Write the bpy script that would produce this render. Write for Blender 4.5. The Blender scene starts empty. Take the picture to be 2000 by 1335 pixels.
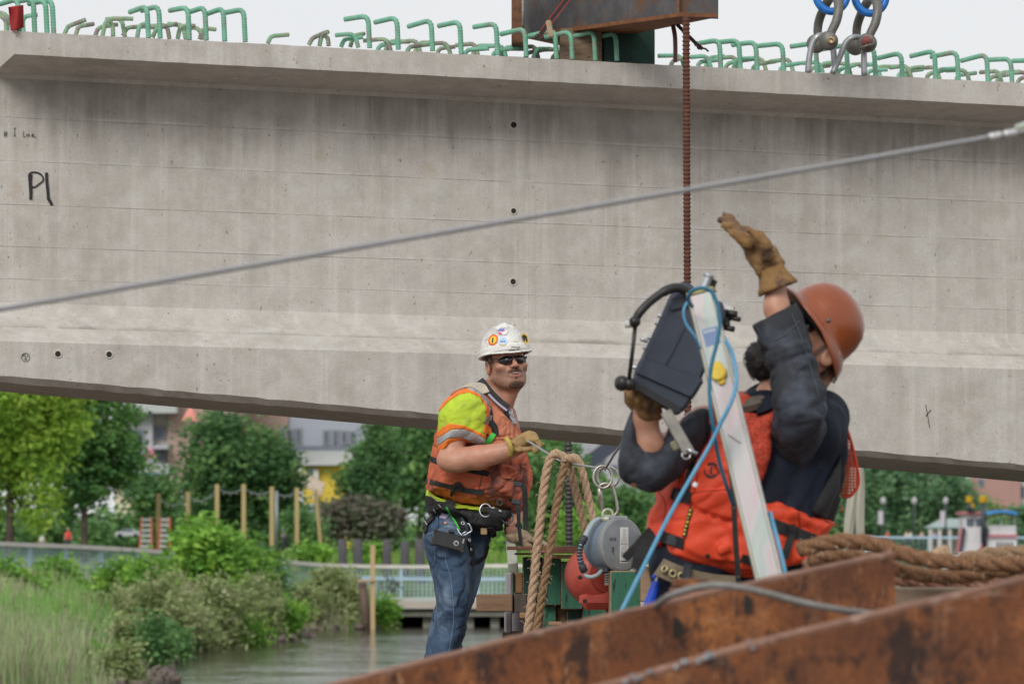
import bpy, math, random
import numpy as np
from mathutils import Vector, Matrix, noise as mnoise

# ------------------------------------------------------------------ camera, sky, sun, exposure
scene = bpy.context.scene
COL = scene.collection
H_CAM = 2.2          # camera height over the water
F_PX = 8000.0        # focal length in photo pixels (photo is 2000 px wide)
cam_d = bpy.data.cameras.new("camera")
cam = bpy.data.objects.new("camera", cam_d); COL.objects.link(cam)
cam.location = (0, 0, H_CAM); cam.rotation_euler = (math.radians(90), 0, 0)
cam_d.sensor_width = 36; cam_d.lens = 144; cam_d.shift_y = (1080 - 667.5) / 2000
cam_d.clip_start = 0.3; cam_d.clip_end = 6000
cam_d.dof.use_dof = True; cam_d.dof.focus_distance = 19.0; cam_d.dof.aperture_fstop = 7.2
scene.camera = cam

w = bpy.data.worlds.new("World"); scene.world = w; w.use_nodes = True
nt = w.node_tree; nt.nodes.clear()
wo = nt.nodes.new('ShaderNodeOutputWorld'); bg = nt.nodes.new('ShaderNodeBackground')
sky = nt.nodes.new('ShaderNodeTexSky'); sky.sky_type = 'NISHITA'; sky.sun_disc = False
SUN_EL, SUN_AZ = 37.0, 202.0      # degrees; azimuth measured clockwise from +Y
sky.sun_elevation = math.radians(SUN_EL); sky.sun_rotation = math.radians(SUN_AZ)
sky.air_density = 1.0; sky.dust_density = 3.0
# overcast layer: pale grey cloud deck mixed over the clear sky
tc = nt.nodes.new('ShaderNodeTexCoord'); nz = nt.nodes.new('ShaderNodeTexNoise')
nz.inputs['Scale'].default_value = 1.6; nz.inputs['Detail'].default_value = 5
cr = nt.nodes.new('ShaderNodeValToRGB')
cr.color_ramp.elements[0].color = (8.2, 8.4, 8.7, 1); cr.color_ramp.elements[0].position = .3
cr.color_ramp.elements[1].color = (9.8, 9.85, 9.9, 1); cr.color_ramp.elements[1].position = .7
mx = nt.nodes.new('ShaderNodeMixRGB'); mx.inputs[0].default_value = 0.93
nt.links.new(tc.outputs['Generated'], nz.inputs['Vector']); nt.links.new(nz.outputs['Fac'], cr.inputs['Fac'])
nt.links.new(sky.outputs[0], mx.inputs[1]); nt.links.new(cr.outputs['Color'], mx.inputs[2])
nt.links.new(mx.outputs[0], bg.inputs['Color']); bg.inputs['Strength'].default_value = 0.09
nt.links.new(bg.outputs[0], wo.inputs['Surface'])

sl = bpy.data.lights.new("sun", 'SUN'); sl.energy = 1.9; sl.angle = math.radians(26); sl.color = (1, .97, .92)
sun = bpy.data.objects.new("sun", sl); COL.objects.link(sun)
_d = Vector((math.sin(math.radians(SUN_AZ)) * math.cos(math.radians(SUN_EL)),
             math.cos(math.radians(SUN_AZ)) * math.cos(math.radians(SUN_EL)), math.sin(math.radians(SUN_EL))))
sun.rotation_euler = _d.to_track_quat('Z', 'Y').to_euler(); sun.location = (0, 0, 50)
scene.view_settings.view_transform = 'Standard'; scene.view_settings.look = 'None'
scene.view_settings.exposure = 0.06; scene.view_settings.gamma = 1
scene.cycles.max_bounces = 6; scene.cycles.transparent_max_bounces = 12
scene.cycles.use_denoising = True

# ------------------------------------------------------------------ helpers
V = lambda *a: np.array(a, float)
def P(x, y, D):
    return np.array(((x - 1000.) * D / F_PX, D, H_CAM + (1080. - y) * D / F_PX))
RNG = random.Random(7)

def _mesh(name, verts, faces, mat, parent, loc, smooth, mats=None, fm=None):
    me = bpy.data.meshes.new(name)
    vs = np.asarray(verts, float).reshape(-1, 3)
    if parent is not None:
        org = np.array(parent['_w'])
    else:
        org = np.array(loc) if loc is not None else np.array(((vs[:, 0].min() + vs[:, 0].max()) / 2, (vs[:, 1].min() + vs[:, 1].max()) / 2, vs[:, 2].min()))
    me.from_pydata((vs - org).tolist(), [], faces if isinstance(faces, list) else faces.tolist())
    if smooth: me.polygons.foreach_set('use_smooth', [True] * len(me.polygons))
    for m in (mats or [mat]): me.materials.append(m)
    if fm is not None: me.polygons.foreach_set('material_index', fm)
    me.update()
    o = bpy.data.objects.new(name, me); COL.objects.link(o)
    o['_w'] = [float(c) for c in org]
    if parent is not None: o.parent = parent
    else: o.location = org
    return o

def tag(o, label=None, cat=None, group=None, kind=None):
    if label: o['label'] = label
    if cat: o['category'] = cat
    if group: o['group'] = group
    if kind: o['kind'] = kind
    return o

def thing(name, label, cat, loc, group=None):
    o = bpy.data.objects.new(name, None); COL.objects.link(o); o.empty_display_size = .1
    o.location = [float(c) for c in loc]; o['_w'] = [float(c) for c in loc]
    return tag(o, label, cat, group)

def finish():
    for o in bpy.data.objects:
        if '_w' in o: del o['_w']

def nrm(v):
    v = np.asarray(v, float); return v / (np.linalg.norm(v) + 1e-12)

def catmull(pts, n=8):
    pts = [np.asarray(p, float) for p in pts]
    if len(pts) < 3:
        return [pts[0] + (pts[1] - pts[0]) * t / n for t in range(n + 1)]
    q = [2 * pts[0] - pts[1]] + pts + [2 * pts[-1] - pts[-2]]
    out = []
    for i in range(1, len(q) - 2):
        p0, p1, p2, p3 = q[i - 1:i + 3]
        for k in range(n):
            t = k / n
            out.append(.5 * ((2 * p1) + (-p0 + p2) * t + (2 * p0 - 5 * p1 + 4 * p2 - p3) * t * t + (-p0 + 3 * p1 - 3 * p2 + p3) * t ** 3))
    out.append(pts[-1]); return out

def frames(path):
    path = [np.asarray(p, float) for p in path]; n = len(path)
    T = [nrm(path[min(i + 1, n - 1)] - path[max(i - 1, 0)]) for i in range(n)]
    a = V(0, 0, 1) if abs(T[0][2]) < .9 else V(0, 1, 0)
    N = [nrm(np.cross(T[0], a))]
    for i in range(1, n):
        v = N[-1] - T[i] * np.dot(N[-1], T[i]); N.append(nrm(v))
    return T, N, [np.cross(T[i], N[i]) for i in range(n)]

class MB:
    def __init__(s): s.v = []; s.f = []; s.m = []; s.cm = 0
    def add(s, vs, fs):
        b = len(s.v); s.v += [tuple(float(c) for c in v) for v in vs]
        s.f += [tuple(i + b for i in f) for f in fs]; s.m += [s.cm] * len(fs); return s
    def hexa(s, p):   # 8 points: 0-3 bottom ring, 4-7 top ring
        return s.add(p, [(3, 2, 1, 0), (4, 5, 6, 7), (0, 1, 5, 4), (1, 2, 6, 5), (2, 3, 7, 6), (3, 0, 4, 7)])
    def box(s, c, d, ax=None, bev=0.0):
        c = np.asarray(c, float); hx, hy, hz = [k / 2 for k in d]
        A = np.eye(3) if ax is None else np.array([nrm(a) for a in ax])
        if bev <= 0:
            p = [c + A[0] * x * hx + A[1] * y * hy + A[2] * z * hz for z in (-1, 1) for x, y in ((-1, -1), (1, -1), (1, 1), (-1, 1))]
            return s.hexa(p)
        b = min(bev, hx * .9, hy * .9, hz * .9); vs = []; 
        # chamfered box: 24 verts (3 per corner)
        idx = {}
        for sx in (-1, 1):
            for sy in (-1, 1):
                for sz in (-1, 1):
                    for k in range(3):
                        q = [sx * (hx - b), sy * (hy - b), sz * (hz - b)]
                        q[k] = [sx * hx, sy * hy, sz * hz][k]
                        idx[(sx, sy, sz, k)] = len(vs); vs.append(c + A[0] * q[0] + A[1] * q[1] + A[2] * q[2])
        fs = []
        for k in range(3):
            u, v = [(1, 2), (2, 0), (0, 1)][k]
            for sg in (-1, 1):
                ring = []
                for a, bb in ((-1, -1), (1, -1), (1, 1), (-1, 1)):
                    t = [0, 0, 0]; t[k] = sg; t[u] = a; t[v] = bb; ring.append(idx[(t[0], t[1], t[2], k)])
                fs.append(tuple(ring if sg > 0 else ring[::-1]))
        for k in range(3):           # edges along axis k
            u, v = [(1, 2), (2, 0), (0, 1)][k]
            for a in (-1, 1):
                for bb in (-1, 1):
                    t0 = [0, 0, 0]; t0[u] = a; t0[v] = bb; t1 = list(t0); t0[k] = -1; t1[k] = 1
                    q = [idx[(*t0, u)], idx[(*t1, u)], idx[(*t1, v)], idx[(*t0, v)]]
                    fs.append(tuple(q if a * bb > 0 else q[::-1]))
        for sx in (-1, 1):
            for sy in (-1, 1):
                for sz in (-1, 1):
                    q = [idx[(sx, sy, sz, k)] for k in range(3)]
                    fs.append(tuple(q if sx * sy * sz > 0 else q[::-1]))
        return s.add(vs, fs)
    def beam(s, a, b, wd, th, up=(0, 0, 1), bev=0):
        a = np.asarray(a, float); b = np.asarray(b, float); t = nrm(b - a)
        u = nrm(np.cross(up, t)); v = np.cross(t, u)
        return s.box((a + b) / 2, (np.linalg.norm(b - a), wd, th), (t, u, v), bev)
    def tube(s, path, r, n=10, cap=True, sq=(1, 1)):
        T, N, B = frames(path); m = len(path); vs = []
        rr = r if callable(r) else (lambda i, t: r)
        for i in range(m):
            q = rr(i, i / (m - 1)) 
            for k in range(n):
                a = 2 * math.pi * k / n
                vs.append(np.asarray(path[i], float) + (N[i] * math.cos(a) * sq[0] + B[i] * math.sin(a) * sq[1]) * q)
        fs = [(i * n + k, i * n + (k + 1) % n, (i + 1) * n + (k + 1) % n, (i + 1) * n + k) for i in range(m - 1) for k in range(n)]
        if cap: fs += [tuple(range(n))[::-1], tuple((m - 1) * n + k for k in range(n))]
        return s.add(vs, fs)
    def ribbon(s, path, wd, th, up, cap=True):
        """flat strap along path; `up` = face normal (vector or list)"""
        T, _, _ = frames(path); m = len(path); vs = []
        for i in range(m):
            u = nrm(up[i] if isinstance(up, list) else up); sd = nrm(np.cross(T[i], u)); u = np.cross(sd, T[i])
            ww = wd(i / (m - 1)) if callable(wd) else wd
            for a, b in ((-1, -1), (1, -1), (1, 1), (-1, 1)):
                vs.append(np.asarray(path[i], float) + sd * a * ww / 2 + u * b * th / 2)
        fs = [(i * 4 + k, i * 4 + (k + 1) % 4, (i + 1) * 4 + (k + 1) % 4, (i + 1) * 4 + k) for i in range(m - 1) for k in range(4)]
        fs += [(3, 2, 1, 0), tuple((m - 1) * 4 + k for k in range(4))]
        return s.add(vs, fs)
    def cyl(s, c, r, h, ax=(0, 0, 1), n=24, r2=None, bev=0):
        a = nrm(ax); c = np.asarray(c, float); r2 = r if r2 is None else r2
        if bev: return s.lathe(c, ax, [(0, -h / 2), (r - bev, -h / 2), (r, -h / 2 + bev), (r2, h / 2 - bev), (r2 - bev, h / 2), (0, h / 2)], n)
        return s.lathe(c, ax, [(0, -h / 2), (r, -h / 2), (r2, h / 2), (0, h / 2)], n)
    def lathe(s, c, ax, prof, n=24):
        a = nrm(ax); u = nrm(np.cross(a, V(0, 0, 1) if abs(a[2]) < .9 else V(1, 0, 0))); v = np.cross(a, u); vs = []; c = np.asarray(c, float)
        for r, z in prof:
            for k in range(n):
                t = 2 * math.pi * k / n; vs.append(c + a * z + (u * math.cos(t) + v * math.sin(t)) * max(r, 1e-5))
        m = len(prof)
        return s.add(vs, [(i * n + k, i * n + (k + 1) % n, (i + 1) * n + (k + 1) % n, (i + 1) * n + k) for i in range(m - 1) for k in range(n)])
    def torus(s, c, ax, R, r, n=32, m=10, a0=0, a1=2 * math.pi, sx=1, u=None):
        a = nrm(ax)
        u = nrm(np.cross(a, V(0, 0, 1) if abs(a[2]) < .9 else V(1, 0, 0))) if u is None else nrm(u)
        v = np.cross(a, u); c = np.asarray(c, float)
        full = abs(a1 - a0 - 2 * math.pi) < 1e-6; vs = []; N = n if full else n + 1
        for i in range(N):
            t = a0 + (a1 - a0) * i / n; d = u * math.cos(t) * sx + v * math.sin(t); dn = nrm(u * math.cos(t) / sx + v * math.sin(t))
            for k in range(m):
                b = 2 * math.pi * k / m; vs.append(c + d * R + (dn * math.cos(b) + a * math.sin(b)) * r)
        fs = [((i % N) * m + k, (i % N) * m + (k + 1) % m, ((i + 1) % N) * m + (k + 1) % m, ((i + 1) % N) * m + k) for i in range(N if full else N - 1) for k in range(m)]
        if not full: fs += [tuple(range(m)), tuple((N - 1) * m + k for k in range(m))]
        return s.add(vs, fs)
    def prism(s, poly, dvec):
        n = len(poly); d = np.asarray(dvec, float)
        vs = [np.asarray(p, float) for p in poly] + [np.asarray(p, float) + d for p in poly]
        return s.add(vs, [tuple(range(n))[::-1], tuple(range(n, 2 * n))] + [(i, (i + 1) % n, n + (i + 1) % n, n + i) for i in range(n)])
    def quad(s, a, b, c, d): return s.add([a, b, c, d], [(0, 1, 2, 3)])
    def build(s, name, mat, parent=None, loc=None, smooth=False, auto=None):
        mats = mat if isinstance(mat, (list, tuple)) else [mat]
        o = _mesh(name, s.v, s.f, None, parent, loc, smooth or auto is not None, mats, s.m)
        if auto is not None:
            try: o.data.set_sharp_from_angle(angle=math.radians(auto))
            except Exception: pass
        return o

# ------------------------------------------------------------------ materials
MC = {}
def mat(name, c1, c2=None, scale=20, rough=.8, bump=.0, bscale=None, metal=0, stretch=(1, 1, 1), detail=6, lo=.35, hi=.65,
        c3=None, s3=60, lo3=.58, hi3=.7, spec=.5, bdist=.01, sheen=0, coat=0, trans=0, wave=None):
    if name in MC: return MC[name]
    m = bpy.data.materials.new(name); m.use_nodes = True; n = m.node_tree.nodes; L = m.node_tree.links
    b = n['Principled BSDF']; b.inputs['Roughness'].default_value = rough; b.inputs['Metallic'].default_value = metal
    b.inputs['Specular IOR Level'].default_value = spec
    if coat: b.inputs['Coat Weight'].default_value = coat; b.inputs['Coat Roughness'].default_value = .15
    tcn = n.new('ShaderNodeTexCoord'); mp = n.new('ShaderNodeMapping'); mp.inputs['Scale'].default_value = stretch
    L.new(tcn.outputs['Object'], mp.inputs[0])
    def noise(sc, de=detail, src=mp.outputs[0]):
        t = n.new('ShaderNodeTexNoise'); t.inputs['Scale'].default_value = sc; t.inputs['Detail'].default_value = de
        t.inputs['Roughness'].default_value = .62; L.new(src, t.inputs['Vector']); return t
    def ramp(t, a, z):
        r = n.new('ShaderNodeMapRange'); r.inputs['From Min'].default_value = a; r.inputs['From Max'].default_value = z
        L.new(t.outputs['Fac'], r.inputs['Value']); return r
    def mix(f, a, c):
        x = n.new('ShaderNodeMix'); x.data_type = 'RGBA'; L.new(f, x.inputs[0])
        for k, q in ((6, a), (7, c)):
            if isinstance(q, tuple): x.inputs[k].default_value = (*q, 1)
            else: L.new(q, x.inputs[k])
        return x.outputs[2]
    out = None
    if c2 is None: b.inputs['Base Color'].default_value = (*c1, 1); out = c1
    else:
        out = mix(ramp(noise(scale), lo, hi).outputs[0], c1, c2)
    if c3 is not None:
        out = mix(ramp(noise(s3, 4), lo3, hi3).outputs[0], out, c3)
    if not isinstance(out, tuple): L.new(out, b.inputs['Base Color'])
    if bump:
        bn = n.new('ShaderNodeBump'); bn.inputs['Strength'].default_value = bump; bn.inputs['Distance'].default_value = bdist
        L.new(noise(bscale or scale * 4).outputs['Fac'], bn.inputs['Height']); L.new(bn.outputs[0], b.inputs['Normal'])
    if trans:
        tr = n.new('ShaderNodeBsdfTranslucent'); ms = n.new('ShaderNodeMixShader'); ms.inputs[0].default_value = trans
        if not isinstance(out, tuple): L.new(out, tr.inputs['Color'])
        else: tr.inputs['Color'].default_value = (*out, 1)
        L.new(b.outputs[0], ms.inputs[1]); L.new(tr.outputs[0], ms.inputs[2]); L.new(ms.outputs[0], n['Material Output'].inputs['Surface'])
    MC[name] = m; return m

def mesh_fabric(name, c, scale=170, hole=.42, rough=.7):
    """knitted mesh cloth: real holes through alpha"""
    m = mat(name, c, tuple(k * .75 for k in c), scale=8, rough=rough); n = m.node_tree.nodes; L = m.node_tree.links
    tcn = n.new('ShaderNodeTexCoord'); sp = n.new('ShaderNodeSeparateXYZ'); L.new(tcn.outputs['Object'], sp.inputs[0])
    outs = []
    for k in (0, 2):
        a = n.new('ShaderNodeMath'); a.operation = 'MULTIPLY'; a.inputs[1].default_value = scale; L.new(sp.outputs[k], a.inputs[0])
        b = n.new('ShaderNodeMath'); b.operation = 'SINE'; L.new(a.outputs[0], b.inputs[0]); outs.append(b)
    mu = n.new('ShaderNodeMath'); mu.operation = 'MULTIPLY'; L.new(outs[0].outputs[0], mu.inputs[0]); L.new(outs[1].outputs[0], mu.inputs[1])
    ab = n.new('ShaderNodeMath'); ab.operation = 'ABSOLUTE'; L.new(mu.outputs[0], ab.inputs[0])
    lt = n.new('ShaderNodeMath'); lt.operation = 'LESS_THAN'; lt.inputs[1].default_value = hole; L.new(ab.outputs[0], lt.inputs[0])
    L.new(lt.outputs[0], n['Principled BSDF'].inputs['Alpha']); return m

# ------------------------------------------------------------------ concrete girder
M_rebar = mat('rebar_epoxy', (.12, .34, .23), (.18, .42, .30), scale=22, rough=.6, c3=(.24, .24, .19), s3=16, lo3=.54, hi3=.66)
M_rebar2 = mat('rebar_epoxy_worn', (.15, .36, .22), (.28, .32, .2), scale=20, rough=.7, c3=(.20, .18, .16), s3=12, lo3=.48, hi3=.58)
M_mark = mat('marker_black', (.02, .02, .022), rough=.8)
M_hole = mat('hole_dark', (.02, .018, .015), rough=.9)

def concrete():
    m = bpy.data.materials.new('girder_concrete'); m.use_nodes = True; n = m.node_tree.nodes; L = m.node_tree.links
    b = n['Principled BSDF']; b.inputs['Roughness'].default_value = .88; b.inputs['Specular IOR Level'].default_value = .3
    tc = n.new('ShaderNodeTexCoord')
    def nz(scale, st=(1, 1, 1), de=6, ro=.6):
        mp = n.new('ShaderNodeMapping'); mp.inputs['Scale'].default_value = st; L.new(tc.outputs['Object'], mp.inputs[0])
        t = n.new('ShaderNodeTexNoise'); t.inputs['Scale'].default_value = scale; t.inputs['Detail'].default_value = de; t.inputs['Roughness'].default_value = ro
        L.new(mp.outputs[0], t.inputs['Vector']); return t.outputs['Fac']
    def rg(s, a, z, o0=0, o1=1, cl=True):
        r = n.new('ShaderNodeMapRange'); r.clamp = cl
        for k, q in zip(('From Min', 'From Max', 'To Min', 'To Max'), (a, z, o0, o1)): r.inputs[k].default_value = q
        L.new(s, r.inputs['Value']); return r.outputs[0]
    def mix(f, a, c, bt='MIX'):
        x = n.new('ShaderNodeMix'); x.data_type = 'RGBA'; x.blend_type = bt
        for k, q in ((0, f), (6, a), (7, c)):
            if isinstance(q, tuple): x.inputs[k].default_value = (*q, 1)
            elif isinstance(q, float): x.inputs[k].default_value = q
            else: L.new(q, x.inputs[k])
        return x.outputs[2]
    def ma(op, a, c=None):
        x = n.new('ShaderNodeMath'); x.operation = op
        for k, q in ((0, a), (1, c)):
            if q is None: continue
            if isinstance(q, (int, float)): x.inputs[k].default_value = q
            else: L.new(q, x.inputs[k])
        return x.outputs[0]
    sp = n.new('ShaderNodeSeparateXYZ'); L.new(tc.outputs['Object'], sp.inputs[0]); X, Y, Z = sp.outputs
    col = mix(rg(nz(1.6), .35, .65), (.455, .42, .38), (.545, .512, .47))
    col = mix(rg(nz(9), .4, .7), col, (.57, .55, .515))
    # vertical wash streaks
    st = rg(nz(6, (1, 1, .05), 5, .7), .46, .68, 0, .42); col = mix(st, col, (.38, .345, .31))
    st2 = rg(nz(17, (1, 1, .035), 3), .52, .7, 0, .45); col = mix(st2, col, (.66, .64, .60))
    # water marks of the upper web: ragged dark tongues below the flange (a stain, with its own outline)
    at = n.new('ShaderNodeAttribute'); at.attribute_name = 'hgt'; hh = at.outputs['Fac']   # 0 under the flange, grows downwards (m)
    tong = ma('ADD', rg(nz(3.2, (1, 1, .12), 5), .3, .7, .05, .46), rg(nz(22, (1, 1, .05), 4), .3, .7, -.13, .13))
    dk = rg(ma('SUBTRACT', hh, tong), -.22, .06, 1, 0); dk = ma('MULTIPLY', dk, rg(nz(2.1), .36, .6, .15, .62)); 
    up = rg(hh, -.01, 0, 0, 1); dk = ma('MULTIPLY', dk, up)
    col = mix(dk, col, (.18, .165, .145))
    # formwork joints
    at2 = n.new('ShaderNodeAttribute'); at2.attribute_name = 'row'
    fr = ma('FRACT', ma('ADD', at2.outputs['Fac'], ma('MULTIPLY', nz(1.3), .02))); ln = ma('ABSOLUTE', ma('SUBTRACT', fr, .5))
    line = rg(ln, 0, .016, 1, 0); line = ma('MULTIPLY', line, rg(nz(5), .4, .6, .25, 1)); line = ma('MULTIPLY', line, up)
    light = rg(ma('ABSOLUTE', ma('SUBTRACT', fr, .455)), 0, .04, 1, 0); light = ma('MULTIPLY', light, rg(nz(3.3), .45, .6, 0, .5)); light = ma('MULTIPLY', light, up)
    col = mix(light, col, (.68, .66, .62)); col = mix(ma('MULTIPLY', line, .36), col, (.2, .18, .15))
    # vertical panel joints every 2.6 m
    fx = ma('ABSOLUTE', ma('SUBTRACT', ma('FRACT', ma('ADD', ma('MULTIPLY', X, 1 / 1.53), .44)), .5))
    vl = rg(fx, 0, .0025, 1, 0); vl = ma('MULTIPLY', vl, rg(nz(4), .4, .6, .02, .3)); col = mix(vl, col, (.27, .235, .19))
    # rusty freckles, bug holes
    col = mix(rg(nz(36, (1, 1, .7), 2), .69, .75, 0, .75), col, (.20, .16, .12))
    col = mix(rg(nz(4.1), .64, .74, 0, .6), col, (.46, .38, .29))
    vo = n.new('ShaderNodeTexVoronoi'); vo.inputs['Scale'].default_value = 38; L.new(tc.outputs['Object'], vo.inputs['Vector'])
    bh = ma('MULTIPLY', rg(vo.outputs['Distance'], .05, .11, 1, 0), rg(nz(8), .52, .6)); col = mix(ma('MULTIPLY', bh, .6), col, (.13, .12, .10))
    col = mix(rg(nz(3.4, de=8, ro=.75), .50, .66, 0, .38), col, (.33, .315, .29)); col = mix(rg(nz(160, de=3), .4, .6, 0, .2), col, (.2, .19, .17))
    L.new(col, b.inputs['Base Color'])
    hs = ma('ADD', ma('MULTIPLY', nz(60), .5), ma('MULTIPLY', nz(8), 1.2)); hs = ma('SUBTRACT', hs, ma('MULTIPLY', line, 1.0)); hs = ma('SUBTRACT', hs, bh); hs = ma('SUBTRACT', hs, vl)
    bp = n.new('ShaderNodeBump'); bp.inputs['Strength'].default_value = .55; bp.inputs['Distance'].default_value = .006
    L.new(hs, bp.inputs['Height']); L.new(bp.outputs[0], b.inputs['Normal']); return m
M_conc = concrete()

GL, GR = 21.0, 22.66        # distance of the flange face at photo x = 0 and x = 2000
def gpt(px, y0, y1, off):
    """point on a long line of the girder: y0/y1 = photo rows at x = 0 / 2000, off = metres behind the flange face"""
    a = P(0, y0, GL + off); b = P(2000, y1, GR + off)
    # parameter so that the point projects on column px
    xa, da, xb, db = a[0], a[1], b[0], b[1]; k = (px - 1000) / F_PX
    t = (k * da - xa) / ((xb - xa) - k * (db - da)); return a + (b - a) * t
G0 = gpt(1000, 1080, 1080, .6); G0 = V(0, G0[1], P(1000, 810, 21)[2])
girder = thing('concrete_girder', 'long pale grey haunched concrete girder hanging across the photo, green rebar on top', 'girder', P(1000, 830, 22.3))
# rows: (y at 0, y at 2000, offset, hgt, row)
def hg(y, x0=146): return (y - x0) / 381.
rows = [(60, 163, 1.25, -1, 0), (60, 163, .55, -1, 0), (60, 163, 0, -1, 0), (104.5, 207.5, 0, -1, 0), (143, 243, .40, -.08, -.4), (152, 252, .415, 0, -.4),
        (230, 322, .42, .21, .50 + 0), (315, 398, .42, .43, 1.5), (400, 472, .42, .65, 2.5), (482, 548, .42, .87, 3.5), (545, 607, .42, 1.03, 4.5), (590, 652, .42, 1.15, 5.2),
        (612, 672, .38, 1.2, 5.3), (660, 716, .14, -1, 5.3), (666, 721, .12, -1, 5.3), (733, 907, .12, -1, 0), (746, 918, .16, -1, 0), (764, 941, .86, -1, 0),
        (752, 925, .9, -1, 0), (660, 716, .9, -1, 0), (590, 652, .62, -1, 0), (152, 252, .62, -1, 0), (104, 207, 1.25, -1, 0)]
pxs = [-700 + 25 * i for i in range(0, 133)]
def sect(px, rs, dn=1):
    out = []
    for (a, b, o, h, r) in rs:
        p = gpt(px, a, b, o)
        out.append(p)
    return out
vs, fs, at_h, at_r = [], [], [], []
nr = len(rows)
rg_ = random.Random(3)
for i, px in enumerate(pxs):
    for j, (a, b, o, h, r) in enumerate(rows):
        q = px
        jy = 0
        if j in (1, 2): jy = rg_.uniform(-1.3, 1.0)
        if j in (3,): jy = rg_.uniform(-.5, .5)
        if j in (15, 16): jy = rg_.uniform(-1.2, 1.2)
        p = gpt(q, a + jy, b + jy, o)
        if px < 28 and j in (0, 1, 2, 3, 4, 22):       # flange stops at the cut-back end
            qq = 28 - (o / .42) * 42 if j != 22 else 28 - 60
            p = gpt(qq, a + jy * 0, b, o) if px > qq or True else p
            if j in (0, 1, 2, 3, 22): 
                p = gpt(qq, a, b, o)
        vs.append(p); at_h.append(h); at_r.append(r)
for i in range(len(pxs) - 1):
    for j in range(nr):
        a = i * nr + j; b = i * nr + (j + 1) % nr; fs.append((a, b, b + nr, a + nr))
fs.append(tuple(range(nr))); fs.append(tuple((len(pxs) - 1) * nr + k for k in range(nr))[::-1])
gb = _mesh('girder_body', vs, fs, M_conc, girder, None, False)
for nm, arr in (('hgt', at_h), ('row', at_r)):
    A = gb.data.attributes.new(nm, 'FLOAT', 'POINT'); A.data.foreach_set('value', arr)

def rebar(poly, D0, r, m, name='rebar_hook', dvs=None, ribs=True):
    """poly in photo px; first point = base on the girder"""
    dvs = dvs or [0] * len(poly)
    pts = [P(x, y, D0 + d) for (x, y), d in zip(poly, dvs)]
    # round the corners
    out = [pts[0]]
    for i in range(1, len(pts) - 1):
        a, c, b = pts[i - 1], pts[i], pts[i + 1]; rr = min(.045, .45 * np.linalg.norm(a - c), .45 * np.linalg.norm(b - c))
        p, q = c + nrm(a - c) * rr, c + nrm(b - c) * rr
        out += [p * (1 - t) ** 2 + 2 * c * t * (1 - t) + q * t * t for t in (0, .25, .5, .75, 1)]
    out.append(pts[-1])
    if ribs:
        o2 = []
        for a, b in zip(out[:-1], out[1:]):
            k = max(1, int(np.linalg.norm(b - a) / .005)); o2 += [a + (b - a) * t / k for t in range(k)]
        out = o2 + [out[-1]]
    mb = MB(); mb.tube(out, (lambda i, t: r * (1.10 if (i % 3 == 0) else .96)) if ribs else r, 8)
    return mb.build(name, m, girder, smooth=True)
def gtopD(px): return gpt(px, 60, 163, 0)[1]
tall = [(38, 60, -2, 0, 8), (68, 60, -2, 33, 3), (92, 60, 1, 56, 8), (105, 60, 3, 83, 1), (290, 68, 12, 253, 24), (313, 69, 12, 276, 21), (370, 72, 14, 331, 21),
        (403, 73, 14, 372, 23), (439, 75, 16, 405, 27), (479, 76, 18, 440, 25), (722, 88, 31, 674, 38), (778, 91, 34, 732, 44), (845, 94, 39, 797, 52),
        (901, 100, 42, 856, 51), (972, 102, 46, 925, 53), (1028, 105, 56, 978, 67), (1087, 109, 59, 1032, 71), (1118, 110, 62, 1065, 73), (1163, 113, 61, 1115, 73),
        (1205, 113, 64, 1160, 75), (1408, 129, 78, 1358, 86), (1446, 130, 79, 1400, 83), (1479, 132, 82, 1430, 88), (1531, 135, 85, 1480, 90), (1596, 139, 84, 1545, 91),
        (1656, 143, 88, 1602, 97), (1710, 147, 92, 1660, 100), (1763, 148, 103, 1714, 114), (1828, 152, 99, 1778, 110), (1872, 154, 101, 1818, 111),
        (1930, 158, 106, 1877, 119), (1977, 160, 115, 1930, 117), (2022, 163, 118, 1978, 119)]
for (x, yb, yt, xe, ye) in tall:
    rebar([(x, yb + 6), (x - 3, yt), (xe, ye)], gtopD(x) + .05, .0134, M_rebar, dvs=[0, 0, .1])
low = [[(126, 61), (132, 52), (167, 39)], [(148, 62), (153, 52), (183, 47)], [(186, 64), (192, 54), (229, 48)], [(200, 65), (207, 36), (260, 37)],
       [(244, 66), (238, 36), (208, 38)], [(221, 65), (220, 48), (211, 40)], [(268, 67), (272, 50), (287, 46)], [(240, 64), (248, 54), (312, 50)],
       [(298, 67), (306, 55), (345, 47)], [(331, 70), (326, 48), (295, 54)], [(347, 70), (352, 50), (382, 51)], [(363, 71), (357, 50), (330, 47)],
       [(390, 71), (396, 55), (422, 58)], [(397, 71), (388, 54), (350, 56)], [(523, 79), (529, 71), (563, 68)], [(603, 82), (610, 75), (637, 63)],
       [(624, 84), (628, 70), (641, 62)], [(642, 84), (640, 72), (628, 68)], [(666, 86), (672, 77), (708, 73)], [(700, 87), (692, 66), (655, 69)],
       [(684, 86), (690, 70), (711, 66)], [(14, 60), (16, 28), (-10, 24)], [(12, 60), (12, 40), (0, 30)], [(46, 60), (44, 32), (72, 30)]]
rr = random.Random(5); x = 735
while x < 1990:
    yb = 60 + x * .0515 + 2
    if not (1085 < x < 1275):
        low.append([(x, yb), (x + 6, yb - 11), (x + rr.uniform(36, 52), yb - rr.uniform(13, 19))])
        low.append([(x + 30, yb + 1), (x + 22, yb - 21 - rr.uniform(0, 4)), (x - rr.uniform(12, 26), yb - 20)])
        if rr.random() < .75: low.append([(x + 16, yb + 1), (x + 24, yb - 19), (x + rr.uniform(50, 66), yb - 20 - rr.uniform(-2, 2))])
    x += rr.uniform(52, 64)
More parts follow.
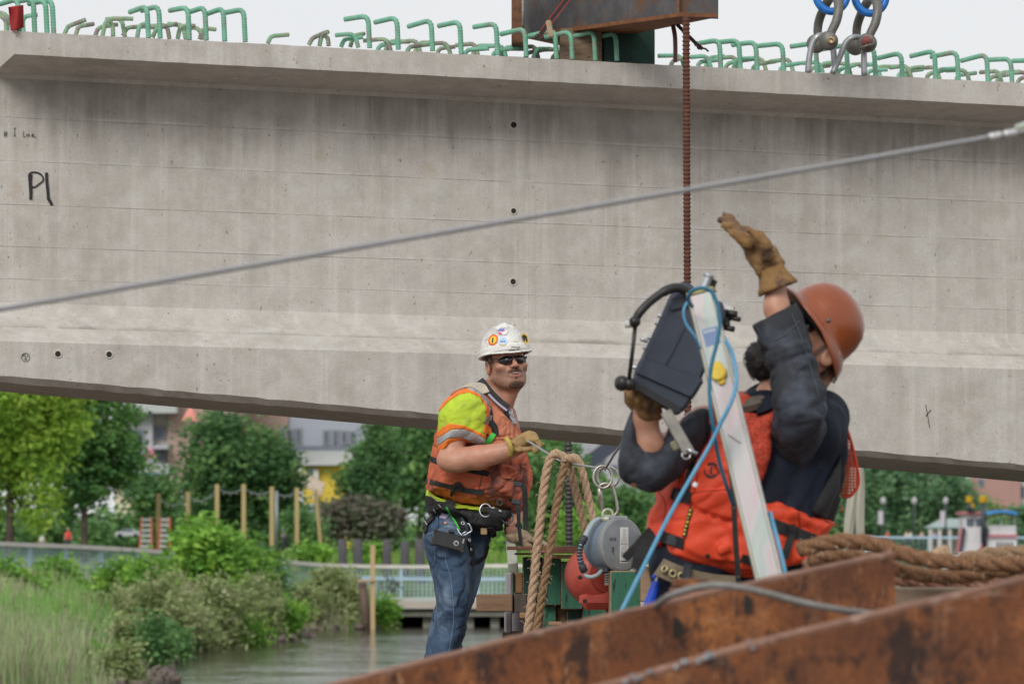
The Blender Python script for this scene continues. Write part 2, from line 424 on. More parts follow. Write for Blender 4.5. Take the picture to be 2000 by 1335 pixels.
rr = random.Random(9)
for pl in low[:99 - 0]:
    d = rr.uniform(.25, .75); x0 = pl[0][0]
    pl[0] = (x0, pl[0][1] + 6)
    rebar(pl, gtopD(x0) + d, .0118, M_rebar2 if rr.random() < .6 else M_rebar, name='low_rebar_hook', dvs=[0, 0, rr.uniform(-.05, .15)])

# formed holes in the web and flange
for (x, y, r) in ((1003, 244, 7), (1003, 412, 6), (1002, 550, 6.5), (113, 691, 6.5), (213, 692, 6.5)):
    D = gpt(x, 60, 163, .42 if y < 600 else .12)[1]
    c = P(x, y, D); ax = nrm(np.cross(P(2000, 0, GR) - P(0, 0, GL) - (P(2000, 0, GR) - P(0, 0, GL)) * V(0, 0, 1), V(0, 0, 1)))
    if ax[1] > 0: ax = -ax
    mb = MB(); rm = r * D / F_PX; mb.lathe(c, ax, [(rm * .8, .0015), (rm * 1.0, .004), (rm * 1.25, .0035), (rm * 1.35, .001)], 20)
    mb.build('hole_rim', mat('hole_rim', (.46, .43, .39), (.54, .51, .47), scale=90, rough=.9), girder, smooth=True)
    mb = MB(); mb.lathe(c, ax, [(0, .0025), (rm * .85, .0032)], 20); mb.build('form_tie_hole', M_hole, girder)

# handwriting in black marker on the web (thin raised ink strokes)
def ink(strokes, wd, name, off=.42):
    mb = MB()
    for st in strokes:
        pts = []
        for (x, y) in (catmull([V(a, b) for a, b in st], 5) if len(st) > 2 else [V(*p) for p in st]):
            D = gpt(x, 60, 163, off)[1] - .004; pts.append(P(x, y, D))
        mb.ribbon(pts, wd, .002, V(0, -1, 0))
    mb.build(name, M_mark, girder)
z = lambda px, py: (px / 6.667, 220 + py / 6.667)
ink([[z(412, 800), z(408, 900), z(405, 1030), z(398, 1130)], [z(398, 1130), z(385, 960), z(378, 860), z(380, 800), z(430, 775), z(510, 790), z(560, 840), z(555, 890), z(500, 935), z(460, 965), z(415, 972)],
     ], .008, 'painted_mark')
ink([[z(400, 800), z(396, 900), z(404, 1010), z(400, 1130)], [z(605, 780), z(610, 900), z(622, 1020), z(630, 1125)], [z(630, 1120), z(655, 1160), z(678, 1205)]], .0155, 'painted_mark')
ink([[z(56, 240), z(60, 318)], [z(82, 238), z(84, 315)], [z(48, 268), z(96, 264)], [z(50, 290), z(95, 286)], [z(192, 200), z(190, 300)], [z(180, 205), z(206, 195)],
     [z(176, 302), z(206, 298)], [z(306, 245), z(308, 312), z(330, 312)], [z(345, 282), z(346, 310)], [z(362, 312), z(362, 285), z(378, 282), z(384, 312)],
     [z(412, 300), z(438, 292), z(436, 278), z(420, 280), z(412, 300), z(430, 316), z(470, 316)]], .0022, 'marker_writing')
zz = [(50 + 8 * math.cos(t * .63), 697 + 8 * math.sin(t * .63)) for t in range(11)]
ink([zz, [(45, 696), (45, 692), (48, 692)], [(49, 692), (49, 697), (52, 697)], [(54, 692), (54, 697)], [(47, 701), (51, 700), (52, 703)]], .002, 'marker_writing', off=.12)
ink([[(1808, 790), (1812, 812), (1816, 835)], [(1808, 812), (1818, 800)]], .003, 'marker_writing', off=.12)

# red flag tied on the first rebars
mb = MB(); n = 12
for i in range(n + 1):
    for j in range(n + 1):
        u, v = i / n, j / n
        xx = 19 + 26 * u + 2 * v - 3 * (1 - v) * (1 - u); yy = 14 - 4 * u + (46 + 2 * math.sin(u * 5)) * v
        mb.v.append(tuple(P(xx, yy, 21.02 + .03 * math.sin(u * 7 + v * 2)))) 
mb.f = [(i * (n + 1) + j, (i + 1) * (n + 1) + j, (i + 1) * (n + 1) + j + 1, i * (n + 1) + j + 1) for i in range(n) for j in range(n)]; mb.m = [0] * len(mb.f)
fl = mb.build('warning_flag', mat('flag_red', (.45, .03, .03), (.33, .02, .02), scale=14, rough=.7, trans=.3), smooth=True)
tag(fl, 'small red cloth flag tied to the green rebar at the girder end', 'flag')
sm = fl.modifiers.new('thick', 'SOLIDIFY'); sm.thickness = .002

# ------------------------------------------------------------------ rusty spreader beam, blocks, straps on top of the girder
M_rust = mat('rust_mill', (.055, .052, .055), (.10, .098, .10), scale=9, rough=.75, c3=(.13, .06, .032), s3=7, lo3=.53, hi3=.68, bump=.3, bscale=90, bdist=.003)
M_rustd = mat('rust_dark', (.10, .042, .022), (.17, .075, .035), scale=22, rough=.85, bump=.5, bscale=110, bdist=.003, c3=(.05, .03, .025), s3=30)
M_rusto = mat('rust_orange', (.22, .085, .03), (.13, .05, .022), scale=26, rough=.85, bump=.4, bscale=120, bdist=.003)
D1, D2 = 22.3, 21.2
sb = thing('steel_beam', 'rusty dark steel H-beam resting across the girder on timber blocks, top edge of the photo', 'steel beam', P(1215, 60, 22))
def hxp(p): 
    m = MB(); m.hexa(p); return m
def slab(corners, D_a, D_b, th, name, m, parent, ax=V(0, 1, 0)):
    """corners: 4 photo px (clockwise); depth goes D_a (left) to D_b (right); thickness th along ax"""
    xs = [c[0] for c in corners]; x0, x1 = min(xs), max(xs)
    pts = [P(x, y, D_a + (D_b - D_a) * (x - x0) / (x1 - x0 + 1e-9)) for x, y in corners]
    mb = MB(); mb.prism(pts, ax * th); return mb.build(name, m, parent)
slab([(1022, -60), (1326, -60), (1326, 33), (1022, 70)], 22.6, 21.3, .02, 'beam_web', M_rust, sb)
slab([(1326, -60), (1403, -60), (1403, 36), (1326, 33)], 21.24, 21.30, .03, 'end_plate', M_rust, sb)
slab([(1322.5, -60), (1327, -60), (1327, 34), (1322.5, 34)], 21.2, 21.2, .03, 'plate_edge', M_rusto, sb)
# bottom flange: a plate that runs back from the end plate
a, b = P(1326, 34, 21.2), P(1022, 74, 22.5); u = V(.06, 0, 0)
mb = MB(); w1 = V(.0, .42, 0); t = V(0, 0, .02)
mb.hexa([a - V(.0, .03, 0), a + V(.17, .02, 0), a + V(.22, .42, 0), b + w1, a - V(0, .03, 0) + t, a + V(.17, .02, 0) + t, a + V(.22, .42, 0) + t, b + w1 + t])
mb = MB(); mb.hexa([b, a + V(0, -.03, 0), a + V(.20, .0, 0), b + V(.25, .42, 0), b + t, a + V(0, -.03, 0) + t, a + V(.20, 0, 0) + t, b + V(.25, .42, 0) + t])
mb.build('bottom_flange', M_rusto, sb)
slab([(999, -60), (1024, -60), (1024, 82), (999, 82)], 22.0, 22.0, .4, 'column_flange', M_rustd, sb)
mb = MB(); mb.tube([P(1021, -60, 21.98), P(1021.5, 10, 21.98), P(1021, 50, 21.98)], .008, 8); mb.build('weld_seam', mat('weld', (.35, .34, .33), (.12, .11, .1), scale=60, rough=.6), sb, smooth=True)

M_green = mat('green_paint', (.015, .085, .05), (.03, .15, .085), scale=5, rough=.75, bump=.5, bscale=60, bdist=.004, stretch=(3, 3, .6), c3=(.006, .02, .014), s3=16, lo3=.6, hi3=.66)
M_greend = mat('green_paint_dark', (.006, .030, .021), (.011, .048, .032), scale=6, rough=.75, bump=.5, bscale=60, bdist=.004, c3=(.004, .012, .01), s3=14, lo3=.62, hi3=.7)
M_timber = mat('old_timber', (.13, .085, .055), (.21, .15, .10), scale=5, rough=.9, stretch=(1.5, 1.5, 10), bump=.6, bscale=30, bdist=.004, c3=(.05, .032, .022), s3=9, lo3=.56, hi3=.66)
M_timberl = mat('light_timber', (.30, .21, .13), (.22, .145, .085), scale=5, rough=.9, stretch=(1, 1, 9), bump=.5, bscale=30, bdist=.003, c3=(.12, .08, .05), s3=9, lo3=.6, hi3=.7)
M_timberg = mat('grey_timber', (.15, .12, .10), (.22, .185, .16), scale=6, rough=.95, stretch=(6, 1, 1), bump=.6, bscale=30, bdist=.004, c3=(.06, .045, .04), s3=16, lo3=.6, hi3=.7)
def block(px0, py0, px1, py1, D, dep, m, name, label, cat='timber block', group=None, bev=.006, faces=None, parent=None):
    a, b = P(px0, py1, D), P(px1, py0, D)
    mb = MB(); mb.box(((a[0] + b[0]) / 2, D + dep / 2, (a[2] + b[2]) / 2), (abs(b[0] - a[0]), dep, abs(b[2] - a[2])), bev=bev)
    mats = [m] if not faces else [m, faces]
    o = mb.build(name, mats, parent)
    if faces:   # painted end: the face towards the viewer
        for p in o.data.polygons:
            if p.normal.y < -.7: p.material_index = 1
    if parent is None: tag(o, label, cat, group)
    return o
block(1094, 56, 1176, 124, 22.06, .45, M_timber, 'timber_block', 'weathered bare brown timber block under the rusty beam on the girder')
block(1178, 57, 1279, 128, 22.10, .45, M_greend, 'timber_block', 'dark green painted timber block under the rusty beam on the girder')
def strap(pts, wd, D, name, label, edge=True, dv=None):
    t = thing(name, label, 'strap', P(pts[-1][0], pts[-1][1], D))
    path = catmull([P(x, y, D + (dv[i] if dv else 0)) for i, (x, y) in enumerate(pts)], 6)
    mb = MB(); mb.ribbon(path, wd, .003, V(0, -1, 0)); mb.build('webbing', mat('strap_black', (.018, .017, .018), (.03, .028, .03), scale=80, rough=.8), t)
    if edge:
        for s in (-1, 1):
            T, _, _ = frames(path); mb = MB(); mb.ribbon([p + nrm(np.cross(T[i], V(0, -1, 0))) * s * wd * .47 + V(0, -.003, 0) for i, p in enumerate(path)], wd * .14, .002, V(0, -1, 0))
            mb.build('strap_edge', mat('strap_red', (.42, .05, .04), rough=.8), t)
    return t
s1 = strap([(1112, -6), (1090, 22), (1070, 48), (1052, 74)], .026, 21.55, 'ratchet_strap', 'black strap with red edges hanging over the rusty beam beside the column')
mb = MB(); mb.box(P(1074, 57, 21.5), (.03, .02, .09), (nrm(V(1, 0, .2)), V(0, 1, 0), nrm(V(-.2, 0, 1))), .005); mb.build('wear_pad', mat('pad_tan', (.45, .36, .24), (.3, .22, .14), scale=40, rough=.9), s1)
mb = MB(); mb.tube(catmull([P(x, y, 21.5) for x, y in ((1046, 74), (1048, 68), (1056, 70), (1055, 77), (1046, 77))], 5), .004, 8); mb.build('hook', mat('black_steel', (.02, .02, .02), rough=.5), s1, smooth=True)
strap([(1314, 48), (1318, 70), (1319, 95), (1319, 122)], .022, 21.4, 'ratchet_strap', 'black strap hanging straight down just left of the rusty threaded rod')
s3 = strap([(1322, 48), (1340, 66), (1360, 86), (1372, 96)], .018, 21.42, 'ratchet_strap', 'black strap slanting down right past the rusty threaded rod to a wire hook')
mb = MB(); mb.tube(catmull([P(x, y, 21.4) for x, y in ((1360, 82), (1364, 95), (1376, 95), (1384, 101))], 6), .005, 8); mb.build('hook', MC['black_steel'], s3, smooth=True)

# ------------------------------------------------------------------ threaded rods
def rod(x0, y0, x1, y1, D, r, m, name, label, pitch=.017):
    a, b = P(x0, y0, D), P(x1, y1, D); L = np.linalg.norm(b - a); n = int(L / pitch) * 6
    mb = MB(); path = [a + (b - a) * i / n for i in range(n + 1)]
    prof = [.9, .88, .88, .9, 1.12, 1.12]
    mb.tube(path, lambda i, t: r * prof[i % 6], 14); o = mb.build(name, m, smooth=True); return tag(o, label, 'threaded rod')
rod(1340, 34, 1344, 900, 20.9, .0185, mat('rust_rod', (.07, .024, .014), (.125, .045, .026), scale=30, rough=.8, bump=.4, bscale=200, bdist=.002), 'threaded_rod', 'long rusty brown threaded steel rod hanging in front of the girder', pitch=.021)
rod(1110, 862, 1112, 1078, 20.2, .0185, mat('rod_black', (.022, .021, .022), (.05, .045, .042), scale=40, rough=.55), 'threaded_rod', 'short black threaded steel rod standing behind the hanging manila ropes', pitch=.021)

# ------------------------------------------------------------------ shackles
M_galv = mat('shackle_grey', (.13, .125, .11), (.2, .19, .175), scale=12, rough=.55, metal=.4, c3=(.08, .07, .055), s3=25, bump=.2, bscale=120, bdist=.002)
M_blue = mat('shackle_blue', (.01, .14, .48), (.02, .19, .58), scale=20, rough=.4, c3=(.12, .2, .3), s3=40, lo3=.66, hi3=.7)
M_pipe = mat('lift_loop', (.42, .43, .45), (.30, .31, .33), scale=30, rough=.4, metal=.5)
for k, (ox, oy, D) in enumerate(((0, 0, 21.9), (76, 4, 22.0))):
    t = thing('bow_shackle', ['grey bow shackle with round pin head, left one of two above the girder', 'grey bow shackle with dull red nut, right one of two above the girder'][k], 'shackle', P(1615 + ox, 90 + oy, D), group='shackles lifting the girder')
    q = lambda x, y, d=0: P(x + ox, y + oy, D + d)
    mb = MB(); mb.tube(catmull([q(1600, 84, .2), q(1597, 62, .2), q(1600, 40, .18), q(1610, 15, .12), q(1622, -4, .05), q(1634, -4, -.02), q(1638, 15, -.08), q(1634, 40, -.1), q(1624, 62, -.1), q(1620, 76, -.1)], 6), lambda i, tt: .022 + .004 * math.sin(tt * 3.14), 14)
    mb.build('bow', M_galv, t, smooth=True)
    mb = MB(); mb.lathe(q(1618, 80, -.12), (-.25, -1, 0), [(0, -.03), (.042, -.028), (.05, -.018), (.05, .018), (.042, .028), (0, .03)], 26)
    mb.build('shackle_eye', M_galv, t, smooth=True); mb = MB()
    mb.lathe(q(1594, 86, .2), (-.25, -1, 0), [(0, -.03), (.042, -.028), (.05, -.018), (.05, .018), (.042, .028), (0, .03)], 26); mb.build('shackle_eye', M_galv, t, smooth=True)
    mb = MB()
    if k == 0:
        mb.lathe(q(1624, 79, -.16), (-.25, -1, 0), [(.0, .006), (.008, .006), (.010, .010), (.018, .010), (.02, 0)], 20); m_ = mat('pin_brass', (.5, .36, .2), (.3, .2, .1), scale=80, rough=.4, metal=.6)
    else:
        mb.lathe(q(1617, 78, -.17), (-.1, -1, .35), [(0, -.02), (.026, -.02), (.03, 0), (.02, .03), (0, .035)], 20); m_ = mat('nut_red', (.2, .06, .055), rough=.6)
    mb.build('pin', m_, t, smooth=True)
    if k == 1:
        mb = MB(); mb.tube([q(1604, 91, -.2), q(1616, 86, -.24), q(1631, 82, -.2)], .008, 10); mb.build('pin_bar', M_galv, t, smooth=True)
    r = thing('lifting_ring', ['blue steel lifting ring through the left shackle', 'blue steel lifting ring through the right shackle'][k], 'ring', q(1624, -20, 0), group='blue rings of the lifting sling')
    mb = MB(); mb.torus(q(1624, -13, 0), (.12, -1, .1), .1, .021, 40, 14, sx=.84, u=(1, 0, 0)); mb.build('ring', M_blue, r, smooth=True)
for i, pl in enumerate(([(1578, 142), (1581, 110), (1588, 84), (1600, 70), (1612, 72), (1626, 90), (1631, 140)], [(1626, 144), (1640, 112), (1652, 84), (1668, 73), (1682, 78), (1687, 100), (1688, 148)])):
    mb = MB(); mb.tube(catmull([P(x, y, 21.9 + .05 * (j > 3)) for j, (x, y) in enumerate(pl)], 7), .0165, 14); mb.build('lifting_loop', M_pipe, girder, smooth=True)
# ================================================================== BACKGROUND
def smooth01(t): t = np.clip(t, 0, 1); return t * t * (3 - 2 * t)
SH_D = [0, 55, 69, 80, 93, 100, 104, 108, 112, 116, 119, 122, 126, 130, 134, 300, 420, 700]
SH_X = [-9, -7.4, -5.9, -7.0, -7.4, -6.5, -5.6, -5.5, -6.0, -6.8, -3.9, -3.6, -4.5, 1, 10, 26, 32, 60]
def inland(X, D): return np.interp(D, SH_D, SH_X) - X
def land_h(X, D):
    i = inland(X, D); top = np.interp(D, [60, 100, 118, 130, 160, 400, 2000], [.62, .72, 1.0, 1.6, 1.8, 2.2, 6])
    return -.5 + (top + .5) * smooth01((i + 1.2) / 5.5) + .08 * np.sin(X * 1.7 + D * .8) * smooth01(i / 4)
M_soil = mat('bank_grass', (.055, .10, .022), (.10, .15, .035), scale=.35, rough=.95, c3=(.14, .12, .07), s3=.9, lo3=.56, hi3=.7, bump=.4, bscale=6, bdist=.08)
xs = np.concatenate([np.linspace(-900, -60, 16)[:-1], np.linspace(-60, 40, 121), np.linspace(40, 80, 5)[1:]])
ds = np.concatenate([np.linspace(50, 140, 111), np.linspace(140, 420, 50)[1:], np.linspace(420, 2500, 12)[1:]])
XX, DD = np.meshgrid(xs, ds); ZZ = land_h(XX, DD)
vs = np.stack([XX.ravel(), DD.ravel(), ZZ.ravel()], 1); nx = len(xs)
fs = [(j * nx + i, j * nx + i + 1, (j + 1) * nx + i + 1, (j + 1) * nx + i) for j in range(len(ds) - 1) for i in range(nx - 1)]
tag(_mesh('riverbank', vs, fs, M_soil, None, (0, 0, 0), True), 'grassy park bank rising behind the marsh and the walkway', None, None, 'structure')
# far quay across the river
mb = MB(); mb.box((180, 1040, -.1), (560, 1160, 3.6)); tag(mb.build('far_quay', mat('quay_ground', (.20, .2, .17), (.13, .15, .09), scale=.05, rough=.95)), None, None, None, 'structure')
# river
def water_mat():
    m = bpy.data.materials.new('river_water'); m.use_nodes = True; n = m.node_tree.nodes; L = m.node_tree.links; b = n['Principled BSDF']
    b.inputs['Base Color'].default_value = (.055, .055, .035, 1); b.inputs['Roughness'].default_value = .09; b.inputs['IOR'].default_value = 1.33
    tcn = n.new('ShaderNodeTexCoord'); bp = None
    for sc, st, di in ((1.1, (1, .6, 1), .05), (5, (1, .5, 1), .022), (.28, (1, .6, 1), .1)):
        mp = n.new('ShaderNodeMapping'); mp.inputs['Scale'].default_value = st; L.new(tcn.outputs['Object'], mp.inputs[0])
        t = n.new('ShaderNodeTexNoise'); t.inputs['Scale'].default_value = sc; t.inputs['Detail'].default_value = 3; L.new(mp.outputs[0], t.inputs['Vector'])
        q = n.new('ShaderNodeBump'); q.inputs['Strength'].default_value = 1; q.inputs['Distance'].default_value = di; L.new(t.outputs['Fac'], q.inputs['Height'])
        if bp: L.new(bp.outputs[0], q.inputs['Normal'])
        bp = q
    L.new(bp.outputs[0], b.inputs['Normal']); return m
mb = MB(); mb.quad((-900, -60, 0), (900, -60, 0), (900, 2600, 0), (-900, 2600, 0)); tag(mb.build('river_water', water_mat(), loc=(0, 0, 0)), None, None, None, 'structure')

# ---------------------------------------------------------------- foliage
def leafmat(name, a, b, c=None, sc=.5):
    a, b, c = [None if k is None else tuple(min(.62, v * 1.42) for v in k) for k in (a, b, c)]
    return mat(name, a, b, scale=sc, rough=.6, lo=.4, hi=.62, c3=c, s3=sc * 2.2, lo3=.52, hi3=.66, trans=.35, detail=3, spec=.25)
L_light = leafmat('leaf_light', (.15, .27, .035), (.26, .40, .06), (.36, .47, .08), .7)
L_dark = leafmat('leaf_dark', (.055, .14, .045), (.11, .225, .065), (.18, .30, .085), .6)
L_deep = leafmat('leaf_deep', (.048, .115, .045), (.09, .18, .062), (.15, .25, .08), .5)
L_mid = leafmat('leaf_mid', (.07, .155, .055), (.12, .23, .075), (.19, .31, .10), .5)
L_plum = leafmat('leaf_plum', (.12, .11, .085), (.16, .16, .115), (.09, .15, .07), .7)
L_bush = leafmat('leaf_bush', (.10, .22, .035), (.18, .35, .055), (.29, .46, .08), .9)
L_olive = leafmat('leaf_olive', (.17, .215, .085), (.26, .30, .135), (.36, .37, .22), .9)
L_far = leafmat('leaf_far', (.085, .17, .085), (.13, .235, .11), (.19, .30, .14), .12)
M_bark = mat('bark', (.06, .045, .035), (.1, .08, .06), scale=3, rough=.95)
def leaves(rs, cents, rads, n, size, flat=.35, hang=0):
    """n leaf quads scattered in clumps through a set of ellipsoids"""
    cents = np.array(cents, float); rads = np.array(rads, float); vol = rads.prod(1) ** .75; pr = vol / vol.sum()
    nc = max(8, n // 14); k = rs.choice(len(cents), nc, p=pr)
    d = rs.normal(size=(nc, 3)); d /= np.linalg.norm(d, axis=1)[:, None]; r = rs.uniform(.25, 1.0, nc) ** .45
    cc = cents[k] + d * r[:, None] * rads[k] * rs.uniform(.85, 1.12, nc)[:, None]
    cl = cc[rs.integers(0, nc, n)] + rs.normal(size=(n, 3)) * size * np.array([1.5, 1.5, 1.0 + hang])
    a = rs.normal(size=(n, 3)); a[:, 2] *= flat; a[:, 2] -= hang; a /= np.linalg.norm(a, axis=1)[:, None]
    b = np.cross(a, rs.normal(size=(n, 3))); b /= np.linalg.norm(b, axis=1)[:, None]
    s = size * rs.uniform(.6, 1.25, n)[:, None]; A = a * s * (.75 + .5 * hang); B = b * s * .42
    q = np.stack([cl - A, cl + B, cl + A, cl - B], 1).reshape(-1, 3); return q
def leafmesh(name, q, m, parent):
    f = np.arange(len(q)).reshape(-1, 4); return _mesh(name, q, f, m, parent, None, False)
def tree(x, ytop, ybase, wpx, D, m, seed, label, name='tree', cat='tree', n=5200, size=None, lobes=9, base_frac=.16, hang=0, cone=False, group='park trees behind the walkway', trunk=True, lean=0):
    rs = np.random.default_rng(seed); b = P(x, ybase, D); top = P(x, ytop, D); Hh = top[2] - b[2]; W = wpx * D / F_PX
    size = size or max(.12, W * .055)
    t = thing(name, label, cat, b, group)
    cents, rads = [], []
    for i in range(lobes):
        f = (i + .5) / lobes; z = base_frac + (1 - base_frac) * (.12 + .8 * f)
        prof = (1.02 - .82 * f) if cone else math.sin(math.pi * (.16 + .74 * f)) ** .7
        rr = W * .5 * prof * rs.uniform(.42, .6); off = W * .5 * prof - rr * .8; an = rs.uniform(0, 6.28) + i * 2.4
        cents.append(b + V(math.cos(an) * off + lean * z, math.sin(an) * off, z * Hh)); rads.append((rr * 1.1, rr * 1.1, max(Hh * .13, rr * .8)))
    for z, k in ((.35, .36), (.55, .42), (.75, .3)):
        cents.append(b + V(0, 0, Hh * (base_frac + (1 - base_frac) * z))); kk = k * (1.3 - z if cone else 1) ; rads.append((W * kk, W * kk, Hh * .2))
    leafmesh('crown', leaves(rs, cents, rads, n, size, hang=hang), m, t)
    if trunk:
        mb = MB(); r0 = max(.1, W * .03); pts = [b + V(0, 0, -.6), b + V(0, 0, Hh * .18), b + V(W * .02, 0, Hh * .45), b + V(W * .01, 0, Hh * .8)]
        mb.tube(catmull(pts, 4), lambda i, tt: r0 * (1.15 - tt), 9)
        for j in range(5):
            c = cents[j]; s0 = b + V(W * .01, 0, Hh * (.2 + .1 * j)); mb.tube(catmull([s0, (s0 + c) / 2 + V(0, 0, -.05 * Hh), c], 3), lambda i, tt: r0 * (.5 - .38 * tt), 6)
        mb.build('trunk', M_bark, t, smooth=True)
    return t
# left park trees
tree(20, 500, 1075, 300, 118, L_light, 1, 'bright yellow green drooping tree at the far left behind the walkway', n=30000, size=.12, lobes=20, hang=.6, base_frac=.06)
tree(-110, 480, 1080, 260, 122, L_light, 21, 'yellow green tree cut off by the left edge of the photo', n=5000, size=.2, lobes=12, hang=.8, base_frac=.08)
tree(165, 640, 1062, 225, 138, L_dark, 2, 'dark green broad tree just right of the bright yellow green one', n=20000, size=.15, lobes=18, base_frac=.05)
tree(300, 905, 1085, 120, 150, L_mid, 3, 'small young green tree beside the orange stepladders', n=2600, size=.17, lobes=7, base_frac=.1)
tree(452, 800, 1072, 240, 172, L_deep, 4, 'large round deep green tree behind the row of thin timber posts', n=20000, size=.19, lobes=18, base_frac=.06)
tree(555, 965, 1060, 70, 178, L_mid, 5, 'lower green tree at the right side of the large round one', n=3000, size=.2, lobes=7, base_frac=.1)
tree(732, 828, 1052, 150, 190, L_deep, 6, 'pointed dark blue green tree right of the yellow building', n=15000, size=.16, lobes=15, cone=True, base_frac=.3)
tree(820, 790, 1060, 190, 205, L_mid, 7, 'mid green tree seen between the pointed tree and the man in the orange vest', n=8000, size=.26, lobes=12, base_frac=.12)
tree(965, 800, 1065, 200, 215, L_mid, 8, 'mid green tree standing behind the man in the white hard hat', n=4000, size=.3, lobes=9, base_frac=.1)
tree(1075, 845, 1075, 170, 225, L_dark, 9, 'green tree seen behind the black threaded rod', n=6500, size=.28, lobes=10, base_frac=.1)
tree(1215, 945, 1075, 130, 240, L_mid, 10, 'low green tree behind the grey fall arrest reel', n=5500, size=.25, lobes=9, base_frac=.02)
tree(1135, 1000, 1080, 130, 200, L_bush, 31, 'low bright green tree below the gap behind the hanging ropes', n=3000, size=.22, lobes=7, base_frac=.02)
tree(1330, 900, 1080, 190, 250, L_mid, 11, 'green tree hidden mostly by the man in the brown hard hat', n=3000, size=.34, lobes=9, base_frac=.05)
def shrub(x, yt, yb, wpx, D, m, seed, label, n=1800, size=.12, name='bush', group='bushes on the river bank', hang=0, lobes=6):
    if D < 128: yb = 1080 + (H_CAM - float(land_h((x - 1000) * D / F_PX, D))) * F_PX / D
    return tree(x, yt, yb, wpx, D, m, seed, label, name=name, cat='bush', n=n, size=size, lobes=lobes, base_frac=0, group=group, trunk=False, hang=hang)
shrub(688, 974, 1050, 120, 186, L_plum, 12, 'dusky brown green shrub below the pointed dark tree', n=4500, size=.2, lobes=9)
shrub(745, 985, 1050, 70, 186, L_plum, 42, 'second dusky brown green shrub, nearer the man in jeans', n=2000, size=.2, lobes=7)
shrub(590, 1000, 1062, 90, 160, L_mid, 13, 'small green bush behind the leaning timber post', n=1800, size=.15)
shrub(415, 1015, 1138, 215, 106, L_bush, 14, 'large bright green spreading bush in front of the walkway', n=9000, size=.15, lobes=13)
shrub(120, 1085, 1150, 120, 98, L_bush, 15, 'low dark green bush under the left walkway railing', n=2600, size=.11)
shrub(20, 1090, 1185, 110, 90, L_bush, 16, 'dull green bush at the left edge of the photo', n=2600, size=.11)
shrub(300, 1080, 1160, 110, 98, L_bush, 17, 'yellow green bush at the left foot of the large bright one', n=2600, size=.11)
shrub(520, 1060, 1175, 130, 108, L_mid, 18, 'mid green bush right of the large bright one', n=3200, size=.12)
shrub(430, 1120, 1215, 170, 96, L_olive, 19, 'olive bush on the bank below the large bright bush', n=4200, size=.1, lobes=9)
shrub(300, 1120, 1220, 170, 90, L_olive, 20, 'brown green bush in the middle of the marsh', n=4200, size=.1, lobes=9)
shrub(450, 1185, 1262, 140, 97, L_bush, 22, 'green bush overhanging the water under the olive one', n=3200, size=.09)
shrub(550, 1165, 1250, 110, 104, L_bush, 23, 'rounded green bush at the tip of the marsh point', n=3200, size=.09)
shrub(660, 1110, 1225, 150, 119.5, L_olive, 24, 'olive and grey bush left of the wooden mooring post', n=4800, size=.11, lobes=9)
shrub(745, 1150, 1222, 60, 120.5, L_bush, 25, 'small green bush right of the wooden mooring post', n=1200, size=.1)
shrub(60, 1240, 1345, 150, 69, L_bush, 26, 'green shrub in the bottom left corner', n=2600, size=.07)
shrub(240, 1255, 1345, 90, 68.5, L_olive, 27, 'pale shrub on the near shore beside the water', n=2600, size=.07)
shrub(300, 1190, 1300, 90, 76, L_mid, 28, 'dark green shrub at the near bend of the shore', n=1800, size=.08)
shrub(620, 1068, 1098, 90, 133, L_bush, 29, 'low leafy bush behind the walkway, left of the grey bollards', n=1500, size=.12)
shrub(730, 1068, 1103, 60, 134, L_bush, 30, 'low leafy bush between two of the grey bollards', n=1200, size=.12)
shrub(905, 1030, 1100, 160, 140, L_bush, 32, 'low leafy bush behind the man in jeans', n=2000, size=.16)

def band(x0, x1, yt, yb, D, dd, m, n, size, seed, label, name='distant_woods'):
    rs = np.random.default_rng(seed); cents, rads = [], []
    k = int((x1 - x0) / 26)
    for i in range(k):
        x = x0 + (x1 - x0) * (i + rs.uniform(0, 1)) / k; top = yt + rs.uniform(0, .45) * (yb - yt); d = D + rs.uniform(0, dd)
        a, b = P(x, top, d), P(x, yb, d); cents.append((a + b) / 2); rads.append((26 * d / F_PX, 26 * d / F_PX, (a[2] - b[2]) / 2))
    tag(_mesh(name, leaves(rs, cents, rads, n, size), np.arange(n * 4).reshape(-1, 4), m, None, (0, 0, 0), False), label, None, None, 'stuff')
band(-260, 640, 985, 1090, 215, 30, L_mid, 26000, .3, 61, 'mass of green shrubs and trees beyond the park')
band(640, 1620, 1000, 1092, 262, 40, L_mid, 30000, .32, 62, 'low green woods beyond the park behind the man in jeans', 'distant_woods')
band(1400, 2080, 1015, 1090, 505, 10, L_far, 12000, .6, 63, 'green undergrowth along the far bank', 'distant_woods')
